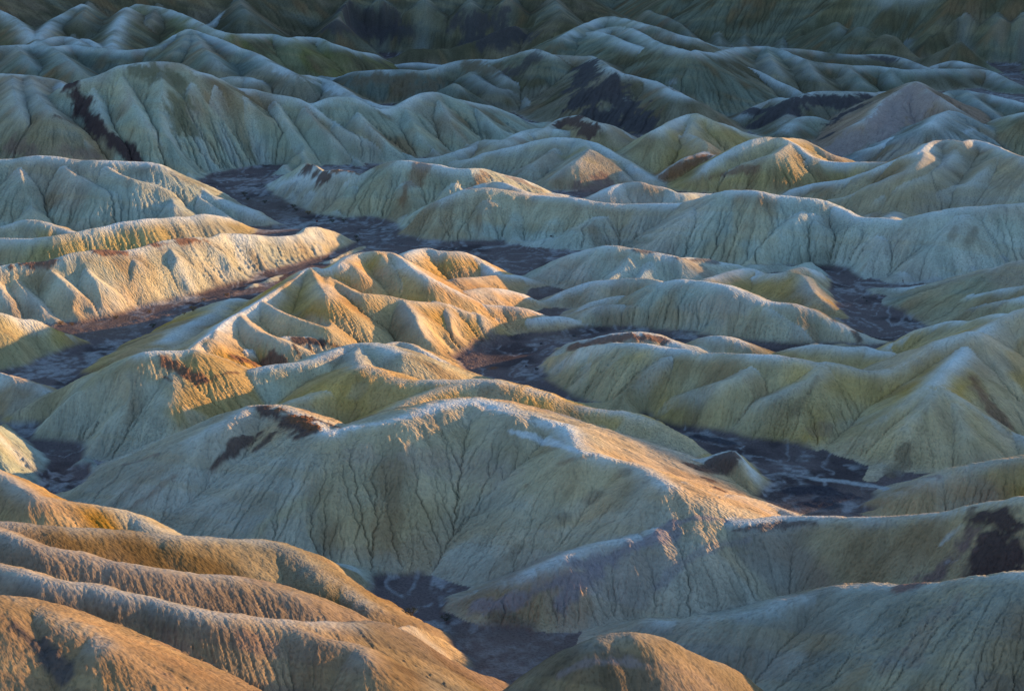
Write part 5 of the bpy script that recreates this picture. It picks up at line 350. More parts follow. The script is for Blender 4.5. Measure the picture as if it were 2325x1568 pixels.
((0.19, 0.105, 0.085),0.6,0.6,0.6,[(-2.7,1076.0,3.0),(-0.6,1077.0,3.0),(1.5,1078.1,3.0),(3.6,1079.1,3.0),(5.7,1080.2,3.0),(7.8,1080.7,3.0),(9.9,1081.7,3.0),(12.1,1082.8,3.0),(14.2,1083.8,3.0)]),
((0.17, 0.115, 0.07),0.7,0.9,0.7,[(197.9,902.3,1.7),(197.1,900.5,1.7),(196.2,898.7,1.7),(195.3,896.6,1.7),(194.4,894.8,1.7)]),
((0.17, 0.115, 0.07),0.7,0.9,0.7,[(207.2,902.3,1.7),(206.2,900.2,1.7),(205.2,898.4,1.7),(204.3,896.6,1.7),(203.4,895.0,1.7),(202.4,893.2,1.7),(201.5,891.6,1.7)]),
((0.15, 0.125, 0.07),0.7,0.5,0.6,[(129.1,908.3,4.3),(132.8,908.6,4.3),(136.3,908.6,4.3),(140.8,909.6,4.3)]),
((0.15, 0.125, 0.07),0.8,0.6,0.5,[(-4.8,973.4,5.7),(1.0,971.8,5.7),(6.7,974.1,5.7)]),
((0.15, 0.125, 0.07),0.7,0.6,0.6,[(40.1,949.6,2.4),(42.0,950.1,2.4),(43.9,950.6,2.4),(45.8,951.2,2.5),(47.7,951.9,2.5),(49.6,952.7,2.5),(51.5,953.0,2.5),(53.3,952.2,2.5),(55.1,950.4,2.4),(56.8,947.5,2.4),(58.5,944.9,2.4),(60.2,942.5,2.4),(61.9,940.5,2.4),(63.6,938.4,2.4),(65.3,936.5,2.4)]),
((0.2, 0.085, 0.04),0.6,0.6,0.7,[(123.9,767.3,1.6),(125.1,767.3,1.6),(126.3,767.1,1.6),(127.5,767.1,1.6),(128.9,767.6,1.7),(130.6,770.7,1.7),(133.9,783.8,1.7),(134.8,782.2,1.7),(135.6,780.4,1.7),(136.3,778.3,1.7)]),
((0.105, 0.058, 0.046),0.6,0.8,0.8,[(130.9,761.3,1.3),(131.1,759.5,1.3),(131.3,758.2,1.3),(131.6,757.1,1.3),(131.9,756.1,1.3)]),
((0.105, 0.058, 0.046),0.6,1,0.7,[(54.3,876.5,1.6),(55.5,876.5,1.6),(56.7,876.7,1.6),(57.8,876.7,1.6),(59.0,877.0,1.6),(60.1,877.3,1.6),(61.3,877.5,1.6),(62.5,878.0,1.6),(67.0,923.7,1.7),(68.1,923.2,1.7),(69.3,922.4,1.7),(70.5,921.9,1.7),(71.6,921.4,1.7),(72.8,920.6,1.7),(74.0,920.1,1.7),(75.1,919.6,1.7),(76.3,919.3,1.7),(77.5,918.8,1.7),(78.6,918.0,1.7)]),
((0.105, 0.058, 0.046),0.6,1,0.7,[(69.0,871.8,1.6),(70.1,871.5,1.6),(71.3,871.8,1.6),(72.4,872.0,1.6),(73.6,872.6,1.6),(74.9,873.9,1.6),(76.3,877.3,1.7),(77.8,880.9,1.7),(79.2,883.3,1.7),(80.5,884.8,1.7),(81.8,885.6,1.7),(83.2,886.4,1.7),(84.6,886.9,1.7),(85.9,887.2,1.7),(87.2,887.4,1.7),(88.5,887.7,1.7),(89.9,888.0,1.7)]),
((0.17, 0.115, 0.07),0.7,0.9,0.7,[(100.0,647.2,1.9),(98.7,644.6,1.9),(97.5,642.2,1.9),(96.3,640.1,1.8),(95.2,638.1,1.8),(94.1,636.2,1.8),(93.1,634.4,1.8),(92.1,632.8,1.8),(91.0,631.0,1.8),(90.0,629.4,1.8)]),
((0.19, 0.105, 0.085),0.7,0.8,0.6,[(95.1,621.1,2.3),(97.8,622.6,2.3)]),
((0.18, 0.078, 0.05),0.6,0.8,0.7,[(147.9,637.5,3.4),(148.6,634.7,3.4),(149.3,631.8,3.4),(150.7,629.4,3.4),(152.0,627.1,3.4),(152.5,622.1,3.4)]),
((0.17, 0.115, 0.07),0.6,0.5,0.7,[(113.4,586.6,2.9),(116.1,590.5,2.9),(118.4,592.6,2.9),(119.3,595.0,2.9),(120.1,597.1,2.9)]),
((0.19, 0.105, 0.085),0.6,0.5,0.6,[(117.5,558.7,2.6),(120.0,557.4,2.6)]),
((0.33, 0.235, 0.2),0.9,0.4,0.55,[(-41.7,543.3,7.8),(-27.9,541.2,7.8),(-14.2,543.0,7.8),(-5.0,537.5,7.8)]),
((0.2, 0.085, 0.04),0.8,0.8,0.6,[(23.0,534.1,0.9),(22.3,533.6,0.9),(21.6,533.1,0.9),(20.9,532.6,0.9),(20.3,532.3,0.9),(19.6,532.0,0.9),(18.9,531.8,0.9),(18.2,531.8,0.9),(17.5,531.5,0.9),(16.9,531.5,0.9),(16.2,531.2,0.9),(15.6,531.2,0.9),(15.0,531.0,0.9),(14.3,531.0,0.9),(13.7,531.0,0.9),(13.0,531.0,0.9),(4.0,526.0,0.9)]),
((0.17, 0.115, 0.07),0.8,1,0.7,[(30.6,522.9,1.9),(21.5,515.3,1.9),(12.6,509.6,1.9),(1.7,500.4,1.8),(0.7,499.4,1.8),(-0.4,498.6,1.8),(-1.5,497.6,1.8),(-2.5,496.5,1.8),(-3.6,495.7,1.8),(-4.6,494.7,1.8)]),
((0.2, 0.085, 0.04),0.8,0.8,0.5,[(-35.4,527.9,1.1),(-35.5,526.5,1.1),(-35.7,525.5,1.1),(-35.8,524.2,1.1),(-36.0,522.9,1.1),(-36.1,521.6,1.1),(-36.3,520.3,1.1),(-36.4,519.0,1.1),(-36.5,517.7,1.1),(-36.6,516.4,1.1),(-36.7,515.1,1.1),(-36.8,513.8,1.1)]),
((0.2, 0.085, 0.04),0.8,1,0.6,[(-94.4,548.5,1.2),(-95.0,547.7,1.2),(-95.6,547.2,1.2),(-96.2,546.4,1.2),(-96.8,545.9,1.2),(-97.4,545.1,1.2),(-98.0,544.6,1.2),(-98.6,543.8,1.2),(-99.2,543.3,1.2),(-99.8,542.5,1.2),(-100.4,542.0,1.2),(-101.0,541.4,1.2),(-101.6,541.2,1.2),(-102.3,540.6,1.2),(-102.9,540.1,1.2),(-103.5,539.6,1.2),(-104.1,539.3,1.2),(-104.7,538.8,1.2),(-105.3,538.3,1.2)]),
((0.17, 0.115, 0.07),0.8,0.8,0.6,[(-17.4,497.3,1.9),(-8.8,492.9,1.9),(-0.4,479.8,1.9)]),
((0.4, 0.3, 0.14),0.9,0.6,0.5,[(-53.6,525.5,3.1),(-55.5,524.5,3.1),(-57.4,523.2,3.0),(-59.3,522.4,3.0),(-61.2,521.3,3.0),(-62.8,519.8,3.0),(-64.3,518.2,3.0),(-65.8,516.6,3.0),(-67.2,515.1,3.0)]),
((0.25, 0.19, 0.19),0.7,0.5,0.8,[(9.1,361.5,0.8),(9.6,361.5,0.8),(10.1,361.5,0.8),(10.7,361.5,0.8),(11.2,361.5,0.8),(11.7,361.5,0.8),(12.2,361.5,0.8),(12.7,361.5,0.8),(13.3,361.5,0.8),(13.8,361.8,0.8),(14.4,361.5,0.8),(15.0,361.5,0.8),(15.6,361.8,0.8),(16.1,361.8,0.8),(16.7,361.8,0.8),(17.3,362.0,0.8),(17.9,362.0,0.8),(18.5,362.3,0.8),(19.1,362.6,0.8),(19.7,362.6,0.8),(20.3,362.8,0.8),(20.9,363.1,0.8),(21.5,363.3,0.8),(22.1,363.3,0.8),(22.7,363.3,0.8),(23.3,363.3,0.8),(23.8,363.1,0.8),(24.3,363.1,0.8),(24.8,362.8,0.8),(25.4,362.8,0.8),(25.9,362.8,0.8),(26.4,362.8,0.8)]),
((0.19, 0.105, 0.085),0.8,0.3,0.7,[(-111.7,563.9,0.8),(-111.0,563.6,0.8),(-110.4,563.6,0.8),(-109.8,563.4,0.8),(-109.2,563.4,0.8),(-108.6,563.1,0.8),(-108.0,563.1,0.8),(-107.3,562.8,0.8),(-106.7,562.8,0.8),(-106.1,562.6,0.8),(-105.5,562.3,0.8),(-104.9,562.3,0.8),(-104.2,562.1,0.8),(-103.6,562.1,0.8),(-102.9,561.8,0.8),(-102.3,561.8,0.8),(-101.7,561.5,0.8),(-101.1,561.5,0.8)]),
((0.19, 0.105, 0.085),0.8,0.9,0.5,[(91.6,415.3,2.3),(90.4,413.7,2.3),(89.3,412.2,2.3),(88.1,410.6,2.3),(87.0,409.0,2.3),(86.0,406.7,2.3),(85.0,404.6,2.2),(84.1,402.5,2.2)]),
((0.19, 0.105, 0.085),0.8,0.9,0.5,[(96.5,417.1,1.6),(95.7,415.8,1.6),(94.9,414.5,1.6),(94.1,413.5,1.6),(93.3,412.2,1.6),(92.5,411.1,1.6)]),
((0.19, 0.105, 0.085),0.8,0.9,0.5,[(81.5,407.7,1.5),(80.8,406.7,1.5),(80.0,405.6,1.5),(79.2,404.6,1.5),(78.4,403.6,1.5)]),
((0.66, 0.66, 0.66),0.8,0.6,0.5,[(-158.8,1392.2,3.6),(-155.8,1389.1,3.6),(-152.6,1384.7,3.5),(-149.5,1380.2,3.5),(-146.5,1376.8,3.5),(-143.7,1375.0,3.5),(-141.0,1374.2,3.5),(-138.4,1374.5,3.5),(-135.8,1375.5,3.5),(-133.3,1376.8,3.5),(-130.8,1378.1,3.5),(-128.6,1378.9,3.5),(-126.2,1377.3,3.5),(-123.5,1372.4,3.5),(-120.7,1366.1,3.5),(-117.9,1359.8,3.5),(-115.2,1354.1,3.5),(-112.5,1348.4,3.4)]),
((0.66, 0.66, 0.66),0.8,0.6,0.4,[(113.8,1468.0,4.4)]),
((0.66, 0.66, 0.66),0.8,0.6,0.5,[(276.7,1248.3,2.7),(280.0,1254.9,2.7),(284.1,1264.5,2.7),(288.1,1273.7,2.7)]),
((0.16, 0.105, 0.09),0.6,0.3,0.85,[(-171.9,778.3,3.8),(-158.1,786.9,3.8),(-155.3,788.7,3.8),(-152.5,790.8,3.8),(-149.8,792.9,3.8),(-147.0,795.0,3.8),(-137.0,811.5,3.9),(-124.0,833.6,4.0),(-122.3,838.9,4.0),(-120.5,844.4,4.0),(-118.8,849.8,4.0),(-117.1,856.1,4.1)]),
((0.16, 0.105, 0.09),0.6,0.3,0.9,[(-18.4,737.0,3.8),(-15.1,720.3,3.8),(-14.2,732.3,3.8),(-13.2,744.3,3.9),(-12.2,754.0,3.9),(-9.4,756.1,3.9),(-6.6,758.7,3.9),(-3.8,761.6,4.0)]),
((0.2, 0.085, 0.04),0.6,0.3,0.8,[(-7.0,720.3,2.4)]),
((0.16, 0.105, 0.09),0.7,0.3,0.8,[(-171.2,1166.6,4.4),(-168.4,1171.3,4.4),(-165.6,1175.7,4.4),(-162.8,1180.4,4.4),(-159.9,1185.1,4.5),(-156.8,1188.3,4.5),(-153.8,1191.4,4.5),(-150.7,1194.5,4.5),(-147.6,1198.2,4.5)]),
((0.045, 0.038, 0.045),0.4,0.1,0.9,[(83.0,570.9,4.2),(88.0,572.5,4.2),(92.4,569.4,4.2),(96.7,566.2,4.2),(83.6,558.4,4.1),(87.1,557.6,4.1),(90.5,556.6,4.1)]),
((0.045, 0.038, 0.045),0.5,0.1,0.85,[(59.0,629.4,3.3),(61.5,627.3,3.3),(63.9,625.3,3.3),(66.4,623.4,3.3),(68.8,621.6,3.3)]),
((0.36, 0.34, 0.32),0.6,0.3,0.9,[(89.6,583.5,1.4),(90.6,583.2,1.4),(91.6,583.0,1.4),(92.7,582.7,1.4),(93.7,582.4,1.4),(94.7,582.2,1.4),(95.7,581.9,1.4),(96.7,581.6,1.4),(97.7,581.1,1.4),(98.7,580.6,1.4),(99.6,579.8,1.4),(100.6,579.3,1.4),(101.5,578.5,1.4),(102.5,578.0,1.4),(103.4,577.2,1.4),(104.4,576.9,1.4),(105.3,576.4,1.4),(106.3,576.2,1.4),(107.3,575.6,1.4),(108.2,574.6,1.4),(108.7,571.7,1.4),(108.6,566.2,1.4)]),
((0.36, 0.34, 0.32),0.7,0.3,0.8,[(150.6,872.6,1.9),(151.8,872.3,1.9),(153.1,872.0,1.9),(154.3,871.8,1.9),(155.6,871.5,1.9),(156.9,871.3,1.9),(158.1,870.7,1.9),(159.2,869.9,1.9),(160.4,869.2,1.9),(161.5,868.4,1.9),(162.8,867.6,1.9),(164.0,867.1,1.9),(165.3,866.6,1.9),(166.6,866.3,1.9),(167.9,866.0,1.9),(169.3,866.0,1.9),(170.7,866.0,1.9),(172.1,866.3,1.9),(173.5,866.6,1.9),(175.0,867.1,1.9),(176.5,868.1,1.9),(177.8,868.6,1.9),(179.1,868.6,1.9),(180.4,868.9,1.9),(181.8,869.2,1.9),(183.1,869.4,1.9),(184.4,869.7,1.9),(185.8,869.9,1.9),(200.8,876.7,1.9),(216.8,886.4,1.9)]),
((0.36, 0.34, 0.32),0.7,0.3,0.8,[(-148.7,823.7,2.4),(-147.3,824.8,2.4),(-145.8,826.1,2.4),(-144.5,827.9,2.4),(-143.2,829.7,2.4),(-141.8,831.6,2.4),(-140.4,832.9,2.4),(-139.0,834.2,2.4),(-137.5,835.2,2.4),(-136.1,837.0,2.4),(-134.7,838.6,2.4),(-133.3,840.2,2.4),(-131.9,842.3,2.4)]),
((0.36, 0.34, 0.32),0.7,0.2,0.9,[(-126.0,996.9,2.8),(-124.3,999.5,2.8),(-122.3,1000.3,2.8),(-120.3,1000.3,2.8),(-118.2,1000.0,2.8),(-116.1,999.5,2.8),(-114.3,1001.0,2.8),(-112.5,1002.6,2.8),(-110.8,1004.4,2.8),(-108.9,1006.0,2.8),(-107.3,1010.2,2.8),(-105.6,1014.1,2.9),(-104.0,1018.0,2.9),(-102.3,1022.2,2.9),(-100.6,1026.4,2.9)]),
((0.36, 0.34, 0.32),0.7,0.2,0.8,[(-12.2,954.6,3.1),(-9.7,955.9,3.1),(-7.2,957.2,3.1),(-4.7,958.5,3.1),(-2.2,957.7,3.1),(0.3,958.2,3.1),(2.8,959.3,3.1)]),
]
NCOL = 850; NROW = 1420
# ---------------------------------------------------------------- terrain maths
LATTICE = {}
def lattice(seed):
    if seed not in LATTICE: LATTICE[seed] = np.random.RandomState(seed).rand(256, 256).astype(np.float32)
    return LATTICE[seed]
def vnoise(x, y, seed=0):
    """smooth value noise in 0..1 at world positions"""
    T = lattice(seed)
    xf = np.floor(x); yf = np.floor(y)
    fx = (x - xf).astype(np.float32); fy = (y - yf).astype(np.float32)
    i = xf.astype(np.int32) & 255; j = yf.astype(np.int32) & 255
    i1 = (i + 1) & 255; j1 = (j + 1) & 255
    fx = fx * fx * (3 - 2 * fx); fy = fy * fy * (3 - 2 * fy)
    a = T[i, j]; b = T[i1, j]; c = T[i, j1]; d = T[i1, j1]
    return (a + (b - a) * fx) * (1 - fy) + (c + (d - c) * fx) * fy
def fbm(x, y, seed=0, octaves=4, gain=0.5):
    s = 0; n = 0; w = 1.0
    for k in range(octaves):
        s = s + w * vnoise(x * 2 ** k + 17.3 * k, y * 2 ** k - 9.1 * k, seed + k); n += w; w *= gain
    return s / n
def line_noise(n, step, wave, seed):
    """1-D noise for n samples set `step` metres apart, -1..1"""
    r = np.random.RandomState(seed).rand(int(n * step / wave) + 4) * 2 - 1
    q = np.arange(n) * step / wave
    i = q.astype(int); f = q - i; f = f * f * (3 - 2 * f)
    return r[i] * (1 - f) + r[i + 1] * f
def make_axes():
    core = np.linspace(-0.275, 0.275, NCOL)
    out = 0.275 + np.cumsum(np.concatenate([np.full(56, .0015), .0018 * 1.2 ** np.arange(26)]))
    a = np.concatenate([-out[::-1], core, out])
    near = np.geomspace(30, 300, 14)[:-1]
    far = np.geomspace(2450, 9000, 26)[1:]
    y = np.concatenate([near, np.geomspace(300, 2450, NROW), far])
    return a.astype(np.float32), y.astype(np.float32)
def sources(lines):
    """sample points along every ridge line: position, slope, crest radius, rib depth on either side, hill index"""
    P = []; S = []; R = []; G = []; RB = []; TN = []; KD = []
    for li, (hill, t, r, pts) in enumerate(lines):
        pts = np.asarray(pts, float)
        L = np.r_[0, np.cumsum(np.sqrt((np.diff(pts[:, :2], axis=0) ** 2).sum(1)))]
        step = max(1.1, pts[:, 1].mean() * 0.0013)
        n = max(2, int(L[-1] / step) + 1)
        q = np.linspace(0, L[-1], n)
        p = np.stack([np.interp(q, L, pts[:, k]) for k in range(3)], -1)
        p[:, 2] += 0.25 * line_noise(n, step, 9.0, li * 7 + 5) * np.clip(p[:, 2] / 6, 0, 1)
        tg = np.gradient(p[:, :2], axis=0); tg /= np.sqrt((tg ** 2).sum(1))[:, None] + 1e-9
        rb = []
        for side in (0, 1):
            v = np.zeros(n)
            for wave, amp in ((26.0, 0.55), (11.0, 0.5), (5.0, 0.28)):
                v = v + amp * (1 - np.abs(line_noise(n, step, wave, li * 31 + side * 13 + int(wave)))) ** 2
            rb.append(v / (1 + (r / 4.0) ** 2))
        P.append(p); S.append(np.full(n, t)); R.append(np.full(n, r)); G.append(np.full(n, hill)); RB.append(np.stack(rb, -1)); TN.append(tg)
        KD.append(np.full(n, li))
    f = lambda v: np.concatenate(v)
    return f(P).astype(np.float32), f(S).astype(np.float32), f(R).astype(np.float32), f(G), f(RB).astype(np.float32), f(TN).astype(np.float32), f(KD)
def raise_hills(X, Y, a, y, src):
    """every ridge point carries a slope down and away from it; the ground is the highest of them (jump flooding)"""
    P, S, R, G, RB, TN, KD = src
    ny, nx = X.shape
    def value(idx):
        px = P[idx, 0]; py = P[idx, 1]
        dx = X - px; dy = Y - py
        d = np.sqrt(dx * dx + dy * dy)
        r = R[idx]; t = S[idx]
        side = (TN[idx, 0] * dy - TN[idx, 1] * dx) > 0
        rb = np.where(side, RB[idx, 0], RB[idx, 1])
        amp = np.minimum(d * 0.085, 1.5) * np.clip(d / (2.0 + r), 0, 1)
        z = P[idx, 2] - t * (np.sqrt(d * d + r * r) - r) - amp * rb
        return z, d
    ci = np.clip(np.round(np.interp(P[:, 0] / P[:, 1], a, np.arange(nx))).astype(int), 0, nx - 1)
    ri = np.clip(np.round(np.interp(P[:, 1], y, np.arange(ny))).astype(int), 0, ny - 1)
    o = np.argsort(P[:, 2])
    best = np.full((ny, nx), -1, np.int32); best[ri[o], ci[o]] = o
    zb = np.full((ny, nx), -1e6, np.float32)
    v, d = value(np.maximum(best, 0)); zb = np.where(best >= 0, v, zb).astype(np.float32)
    for step in (512, 256, 128, 64, 32, 16, 8, 4, 2, 1, 2, 1):
        for dj in (-step, 0, step):
            for di in (-step, 0, step):
                if di == 0 and dj == 0: continue
                if abs(dj) >= ny or abs(di) >= nx: continue
                ys = slice(max(0, dj), ny + min(0, dj)); yd = slice(max(0, -dj), ny + min(0, -dj))
                xs = slice(max(0, di), nx + min(0, di)); xd = slice(max(0, -di), nx + min(0, -di))
                cand = best[ys, xs]; cur = best[yd, xd]
                m = (cand >= 0) & (cand != cur)
                if not m.any(): continue
                jj, ii = np.nonzero(m)
                c = cand[jj, ii]; gx = ii + xd.start; gy = jj + yd.start
                dx = X[gy, gx] - P[c, 0]; dy = Y[gy, gx] - P[c, 1]
                d = np.sqrt(dx * dx + dy * dy); r = R[c]
                side = (TN[c, 0] * dy - TN[c, 1] * dx) > 0
                rb = np.where(side, RB[c, 0], RB[c, 1])
                amp = np.minimum(d * 0.085, 1.5) * np.clip(d / (2.0 + r), 0, 1)
                z = P[c, 2] - S[c] * (np.sqrt(d * d + r * r) - r) - amp * rb
                up = z > zb[gy, gx]
                best[gy[up], gx[up]] = c[up]; zb[gy[up], gx[up]] = z[up]
    d = np.sqrt((X - P[best, 0]) ** 2 + (Y - P[best, 1]) ** 2)
    return zb, best, d
def blur(z, n):
    for _ in range(n):
        p = np.pad(z, 1, mode='edge')
        z = 0.25 * (p[1:-1, 1:-1] * 2 + p[1:-1, :-2] + p[1:-1, 2:])
        p = np.pad(z, 1, mode='edge')
        z = 0.25 * (p[1:-1, 1:-1] * 2 + p[:-2, 1:-1] + p[2:, 1:-1])
    return z
def gradient(z, X, Y, a, y):
    """world-space slope of a height sheet laid on the fan-shaped grid x = a*y"""
    za = np.gradient(z, axis=1) / np.gradient(a)[None, :]
    zy = np.gradient(z, axis=0) / np.gradient(y)[:, None]
    gx = za / Y
    gy = zy - za * X / (Y * Y)
    return gx, gy
def sample_grid(f, ii, jj):
    ny, nx = f.shape
    ii = np.clip(ii, 0, nx - 1.001); jj = np.clip(jj, 0, ny - 1.001)
    i = ii.astype(np.int32); j = jj.astype(np.int32); u = ii - i; v = jj - j
    return (f[j, i] * (1 - u) + f[j, i + 1] * u) * (1 - v) + (f[j + 1, i] * (1 - u) + f[j + 1, i + 1] * u) * v
def streaks(gx, gy, X, Y, a, y, waves, steps, hop):
    """noise drawn out along the fall line: what running water does to a mud slope"""
    m = np.sqrt(gx * gx + gy * gy) + 1e-4
    ux = gx / m; uy = gy / m
    w = np.clip(m / 0.15, 0, 1)
    acc = [np.zeros_like(X) for _ in waves]
    ny, nx = X.shape
    ida = np.arange(nx, dtype=np.float32); idy = np.arange(ny, dtype=np.float32)
    for sgn in (1.0, -1.0):
        px = X.copy(); py = Y.copy()
        for k in range(steps):
            ii = np.interp((px / py).ravel(), a, ida).reshape(X.shape).astype(np.float32)
            jj = np.interp(py.ravel(), y, idy).reshape(X.shape).astype(np.float32)
            i = np.clip(ii + .5, 0, nx - 1).astype(np.int32); j = np.clip(jj + .5, 0, ny - 1).astype(np.int32)
            vx = ux[j, i]; vy = uy[j, i]
            px = px + sgn * hop * vx; py = py + sgn * hop * vy
            for n, wv in enumerate(waves):
                acc[n] += vnoise(px / wv, py / wv, 40 + n)
    out = []
    for n in range(len(waves)):
        v = acc[n] / (2 * steps); v = (v - v.mean()) / (v.std() + 1e-6)
        out.append(v.astype(np.float32))
    return out
def polygon_distance(poly, X, Y, reach):
    """inside flag and distance to the outline, for grid points within `reach` of the polygon"""
    x0, y0 = poly.min(0) - reach; x1, y1 = poly.max(0) + reach
    jj, ii = np.nonzero((X > x0) & (X < x1) & (Y > y0) & (Y < y1))
    px = X[jj, ii]; py = Y[jj, ii]
    ins = np.zeros(len(px), bool); dd = np.full(len(px), 1e9, np.float32)
    n = len(poly)
    for k in range(n):
        ax, ay = poly[k]; bx, by = poly[(k + 1) % n]
        ex = bx - ax; ey = by - ay
        t = np.clip(((px - ax) * ex + (py - ay) * ey) / (ex * ex + ey * ey + 1e-9), 0, 1)
        dd = np.minimum(dd, np.hypot(px - ax - t * ex, py - ay - t * ey))
        if ay != by:
            c = ((ay > py) != (by > py)) & (px < ex * (py - ay) / (by - ay) + ax)
            ins ^= c
    return jj, ii, ins, dd
def wash_field(X, Y, washes, reach=30.0):
    """distance outside a wash (0 in it) and distance from its banks (0 outside)"""
    out = np.full(X.shape, 1e3, np.float32); into = np.zeros(X.shape, np.float32)
    wx = (fbm(X / 9, Y / 9, 61, 3) - .5) * 5.0; wy = (fbm(X / 9, Y / 9, 67, 3) - .5) * 5.0
    for poly in washes:
        jj, ii, ins, dd = polygon_distance(np.asarray(poly), X + wx, Y + wy, reach)
        o = np.where(ins, 0, dd); n = np.where(ins, dd, 0)
        out[jj, ii] = np.minimum(out[jj, ii], o); into[jj, ii] = np.maximum(into[jj, ii], n)
    return out, into
def shape_ground(a, y, lines, washes):
    A, Yg = np.meshgrid(a, y); X = (A * Yg).astype(np.float32); Y = Yg.astype(np.float32)
    src = sources(lines)
    zt, own, d = raise_hills(X, Y, a, y, src)
    out, into = wash_field(X, Y, washes)
    floor = 0.9 * fbm(X / 45, Y / 45, 3, 4) - .45
    hum = 2.2 * (fbm(X / 30, Y / 30, 23, 5) - .5) * np.clip(d / 12, 0, 1) * np.clip(zt / 5, 0, 1)
    zt = zt + hum
    zc = np.minimum(zt, floor + 0.05 + 0.95 * out)
    k = 1.5
    z = 0.5 * (zc + floor + np.sqrt((zc - floor) ** 2 + k * k))
    z = np.where(out <= 0, floor + 0.12 * k, z)
    z = blur(z, 1)
    return X, Y, z.astype(np.float32), own, d, out, into, src, (zc - floor)
def erode(Z, X, Y, a, y, hard, rounds=6, reach=90, K=.074, seed=9):
    """rain on the mud: send every cell's water down its steepest neighbour, cut where it gathers, let the crust creep"""
    ny, nx = Z.shape; rs = np.random.RandomState(seed)
    dx = np.abs(np.gradient(a))[None, :] * Y; dy = np.gradient(y)[:, None] + 0 * X
    area = (dx * dy).ravel().astype(np.float32)
    base = np.arange(ny * nx).reshape(ny, nx)
    acc = None
    for it in range(rounds):
        zn = Z + .03 * rs.rand(ny, nx).astype(np.float32)
        best = np.zeros((ny, nx), np.float32); recv = base.copy()
        for dj in (-1, 0, 1):
            for di in (-1, 0, 1):
                if di == 0 and dj == 0: continue
                yd = slice(max(0, -dj), ny + min(0, -dj)); ys = slice(max(0, dj), ny + min(0, dj))
                xd = slice(max(0, -di), nx + min(0, -di)); xs = slice(max(0, di), nx + min(0, di))
                hx = X[ys, xs] - X[yd, xd]; hy = Y[ys, xs] - Y[yd, xd]
                s = (zn[yd, xd] - zn[ys, xs]) / np.sqrt(hx * hx + hy * hy)
                s = s * (.75 + .5 * rs.rand(*s.shape).astype(np.float32))
                b = best[yd, xd]; up = s > b
                b[up] = s[up]; recv[yd, xd][up] = base[ys, xs][up]
        rv = recv.ravel(); moving = (rv != base.ravel())
        w = area.copy(); acc = w.copy()
        for k in range(reach):
            w = np.bincount(rv, weights=w * moving, minlength=ny * nx).astype(np.float32)
            acc += w
        A = acc.reshape(ny, nx)
        cut = K * (.8 + Y / 1300) * A ** .36 * np.minimum(best, .9)
        Z = Z - np.minimum(cut, .35 + Y / 4000) * hard
        lap = np.zeros_like(Z)
        lap[1:-1, 1:-1] = .25 * (Z[1:-1, :-2] + Z[1:-1, 2:] + Z[:-2, 1:-1] + Z[2:, 1:-1]) - Z[1:-1, 1:-1]
        Z = Z + .08 * lap * (hard > 0)
    return Z.astype(np.float32), A

# ---------------------------------------------------------------- the ground
a, y = make_axes()
random.seed(5)
OUTER = []
rng = np.random.RandomState(11)
def outer_ridge(cx, cy, ang, length, top, t=.5, r=4):
    n = 9; q = np.linspace(-.5, .5, n)
    x = cx + np.cos(ang) * q * length + 8 * rng.randn(n) * .6; yy = cy + np.sin(ang) * q * length + 8 * rng.randn(n) * .6
    zz = top * (1 - (2 * np.abs(q)) ** 2 * .75) * (1 + .08 * rng.randn(n))
    OUTER.append(('outer', t, r, np.stack([x, yy, zz], -1)))
for k in range(260):                                     # hills that go on to the left and right of the view
    yy = rng.uniform(300, 2400); L = rng.uniform(40, 130); side = rng.choice((-1, 1)); ang = rng.uniform(0, math.pi)
    half = L * .5 * abs(math.cos(ang)) + .28 * L * .5 * abs(math.sin(ang))
    gap = 12 + abs(rng.randn()) * 140
    x = side * (0.276 * (yy + L * .5) + gap + half)
    outer_ridge(x, yy, ang, L, min(rng.uniform(12, 30), 4 + .5 * gap))
for k in range(60):                                      # and behind
    outer_ridge(rng.uniform(-1500, 1500), rng.uniform(2620, 4200), rng.uniform(0, math.pi), rng.uniform(200, 500), rng.uniform(45, 85), .45, 8)

X, Y, Z, own, dist, wash_out, wash_in, src, above = shape_ground(a, y, LINES + OUTER, WASHES)
HILL = src[3]; names = sorted(set(HILL)); hid = {h: i for i, h in enumerate(names)}
hill_of = np.array([hid[h] for h in HILL], np.int32)[own]
SOFT = dict(fl1=.6, fl2=.4, fl3=.4, fl4=.5, fl6=.4, fdome=.35, central=.8, h10=.6, h11=.7, fr7=.9, fr8=.75, wall=.3, wall2=.3, hT1=.6, h23=.5, h23b=.5, h22=.5)
rill = blur(np.array([SOFT.get(n, 1.0) for n in names], np.float32)[hill_of], 4)
slope_ground = np.clip((above - .2) / 1.5, 0, 1) * (wash_out > 0)
crust = 1.3 * (fbm(X / 6.0, Y / 6.0, 21, 4) - .5) + .22 * (vnoise(X / .9, Y / .9, 27) - .5)      # lumps that steer the first rain
Z = Z + crust * slope_ground * np.clip(dist / 4, .25, 1)
Z, drain = erode(Z, X, Y, a, y, slope_ground * (.35 + .65 * rill) * np.clip(fbm(X / 50, Y / 50, 29, 2) * 2.2 - .25, .3, 1))
gully = np.clip((np.log10(drain) - .7) / 2.0, 0, 1) * slope_ground
print('eroded', time.time() - T0)
gx, gy = gradient(blur(Z, 3), X, Y, a, y)
steep = np.sqrt(gx * gx + gy * gy)
s2, s3 = streaks(gx, gy, X, Y, a, y, (2.7, 8.0), 8, 1.6)
m = np.clip((steep - .08) / .3, 0, 1) * slope_ground
Z = Z + m * .10 * np.minimum(s2, .6) * rill
s1 = s2
onwash = (wash_out <= 0) | (above < 0.15)
wx_ = 10 * fbm(X / 14, Y / 14, 71, 3); wy_ = 10 * fbm(X / 14, Y / 14, 72, 3)
bars = fbm((X + wx_) / 11, (Y + wy_) / 15, 73, 5)
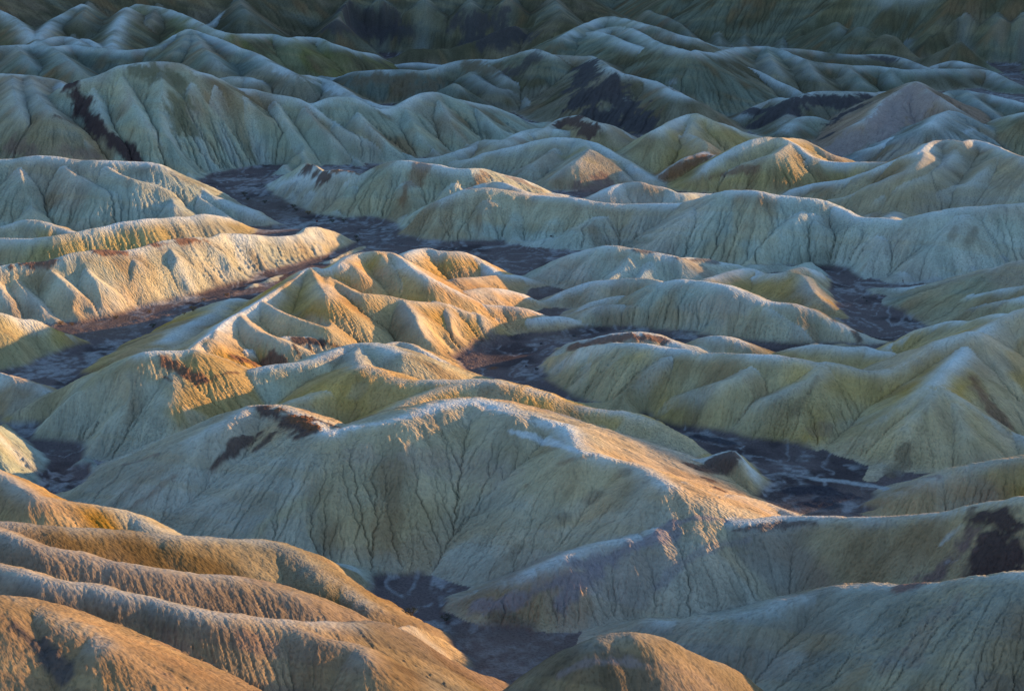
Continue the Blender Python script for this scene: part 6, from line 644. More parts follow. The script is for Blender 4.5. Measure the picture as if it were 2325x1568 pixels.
Z = Z + np.where(onwash, .25 * (bars - .5) + .15 * (fbm(X / 2.5, Y / 2.5, 77, 2) - .5), 0)
Z = Z.astype(np.float32)
print('ground', time.time() - T0)

# ---------------------------------------------------------------- ground colour: mudstone tints, caps, washes, and shade put into it
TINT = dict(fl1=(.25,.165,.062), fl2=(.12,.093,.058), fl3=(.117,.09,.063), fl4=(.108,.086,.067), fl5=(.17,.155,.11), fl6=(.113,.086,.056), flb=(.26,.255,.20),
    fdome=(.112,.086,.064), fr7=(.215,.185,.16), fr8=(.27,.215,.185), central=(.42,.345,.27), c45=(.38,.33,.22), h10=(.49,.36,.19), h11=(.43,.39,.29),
    h11b=(.46,.31,.15), h41=(.40,.315,.19), h43=(.40,.29,.17), h40=(.47,.32,.15), h42=(.46,.32,.165), h37=(.40,.38,.30), h38=(.41,.40,.33),
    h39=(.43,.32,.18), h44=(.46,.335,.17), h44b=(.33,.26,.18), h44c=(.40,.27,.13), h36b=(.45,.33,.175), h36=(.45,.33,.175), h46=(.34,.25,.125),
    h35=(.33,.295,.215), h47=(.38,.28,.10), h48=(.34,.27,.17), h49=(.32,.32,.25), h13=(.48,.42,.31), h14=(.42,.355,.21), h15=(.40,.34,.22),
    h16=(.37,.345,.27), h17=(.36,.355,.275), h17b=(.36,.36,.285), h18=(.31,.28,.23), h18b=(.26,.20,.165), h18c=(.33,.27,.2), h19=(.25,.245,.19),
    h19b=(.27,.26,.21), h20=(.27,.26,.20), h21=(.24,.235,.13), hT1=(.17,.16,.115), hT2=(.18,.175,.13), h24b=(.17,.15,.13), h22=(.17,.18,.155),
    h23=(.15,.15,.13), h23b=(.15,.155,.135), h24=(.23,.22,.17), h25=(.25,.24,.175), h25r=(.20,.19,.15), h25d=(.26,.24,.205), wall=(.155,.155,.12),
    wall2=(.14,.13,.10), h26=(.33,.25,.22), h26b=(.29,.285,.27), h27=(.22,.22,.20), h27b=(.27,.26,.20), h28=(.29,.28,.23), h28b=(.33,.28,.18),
    h29=(.42,.335,.20), h30=(.40,.32,.19), h30b=(.26,.15,.08), h31=(.33,.28,.2), h31b=(.36,.35,.28), h31c=(.38,.34,.27), h32=(.40,.37,.28),
    h33=(.43,.41,.335), h33b=(.42,.40,.33), h34=(.34,.30,.215), outer=(.27,.25,.19))
DARK = dict(hT1=.85, hT2=.85, wall=.95, wall2=.85, h22=.8, h23=.75, h23b=.8, h21=.75, h19=.7, h19b=.75, h24=.7, h24b=.65, h25=.7, h25d=.82, h25r=.65, h20=.8, h28=.8, h27=.8, h18=.82, h17=.95, h17b=.95)  # far hills darkened: browner rock, plus valley shade and vignetting put into the colour
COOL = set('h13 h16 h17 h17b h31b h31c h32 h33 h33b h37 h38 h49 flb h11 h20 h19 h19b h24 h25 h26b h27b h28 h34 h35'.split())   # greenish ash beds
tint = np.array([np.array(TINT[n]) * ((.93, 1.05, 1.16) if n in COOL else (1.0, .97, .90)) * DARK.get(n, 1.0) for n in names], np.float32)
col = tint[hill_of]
far = np.clip((Y - 950) / 500, 0, 1)
for ch in range(3):
    col[..., ch] = blur(col[..., ch], 5)
def mix(c, rgb, w):
    w = np.clip(w, 0, 1)[..., None]
    return c * (1 - w) + np.asarray(rgb, np.float32) * w
big = fbm(X / 60, Y / 60, 101, 4); mid = fbm(X / 17, Y / 17, 111, 4); fine = fbm(X / 2.2, Y / 2.2, 131, 3)
beds = fbm((X * .35 + Y * .8 + Z * 1.4) / 9.0, (X * .8 - Y * .35) / 90.0, 121, 3)       # tilted beds of the old lake floor
col = col * (0.86 + .28 * mid)[..., None] * np.array([1.06, .94, .83], np.float32) * .95
big2 = fbm(X / 38 + 9, Y / 38, 151, 4)
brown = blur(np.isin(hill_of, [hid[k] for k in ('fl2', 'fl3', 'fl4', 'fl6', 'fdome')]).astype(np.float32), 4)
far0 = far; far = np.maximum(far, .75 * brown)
col = mix(col, (.40, .28, .21), np.clip((big - .52) * 5, 0, .5) * (1 - .5 * far))
col = mix(col, (.36, .38, .33), np.clip((.46 - big) * 4, 0, .40) * (1 - .6 * far))
col = mix(col, (.47, .335, .185), np.clip((big2 - .53) * 5 + .12 * s3, 0, .42) * (1 - far))
col = mix(col, (.50, .48, .42), np.clip((.44 - big2) * 5 + .15 * s3, 0, .28) * (1 - far))
col = mix(col, (.42, .30, .17), np.clip((beds - .56) * 4, 0, .22))
far = far0
ztop = src[0][own, 2]; rel = np.clip(above / np.maximum(ztop, 3), 0, 1.2)
dark_face = np.clip((.97 - rel) / .12, 0, 1) * np.clip((rel - .08) / .3, 0, 1)
vf = np.clip((Y - 1150) / 350, 0, 1)
col = mix(col, (.075, .060, .036), .85 * vf * dark_face * np.clip(.25 + 2.2 * (mid - .42) + .22 * s3 + .12 * s2, 0, 1))  # dark rock on far faces, also painted in for shade and vignetting
col = mix(col, (.13, .10, .06), (.25 + .4 * far) * np.clip(s3 * .5 + (mid - .5) * 4 - .25, 0, 1) * np.clip(steep / .35, 0, 1))
col = mix(col, (.24, .14, .08), .5 * np.clip(s3 * .6 - .45 + (big2 - .5) * 3, 0, 1))
col = col * (1 + .10 * np.clip(s2, -2, 2) - .30 * gully)[..., None]  # gullies darkened in the colour, deepening the shade in them
lum = col.mean(-1, keepdims=True); col = np.maximum(lum + (col - lum) * 1.22, .015)
BARE = dict(wall=.5, wall2=.4, fl2=.4, fl3=.4, fl4=.5, fl6=.4, fl1=.4, fdome=.3, h46=.5, fl5=.3, flb=.4)
side_spur = np.array([k for h, t, r, k, s in RIDGES] + [0] * len(OUTER), np.float32)[src[6]][own]
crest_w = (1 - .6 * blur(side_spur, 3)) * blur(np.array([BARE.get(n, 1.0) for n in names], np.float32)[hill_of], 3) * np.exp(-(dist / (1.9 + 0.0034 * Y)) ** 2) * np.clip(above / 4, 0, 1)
col = mix(col, (.66, .66, .63), .85 * crest_w * np.clip(.35 + 1.8 * (mid - .3), 0, 1) * (1 - .2 * far))  # pale crest crust, painted brighter to sharpen light against dark
def paint(col, rgb, discs, soft, drip, strength):
    discs = np.asarray(discs, float); R = discs[:, 2].max() * 1.8
    x0, y0 = discs[:, :2].min(0) - R; x1, y1 = discs[:, :2].max(0) + R
    jj, ii = np.nonzero((X > x0) & (X < x1) & (Y > y0) & (Y < y1))
    px = X[jj, ii]; py = Y[jj, ii]
    f = np.full(len(px), -9.0, np.float32)
    for k in range(len(discs)):
        cx, cy, r = discs[k]; ex, ey, _ = discs[max(k - 1, 0)]
        vx, vy = ex - cx, ey - cy
        if math.hypot(vx, vy) > 5 * r: vx = vy = 0.0
        t = np.clip(((px - cx) * vx + (py - cy) * vy) / (vx * vx + vy * vy + 1e-6), 0, 1)
        f = np.maximum(f, 1 - np.hypot(px - cx - t * vx, py - cy - t * vy) / r)
    edge = f + drip * .32 * np.clip(.7 * s2[jj, ii] + .5 * s3[jj, ii] + .6 * s1[jj, ii], -2.4, 2.4) + 1.5 * (mid[jj, ii] - .5) + 1.0 * (fine[jj, ii] - .5)
    w = strength * (1 - .35 * (soft >= .65)) * np.clip(edge / (.12 + .9 * soft) + .1, 0, 1)
    c = col[jj, ii]; col[jj, ii] = c * (1 - w[:, None]) + np.asarray(rgb, np.float32) * (w * (1))[:, None] * (0.8 + .4 * fine[jj, ii])[:, None]
    if max(rgb) < .21:                                    # caps are rubble: they stand a little proud and rough
        Z[jj, ii] += w * (.2 + .5 * (fine[jj, ii] - .5) + .4 * (vnoise(px / .8, py / .8, 33) - .5))
    return col
# the wash floors: dark gravel with pale silt left in braids
wf = np.where(onwash, 1.0, np.clip(1 - wash_out / 2.2, 0, 1))
wcol = np.zeros_like(col); wcol[:] = (.15, .104, .094)
wcol = mix(wcol, (.075, .052, .05), np.clip((mid - .5) * 5, 0, 1))
braid = 1 - np.abs(2 * fbm((X + wx_) / 9, (Y + wy_ + 1.5 * wash_in) / 13, 79, 3) - 1) * 5
wcol = mix(wcol, (.36, .32, .30), np.clip((bars - .57) * 8, 0, .75) * np.clip(fine * 2.6 - .7, 0, 1))
wcol = mix(wcol, (.32, .28, .265), np.clip((braid - .45) * 2.2, 0, .8) * np.clip(fine * 2.2 - .45, 0, 1))
wcol = mix(wcol, (.17, .11, .085), np.clip((big - .55) * 5, 0, .6))
apron = np.exp(-np.clip(above, 0, 9) / 1.1) * (1 - wf)
col = mix(col, (.37, .33, .27), .5 * apron * np.clip(fine * 1.6, 0, 1))
col = col * (1 - wf[..., None]) + wcol * wf[..., None]
for rgb, soft, drip, strength, discs in PATCHES:
    col = paint(col, rgb, discs, soft, drip, strength)
col = np.clip(col, .012, .8)
print('colour', time.time() - T0)

def rock_material(name, rough=.95, grain=1.0):
    m = bpy.data.materials.new(name); m.use_nodes = True
    n = m.node_tree.nodes; l = m.node_tree.links
    b = n['Principled BSDF']; b.inputs['Roughness'].default_value = rough; b.inputs['Specular IOR Level'].default_value = .05
    at = n.new('ShaderNodeAttribute'); at.attribute_name = 'mud'
    tc = n.new('ShaderNodeTexCoord')
    n1 = n.new('ShaderNodeTexNoise'); n1.inputs['Scale'].default_value = .9; n1.inputs['Detail'].default_value = 4; n1.inputs['Roughness'].default_value = .7
    n2 = n.new('ShaderNodeTexNoise'); n2.inputs['Scale'].default_value = .22; n2.inputs['Detail'].default_value = 3; n2.inputs['Roughness'].default_value = .65
    for q in (n1, n2): l.new(tc.outputs['Object'], q.inputs['Vector'])
    mr = n.new('ShaderNodeMapRange'); mr.inputs['From Min'].default_value = .3; mr.inputs['From Max'].default_value = .7
    mr.inputs['To Min'].default_value = .86; mr.inputs['To Max'].default_value = 1.14
    l.new(n1.outputs['Fac'], mr.inputs['Value'])
    mx = n.new('ShaderNodeMix'); mx.data_type = 'RGBA'; mx.blend_type = 'MULTIPLY'; mx.inputs['Factor'].default_value = 1
    l.new(at.outputs['Color'], mx.inputs['A']); l.new(mr.outputs['Result'], mx.inputs['B'])
    l.new(mx.outputs['Result'], b.inputs['Base Color'])
    # rills: noise averaged along the fall line of the slope
    fl = n.new('ShaderNodeAttribute'); fl.attribute_name = 'fall'
    total = None
    for k in range(-2, 3):
        sc = n.new('ShaderNodeVectorMath'); sc.operation = 'MULTIPLY_ADD'
        sc.inputs[1].default_value = (.5 * k,) * 3
        l.new(fl.outputs['Vector'], sc.inputs[0]); l.new(tc.outputs['Object'], sc.inputs[2])
        t = n.new('ShaderNodeTexNoise'); t.inputs['Scale'].default_value = 1.35; t.inputs['Detail'].default_value = 2.0; t.inputs['Roughness'].default_value = .6
        l.new(sc.outputs['Vector'], t.inputs['Vector'])
        if total is None: total = t.outputs['Fac']
        else:
            ad = n.new('ShaderNodeMath'); ad.operation = 'ADD'; l.new(total, ad.inputs[0]); l.new(t.outputs['Fac'], ad.inputs[1]); total = ad.outputs[0]
    rl = n.new('ShaderNodeMapRange'); rl.inputs['From Min'].default_value = 1.95; rl.inputs['From Max'].default_value = 2.85
    l.new(total, rl.inputs['Value'])
    b1 = n.new('ShaderNodeBump'); b1.inputs['Strength'].default_value = .12 * grain; b1.inputs['Distance'].default_value = .5
    l.new(n1.outputs['Fac'], b1.inputs['Height'])
    b3 = n.new('ShaderNodeBump'); b3.inputs['Strength'].default_value = .55 * grain; b3.inputs['Distance'].default_value = .55
    l.new(rl.outputs['Result'], b3.inputs['Height']); l.new(b1.outputs['Normal'], b3.inputs['Normal'])
    b2 = n.new('ShaderNodeBump'); b2.inputs['Strength'].default_value = .25 * grain; b2.inputs['Distance'].default_value = 1.6
    l.new(n2.outputs['Fac'], b2.inputs['Height']); l.new(b3.outputs['Normal'], b2.inputs['Normal'])
    l.new(b2.outputs['Normal'], b.inputs['Normal'])
    rc = n.new('ShaderNodeMapRange'); rc.inputs['From Min'].default_value = 0; rc.inputs['From Max'].default_value = .5
    rc.inputs['To Min'].default_value = .82; rc.inputs['To Max'].default_value = 1.06
    l.new(rl.outputs['Result'], rc.inputs['Value'])
    mx2 = n.new('ShaderNodeMix'); mx2.data_type = 'RGBA'; mx2.blend_type = 'MULTIPLY'; mx2.inputs['Factor'].default_value = 1
    l.new(mx.outputs['Result'], mx2.inputs['A']); l.new(rc.outputs['Result'], mx2.inputs['B']); l.new(mx2.outputs['Result'], b.inputs['Base Color'])
    return m
MUD = rock_material('mudstone'); CRUST = rock_material('crumbly_mudstone', .95, .45); GRAVEL = rock_material('wash_gravel', .9, .8)

# ---------------------------------------------------------------- split the ground into its hills and washes
sx, sy = gradient(blur(Z, 3), X, Y, a, y); sm = np.sqrt(sx * sx + sy * sy) + 1e-4
FALL = np.stack([sx / sm, sy / sm, sm], -1); FALL /= np.sqrt(1 + sm * sm)[..., None]
FALL = (FALL * (np.clip((sm - .06) / .2, 0, 1) * rill * (.25 + .8 * np.clip(fbm(X / 23, Y / 23, 141, 3) * 2 - .5, 0, 1)))[..., None]).reshape(-1, 3)
gx, gy = gradient(Z, X, Y, a, y)
NRM = np.stack([-gx, -gy, np.ones_like(gx)], -1); NRM /= np.sqrt((NRM ** 2).sum(-1, keepdims=True))
ny, nx = Z.shape
VERT = np.stack([X, Y, Z], -1).reshape(-1, 3); NRM = NRM.reshape(-1, 3); COL = col.reshape(-1, 3)
idx = np.arange(ny * nx).reshape(ny, nx)
QUAD = np.stack([idx[:-1, :-1], idx[:-1, 1:], idx[1:, 1:], idx[1:, :-1]], -1).reshape(-1, 4)
def sheet(name, sel, mat, label=None):
    q = QUAD[sel]
    u, inv = np.unique(q, return_inverse=True); inv = inv.reshape(-1).astype(np.int32)
    me = bpy.data.meshes.new(name)
    me.vertices.add(len(u)); me.vertices.foreach_set('co', VERT[u].ravel())
    me.loops.add(len(inv)); me.loops.foreach_set('vertex_index', inv)
    me.polygons.add(len(q)); me.polygons.foreach_set('loop_start', np.arange(len(q), dtype=np.int32) * 4)
    me.polygons.foreach_set('use_smooth', np.ones(len(q), bool))
    me.update()
    at = me.attributes.new('mud', 'FLOAT_COLOR', 'POINT')
    at.data.foreach_set('color', np.concatenate([COL[u], np.ones((len(u), 1))], 1).astype(np.float32).ravel())
    fa = me.attributes.new('fall', 'FLOAT_VECTOR', 'POINT'); fa.data.foreach_set('vector', FALL[u].astype(np.float32).ravel())
    cn = me.attributes.new('custom_normal', 'FLOAT_VECTOR', 'POINT')
    cn.data.foreach_set('vector', NRM[u].astype(np.float32).ravel())
    me.materials.append(mat)
    o = bpy.data.objects.new(name, me); scene.collection.objects.link(o); o['kind'] = 'structure'
    if label: o['label'] = label
    return o
face_hill = hill_of[:-1, :-1].ravel().copy(); fw = onwash[:-1, :-1].ravel()
inner = ((np.abs(a) < .2745)[None, :-1] & ((y > 299) & (y < 2451))[:-1, None]).ravel()
HILLS = [
 (('fl1',), 'golden sunlit ridge at the left edge, rearmost of the foreground folds'),
 (('fl2',), 'long tan foreground ridge running down to the dark wash'),
 (('fl3',), 'tan foreground fold lying between two longer ridges at lower left'),
 (('fl4',), 'broad foreground ridge at bottom left with steep dark shaded face'),
 (('fl5',), 'small greenish spur beside the dark wash at the bottom'),
 (('fl6',), 'dark stained rounded hill in the bottom left corner'),
 (('flb',), 'low green grey knob in front of the large central hill'),
 (('fdome',), 'rounded brown dome at the bottom centre of the foreground'),
 (('fr7',), 'pale blue crested ridge in the bottom right corner'),
 (('fr8',), 'long pinkish ridge with purple bands and a black patch at right'),
 (('central',), 'largest central hill with white crest and brown cap on its left shoulder'),
 (('c45',), 'small hill with a dark brown top beside the right hand wash'),
 (('h10',), 'smooth yellow green ridge directly behind the central hill'),
 (('h11',), 'pale rounded ridge with an orange sunlit flank left of centre'),
 (('h11b',), 'narrow tan ridge behind the orange sunlit flank'),
 (('h41',), 'olive ridge tapering to the left wash with a red brown cap'),
 (('h43',), 'tan slope with two dark red brown caps dripping down it'),
 (('h40',), 'sunlit orange ridge with a white trail along its crest'),
 (('h42',), 'low tan mounds behind the right end of the sunlit orange ridge'),
 (('h37',), 'pale flat topped hill with a dark streaked crest in the middle'),
 (('h38',), 'pale grey whaleback hill above the middle wash'),
 (('h39',), 'small tan hill with sunlit spur beside the right wash'),
 (('h44',), 'broad olive yellow hill with many spurs on the right'),
 (('h44b',), 'low red brown gravel mound beside the middle wash'),
 (('h44c',), 'small orange rounded mound at the end of the middle wash'),
 (('h36b', 'h36'), 'olive ridge rising to the right edge behind the broad olive hill'),
 (('h46',), 'plain ochre ridge entering from the right above the dark gravel flat'),
 (('h35',), 'low pale green ridges fanning out to the right edge'),
 (('h47',), 'yellow sunlit hill with rugged ribs at the left edge'),
 (('h48',), 'low olive hill at the left edge below the yellow one'),
 (('h49',), 'grey green corner hill at the left edge above the golden ridge'),
 (('h13',), 'pale ribbed bluff with dark red crest above the left wash'),
 (('h14',), 'long yellow grey ridge just behind the pale ribbed bluff'),
 (('h15',), 'short tan ridge at the left edge behind the yellow grey one'),
 (('h16',), 'grey green hill with rounded spurs left of the upper wash'),
 (('h17',), 'tall striped hill with a dark olive hollow at upper left'),
 (('h17b',), 'grey green scalloped ridge right of the tall striped hill'),
 (('h18', 'h18c'), 'dark gullied hill at the upper left edge'),
 (('h18b',), 'small reddish hill at the left edge below the gullied one'),
 (('h19', 'h19b'), 'long dark ridge with one peak behind the tall striped hill'),
 (('h20',), 'two low humps behind the tall striped hill'),
 (('h21',), 'yellow green ridge sloping down to the far dark flat'),
 (('hT1', 'hT2', 'wall2'), 'very dark hills along the top left edge'),
 (('h24b',), 'low dark mounds in front of the far flat'),
 (('h22',), 'dark grey ridge behind the far flat'),
 (('h23', 'h23b'), 'near black hills along the top centre'),
 (('h24',), 'brown mottled hill with scalloped base in the upper middle'),
 (('h25', 'h25r'), 'branching teal crested ridges of the highest hill at upper right'),
 (('h25d',), 'hill with a large black fan of rock spilling down it'),
 (('wall',), 'dark fluted cliff along the top right edge'),
 (('h26',), 'pointed pink cone hill at upper right'),
 (('h26b',), 'grey spur lying across the foot of the pink cone'),
 (('h27',), 'black capped low hill left of the pink cone'),
 (('h27b',), 'small pale dome in front of the black capped hill'),
 (('h28',), 'grey ridge at the right edge behind the pink cone'),
 (('h28b',), 'ochre slope at the right edge below the pink cone'),
 (('h29',), 'yellow peak with a pale footpath crest and sunlit right flank'),
 (('h30',), 'tan hill with curving pale crest right of the yellow peak'),
 (('h30b',), 'small rust red mound below the yellow peak'),
 (('h31',), 'hill with a black brown summit in the upper middle'),
 (('h31b',), 'low pale ridge leading up to the black brown summit'),
 (('h31c',), 'grey hill with maroon stains and an orange lit shoulder'),
 (('h32',), 'pale hill with rust streaks and dark red tip beside the upper wash'),
 (('h33', 'h33b'), 'long pale green white crested hill across the middle right'),
 (('h34',), 'olive green spurred hill at the right edge above the long pale one'),
]
face_hill[~inner] = hid['outer']
for keys, label in HILLS:
    ids = [hid[k] for k in keys]
    sel = np.isin(face_hill, ids) & ~(fw & inner)
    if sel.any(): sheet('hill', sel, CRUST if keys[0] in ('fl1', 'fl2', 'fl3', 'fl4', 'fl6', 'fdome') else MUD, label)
sheet('wash', fw & inner, GRAVEL, 'dark gravel floor of the dry wash winding between the hills')
sheet('badlands', (face_hill == hid['outer']) & ~(fw & inner), MUD, 'more eroded hills going on around the view')
def ground_z(px, py):
    ii = np.interp(px / py, a, np.arange(len(a))); jj = np.interp(py, y, np.arange(len(y)))
    return float(sample_grid(Z, np.array([ii]), np.array([jj]))[0])

# ---------------------------------------------------------------- things standing in the washes
def plain(name, rgb, rough=.9, var=.25, scale=3.0):
    m = bpy.data.materials.new(name); m.use_nodes = True; n = m.node_tree.nodes; l = m.node_tree.links
    b = n['Principled BSDF']; b.inputs['Roughness'].default_value = rough; b.inputs['Specular IOR Level'].default_value = .2
    t = n.new('ShaderNodeTexNoise'); t.inputs['Scale'].default_value = scale; t.inputs['Detail'].default_value = 3
    c = n.new('ShaderNodeValToRGB')
    c.color_ramp.elements[0].position = .3; c.color_ramp.elements[1].position = .7
    c.color_ramp.elements[0].color = tuple(v * (1 - var) for v in rgb) + (1,); c.color_ramp.elements[1].color = tuple(v * (1 + var) for v in rgb) + (1,)
    tc = n.new('ShaderNodeTexCoord'); l.new(tc.outputs['Object'], t.inputs['Vector'])
    l.new(t.outputs['Fac'], c.inputs['Fac']); l.new(c.outputs['Color'], b.inputs['Base Color'])
    return m
def mesh(name, v, f, mat, smooth=False):
    me = bpy.data.meshes.new(name); me.from_pydata([tuple(p) for p in v], [], f); me.materials.append(mat)
    if smooth: me.polygons.foreach_set('use_smooth', np.ones(len(me.polygons), bool))
    me.update(); return me
def put(name, me, parent=None, loc=(0, 0, 0)):
    o = bpy.data.objects.new(name, me); scene.collection.objects.link(o); o.location = loc
    if parent: o.parent = parent
    return o
def tube(v, f, p, q, r0, r1, n=5):
    p = np.array(p, float); q = np.array(q, float); d = q - p; d /= np.linalg.norm(d) + 1e-9
    u = np.cross(d, (0, 0, 1) if abs(d[2]) < .9 else (1, 0, 0)); u /= np.linalg.norm(u); w = np.cross(d, u); b = len(v)
    for c, r in ((p, r0), (q, r1)):
        for k in range(n):
            t = 2 * math.pi * k / n; v.append(c + r * (math.cos(t) * u + math.sin(t) * w))
    for k in range(n): f.append((b + k, b + (k + 1) % n, b + n + (k + 1) % n, b + n + k))
    f.append(tuple(b + n + k for k in range(n)))
LEAF = {'green': plain('shrub_leaf', (.060, .062, .038)), 'dry': plain('dry_shrub_leaf', (.26, .14, .055))}
TWIG = plain('shrub_twig', (.10, .075, .055))
def shrub_meshes(seed, leaf):
    r = np.random.RandomState(seed); v = []; f = []; tips = []
    for k in range(11):
        t = 2 * math.pi * k / 11 + r.rand() * .5; e = .25 + r.rand() * .9
        p = (0.05 * math.cos(t), .05 * math.sin(t), -.1)
        mid = np.array([.28 * math.cos(t) * math.cos(e) + .02 * r.randn(), .28 * math.sin(t) * math.cos(e), .12 + .3 * math.sin(e)])
        tube(v, f, p, mid, .022, .014)
        for s in range(2):
            tip = mid + np.array([.22 * math.cos(t + r.randn() * .5), .22 * math.sin(t + r.randn() * .5), .12 + .12 * r.rand()]) * (.6 + .6 * r.rand())
            tube(v, f, mid, tip, .013, .005, 4); tips.append(tip)
    stems = mesh('stem', v, f, TWIG)
    v = []; f = []
    for tip in tips:
        for k in range(16):
            c = tip + r.randn(3) * np.array([.085, .085, .06]); c[2] = max(c[2], .02)
            u = r.randn(3); u /= np.linalg.norm(u); w = np.cross(u, r.randn(3)); w /= np.linalg.norm(w)
            s = .035 + .03 * r.rand(); b = len(v)
            v += [c - u * s, c + w * s * .45, c + u * s, c - w * s * .45]; f.append((b, b + 1, b + 2, b + 3))
    return stems, mesh('foliage', v, f, LEAF[leaf])
SHRUB = {k: [shrub_meshes(s, k) for s in ss] for k, ss in (('green', (1, 2, 3)), ('dry', (4, 5)))}
def shrub(px, py, width, kind, label):
    root = put('desert_shrub', None, loc=(px, py, ground_z(px, py)))
    root['label'] = label; root['category'] = 'shrub'; root['group'] = 'shrubs growing in the washes'
    root.rotation_euler[2] = random.random() * 6.28; root.scale = (width, width, width * .85)
    st, fo = random.choice(SHRUB[kind]); put('stem', st, root); put('foliage', fo, root)
for px, py, width, kind, label in [(-146.0, 1106.3, 3.6, 'green', 'largest dark shrub in the middle of the upper wash'), (-142.4, 1092.4, 2.4, 'green', 'dark shrub just below the largest one in the upper wash'), (-132.0, 1082.0, 2.8, 'green', 'dark shrub near the wash bank right of the largest one'), (-115.3, 1066.8, 3.0, 'green', 'dark shrub at the foot of the dark tipped pale hill'), (-113.0, 1058.8, 2.2, 'green', 'small shrub touching another at the foot of the pale hill'), (-105.3, 1045.4, 3.2, 'dry', 'brownish shrub at the foot of the pale hill above the red sign'), (-90.9, 1022.5, 2.6, 'green', 'grey shrub in the wash just right of the red sign'), (-85.4, 1024.3, 2.6, 'green', 'grey shrub against the bank farther right of the red sign'), (-75.7, 979.6, 2.2, 'green', 'upper of two shrubs off the tip of the pale ribbed bluff'), (-74.1, 967.6, 2.4, 'green', 'lower of two shrubs off the tip of the pale ribbed bluff'), (-178.3, 789.5, 2.2, 'dry', 'rust shrub at the left foot of the pale ribbed bluff'), (-174.1, 789.8, 1.9, 'dry', 'small brown shrub right beside the rust one below the bluff'), (-158.9, 801.8, 2.2, 'green', 'low grey shrub at the edge of the red brown wash bank'), (-147.1, 811.2, 1.7, 'dry', 'lone orange sunlit shrub on the pale apron below the bluff'), (-141.4, 786.4, 2.6, 'green', 'dark shrub out on the red brown wash floor'), (-124.6, 781.4, 3.2, 'dry', 'widest orange shrub where the left wash narrows'), (-128.7, 785.1, 1.6, 'dry', 'small orange shrub left of the widest one'), (-128.3, 833.1, 2.0, 'dry', 'orange shrub above the widest one where the wash narrows'), (-120.1, 844.1, 2.0, 'dry', 'orange shrub highest up where the left wash narrows'), (-16.0, 467.5, 2.6, 'green', 'black looking bush at the foot of the purple spur'), (-23.9, 458.9, 3.0, 'green', 'flat dark bush on the gravel of the bottom wash')]:
    shrub(px, py, width, kind, label)
STONE = plain('dark_stone', (.075, .065, .065), .85, .35, 1.2)
def boulder(px, py, size, seed, label):
    import bmesh
    bm = bmesh.new(); bmesh.ops.create_icosphere(bm, subdivisions=2, radius=.5)
    r = np.random.RandomState(seed); pl = [(q / np.linalg.norm(q), .28 + .16 * r.rand()) for q in r.randn(9, 3)]
    for v in bm.verts:
        c = np.array(v.co)
        for q, h in pl:
            e = c @ q - h
            if e > 0: c = c - q * e
        v.co = c * np.array([1.2, 1.0, .8]) + r.randn(3) * .012
    me = bpy.data.meshes.new('boulder'); bm.to_mesh(me); bm.free(); me.materials.append(STONE)
    o = put('boulder', me, loc=(px, py, ground_z(px, py) + size * .2)); o.scale = (size,) * 3; o.rotation_euler[2] = seed
    o['label'] = label; o['category'] = 'boulder'; o['group'] = 'boulders lying on the wash floor'
for k, (px, py, size, label) in enumerate([(24.0, 770.5, 1.3, 'dark boulder on the pale silt of the middle wash, uppermost there'), (11.1, 757.4, 1.1, 'dark boulder halfway along the pale silt of the middle wash'), (4.6, 748.0, 1.0, 'small dark boulder beside the gravel island of the middle wash'), (8.9, 717.4, 1.3, 'dark boulder on the bank under the olive yellow hill'), (5.2, 722.9, 1.0, 'small boulder left of another under the olive yellow hill'), (147.8, 841.0, 1.0, 'upper of two dark boulders where the right wash bends'), (147.8, 834.2, 1.0, 'lower of two dark boulders where the right wash bends'), (18.7, 963.2, 1.2, 'lone boulder on the pale foot of the long middle hill')]):
    boulder(px, py, size, k + 3, label)

# the sign by the upper wash
(px, py), = [(-98.4, 1019.6)]
root = put('sign', None, loc=(px, py, ground_z(px, py))); root['label'] = 'small dark red sign on a post beside the upper wash'; root['category'] = 'sign'
v = []; f = []; tube(v, f, (0, 0, -.3), (0, 0, 1.25), .06, .055, 8); put('post', mesh('post', v, f, plain('post_wood', (.16, .10, .07))), root)
import bmesh
bm = bmesh.new(); bmesh.ops.create_cube(bm, size=1)
for q in bm.verts: q.co = (q.co.x * 1.15, q.co.y * .05 - .09, q.co.z * .8 + 1.25)
bmesh.ops.bevel(bm, geom=bm.edges[:], offset=.012, segments=1, affect='EDGES')
me = bpy.data.meshes.new('panel'); bm.to_mesh(me); bm.free(); me.materials.append(plain('sign_red', (.13, .035, .035), .6, .1)); put('panel', me, root)

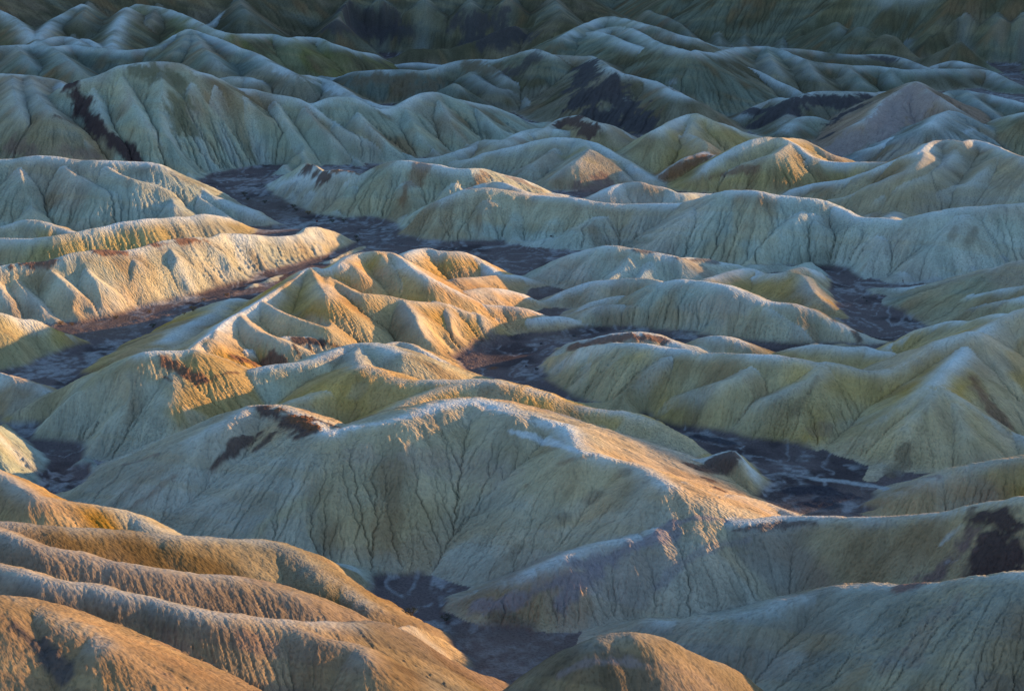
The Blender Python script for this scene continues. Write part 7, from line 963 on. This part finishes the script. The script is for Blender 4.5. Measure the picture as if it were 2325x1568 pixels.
# the walker on the path at the right
def person(px, py, label):
    J = dict(pelvis=(0, 0, .95), belly=(0, .01, 1.10), chest=(0, .0, 1.32), neck=(0, .01, 1.48), head0=(0, -.01, 1.56), head1=(0, -.02, 1.66), crown=(0, -.01, 1.74),
        hl=(.10, 0, .90), kl=(.12, -.10, .50), al=(.12, -.05, .10), tl=(.12, -.22, .05), hr=(-.10, 0, .90), kr=(-.11, .06, .50), ar=(-.11, .20, .12), tr=(-.11, .05, .05),
        sl=(.18, 0, 1.42), el=(.24, .06, 1.16), wl=(.22, -.05, .95), fl=(.21, -.09, .87), sr=(-.18, 0, 1.42), er=(-.24, .03, 1.15), wr=(-.23, -.10, .94), fr=(-.22, -.14, .87))
    R = dict(pelvis=.15, belly=.14, chest=.165, neck=.06, head0=.085, head1=.105, crown=.06, hl=.10, kl=.065, al=.045, tl=.04, hr=.10, kr=.065, ar=.045, tr=.04,
        sl=.075, el=.052, wl=.036, fl=.035, sr=.075, er=.052, wr=.036, fr=.035)
    E = [('pelvis','belly'),('belly','chest'),('chest','neck'),('neck','head0'),('head0','head1'),('head1','crown'),('pelvis','hl'),('hl','kl'),('kl','al'),('al','tl'),
        ('pelvis','hr'),('hr','kr'),('kr','ar'),('ar','tr'),('chest','sl'),('sl','el'),('el','wl'),('wl','fl'),('chest','sr'),('sr','er'),('er','wr'),('wr','fr')]
    ks = list(J); me = bpy.data.meshes.new('walker_frame'); me.from_pydata([J[k] for k in ks], [(ks.index(p), ks.index(q)) for p, q in E], [])
    tmp = bpy.data.objects.new('walker_frame', me); scene.collection.objects.link(tmp)
    sk = tmp.modifiers.new('skin', 'SKIN'); sb = tmp.modifiers.new('smooth', 'SUBSURF'); sb.levels = 1; sb.render_levels = 1
    for k, name in enumerate(ks):
        sv = me.skin_vertices[0].data[k]; sv.radius = (R[name], R[name]); sv.use_root = name == 'pelvis'
    dg = bpy.context.evaluated_depsgraph_get()
    body = bpy.data.meshes.new_from_object(tmp.evaluated_get(dg)); body.name = 'body'
    bpy.data.objects.remove(tmp, do_unlink=True)
    for mm in (plain('jacket_cloth', (.10, .022, .02)), plain('trouser_cloth', (.018, .018, .022)), plain('skin', (.42, .26, .19))): body.materials.append(mm)
    for p in body.polygons:
        c = p.center; p.use_smooth = True
        p.material_index = 1 if c.z < .93 and abs(c.x) < .20 else (2 if (c.z > 1.49 or c.z < .93) else 0)
    root = put('person', None, loc=(px, py, ground_z(px, py))); root['label'] = label; root['category'] = 'person'
    root.rotation_euler[2] = math.radians(70)
    put('body', body, root)
    bm = bmesh.new(); bmesh.ops.create_uvsphere(bm, u_segments=12, v_segments=8, radius=.118)
    for q in list(bm.verts):
        if q.co.z < -.01 and q.co.y < .02: q.co.z = -.01
    me = bpy.data.meshes.new('hair'); bm.to_mesh(me); bm.free(); me.materials.append(plain('hair_dark', (.02, .015, .012)))
    put('hair', me, root, (0, .005, 1.67))
    bm = bmesh.new(); bmesh.ops.create_cube(bm, size=1)
    for q in bm.verts: q.co = (q.co.x * .30, q.co.y * .17 + .21, q.co.z * .46 + 1.24)
    bmesh.ops.bevel(bm, geom=bm.edges[:], offset=.05, segments=2, affect='EDGES')
    me = bpy.data.meshes.new('backpack'); bm.to_mesh(me); bm.free(); me.materials.append(plain('pack_cloth', (.03, .025, .03)))
    pk = put('backpack', me); pk.location = root.location; pk.rotation_euler = root.rotation_euler
    pk['label'] = 'dark backpack worn by the walker on the right hand path'; pk['category'] = 'backpack'
(px, py), = [(168.8, 866.3)]
person(px, py, 'person in dark red jacket walking on the pale path at right')

# ---------------------------------------------------------------- unseen range, added and shaped to keep the sun off the far badlands
def add_shade_range():
    P = np.array([(1300,1000,90),(1300,1150,175),(1300,1180,221),(1300,1270,221),(1300,1310,184),(1300,1600,184),(1300,1790,193),(1300,1880,225),(1310,1950,270),(1330,2010,355),(1420,2300,378),(1480,2600,378),(1650,3200,360),(1900,4000,270)], float)
    L = np.r_[0, np.cumsum(np.hypot(*np.diff(P[:, :2], axis=0).T))]; q = np.arange(0, L[-1], 12.0)
    c = np.stack([np.interp(q, L, P[:, k]) for k in range(3)], -1)
    c[:, 2] *= 1 + .05 * line_noise(len(q), 12, 90, 3) + .03 * line_noise(len(q), 12, 35, 4)
    gx_, gy_ = np.meshgrid(np.arange(700, 2700, 16.0), np.arange(500, 4600, 16.0))
    zz = np.full(gx_.shape, -1e3)
    for p in c: zz = np.maximum(zz, p[2] - .62 * np.hypot(gx_ - p[0], gy_ - p[1]))
    zz += 26 * (fbm(gx_ / 120, gy_ / 120, 201, 5) - .5) * np.clip(zz / 60, 0, 1)
    zz = np.maximum(zz, -4)
    ny_, nx_ = zz.shape
    k = np.arange(ny_ * nx_).reshape(ny_, nx_)
    f = np.stack([k[:-1, :-1], k[:-1, 1:], k[1:, 1:], k[1:, :-1]], -1).reshape(-1, 4)
    f = f[(zz.ravel()[f] > -3.9).any(1)]
    u, inv = np.unique(f, return_inverse=True); inv = inv.reshape(-1, 4)
    v = np.stack([gx_, gy_, zz], -1).reshape(-1, 3)[u]
    me = bpy.data.meshes.new('shade_ridge'); me.from_pydata(v.tolist(), [], inv.tolist())
    at = me.attributes.new('mud', 'FLOAT_COLOR', 'POINT')
    at.data.foreach_set('color', np.tile(np.array([.24, .21, .17, 1], np.float32), len(v)))
    me.materials.append(MUD); o = bpy.data.objects.new('shade_ridge', me); scene.collection.objects.link(o); o['kind'] = 'structure'
    o['label'] = 'unseen bare brown ridge added beyond the right edge to shade the badlands'
add_shade_range()
print('objects', time.time() - T0)
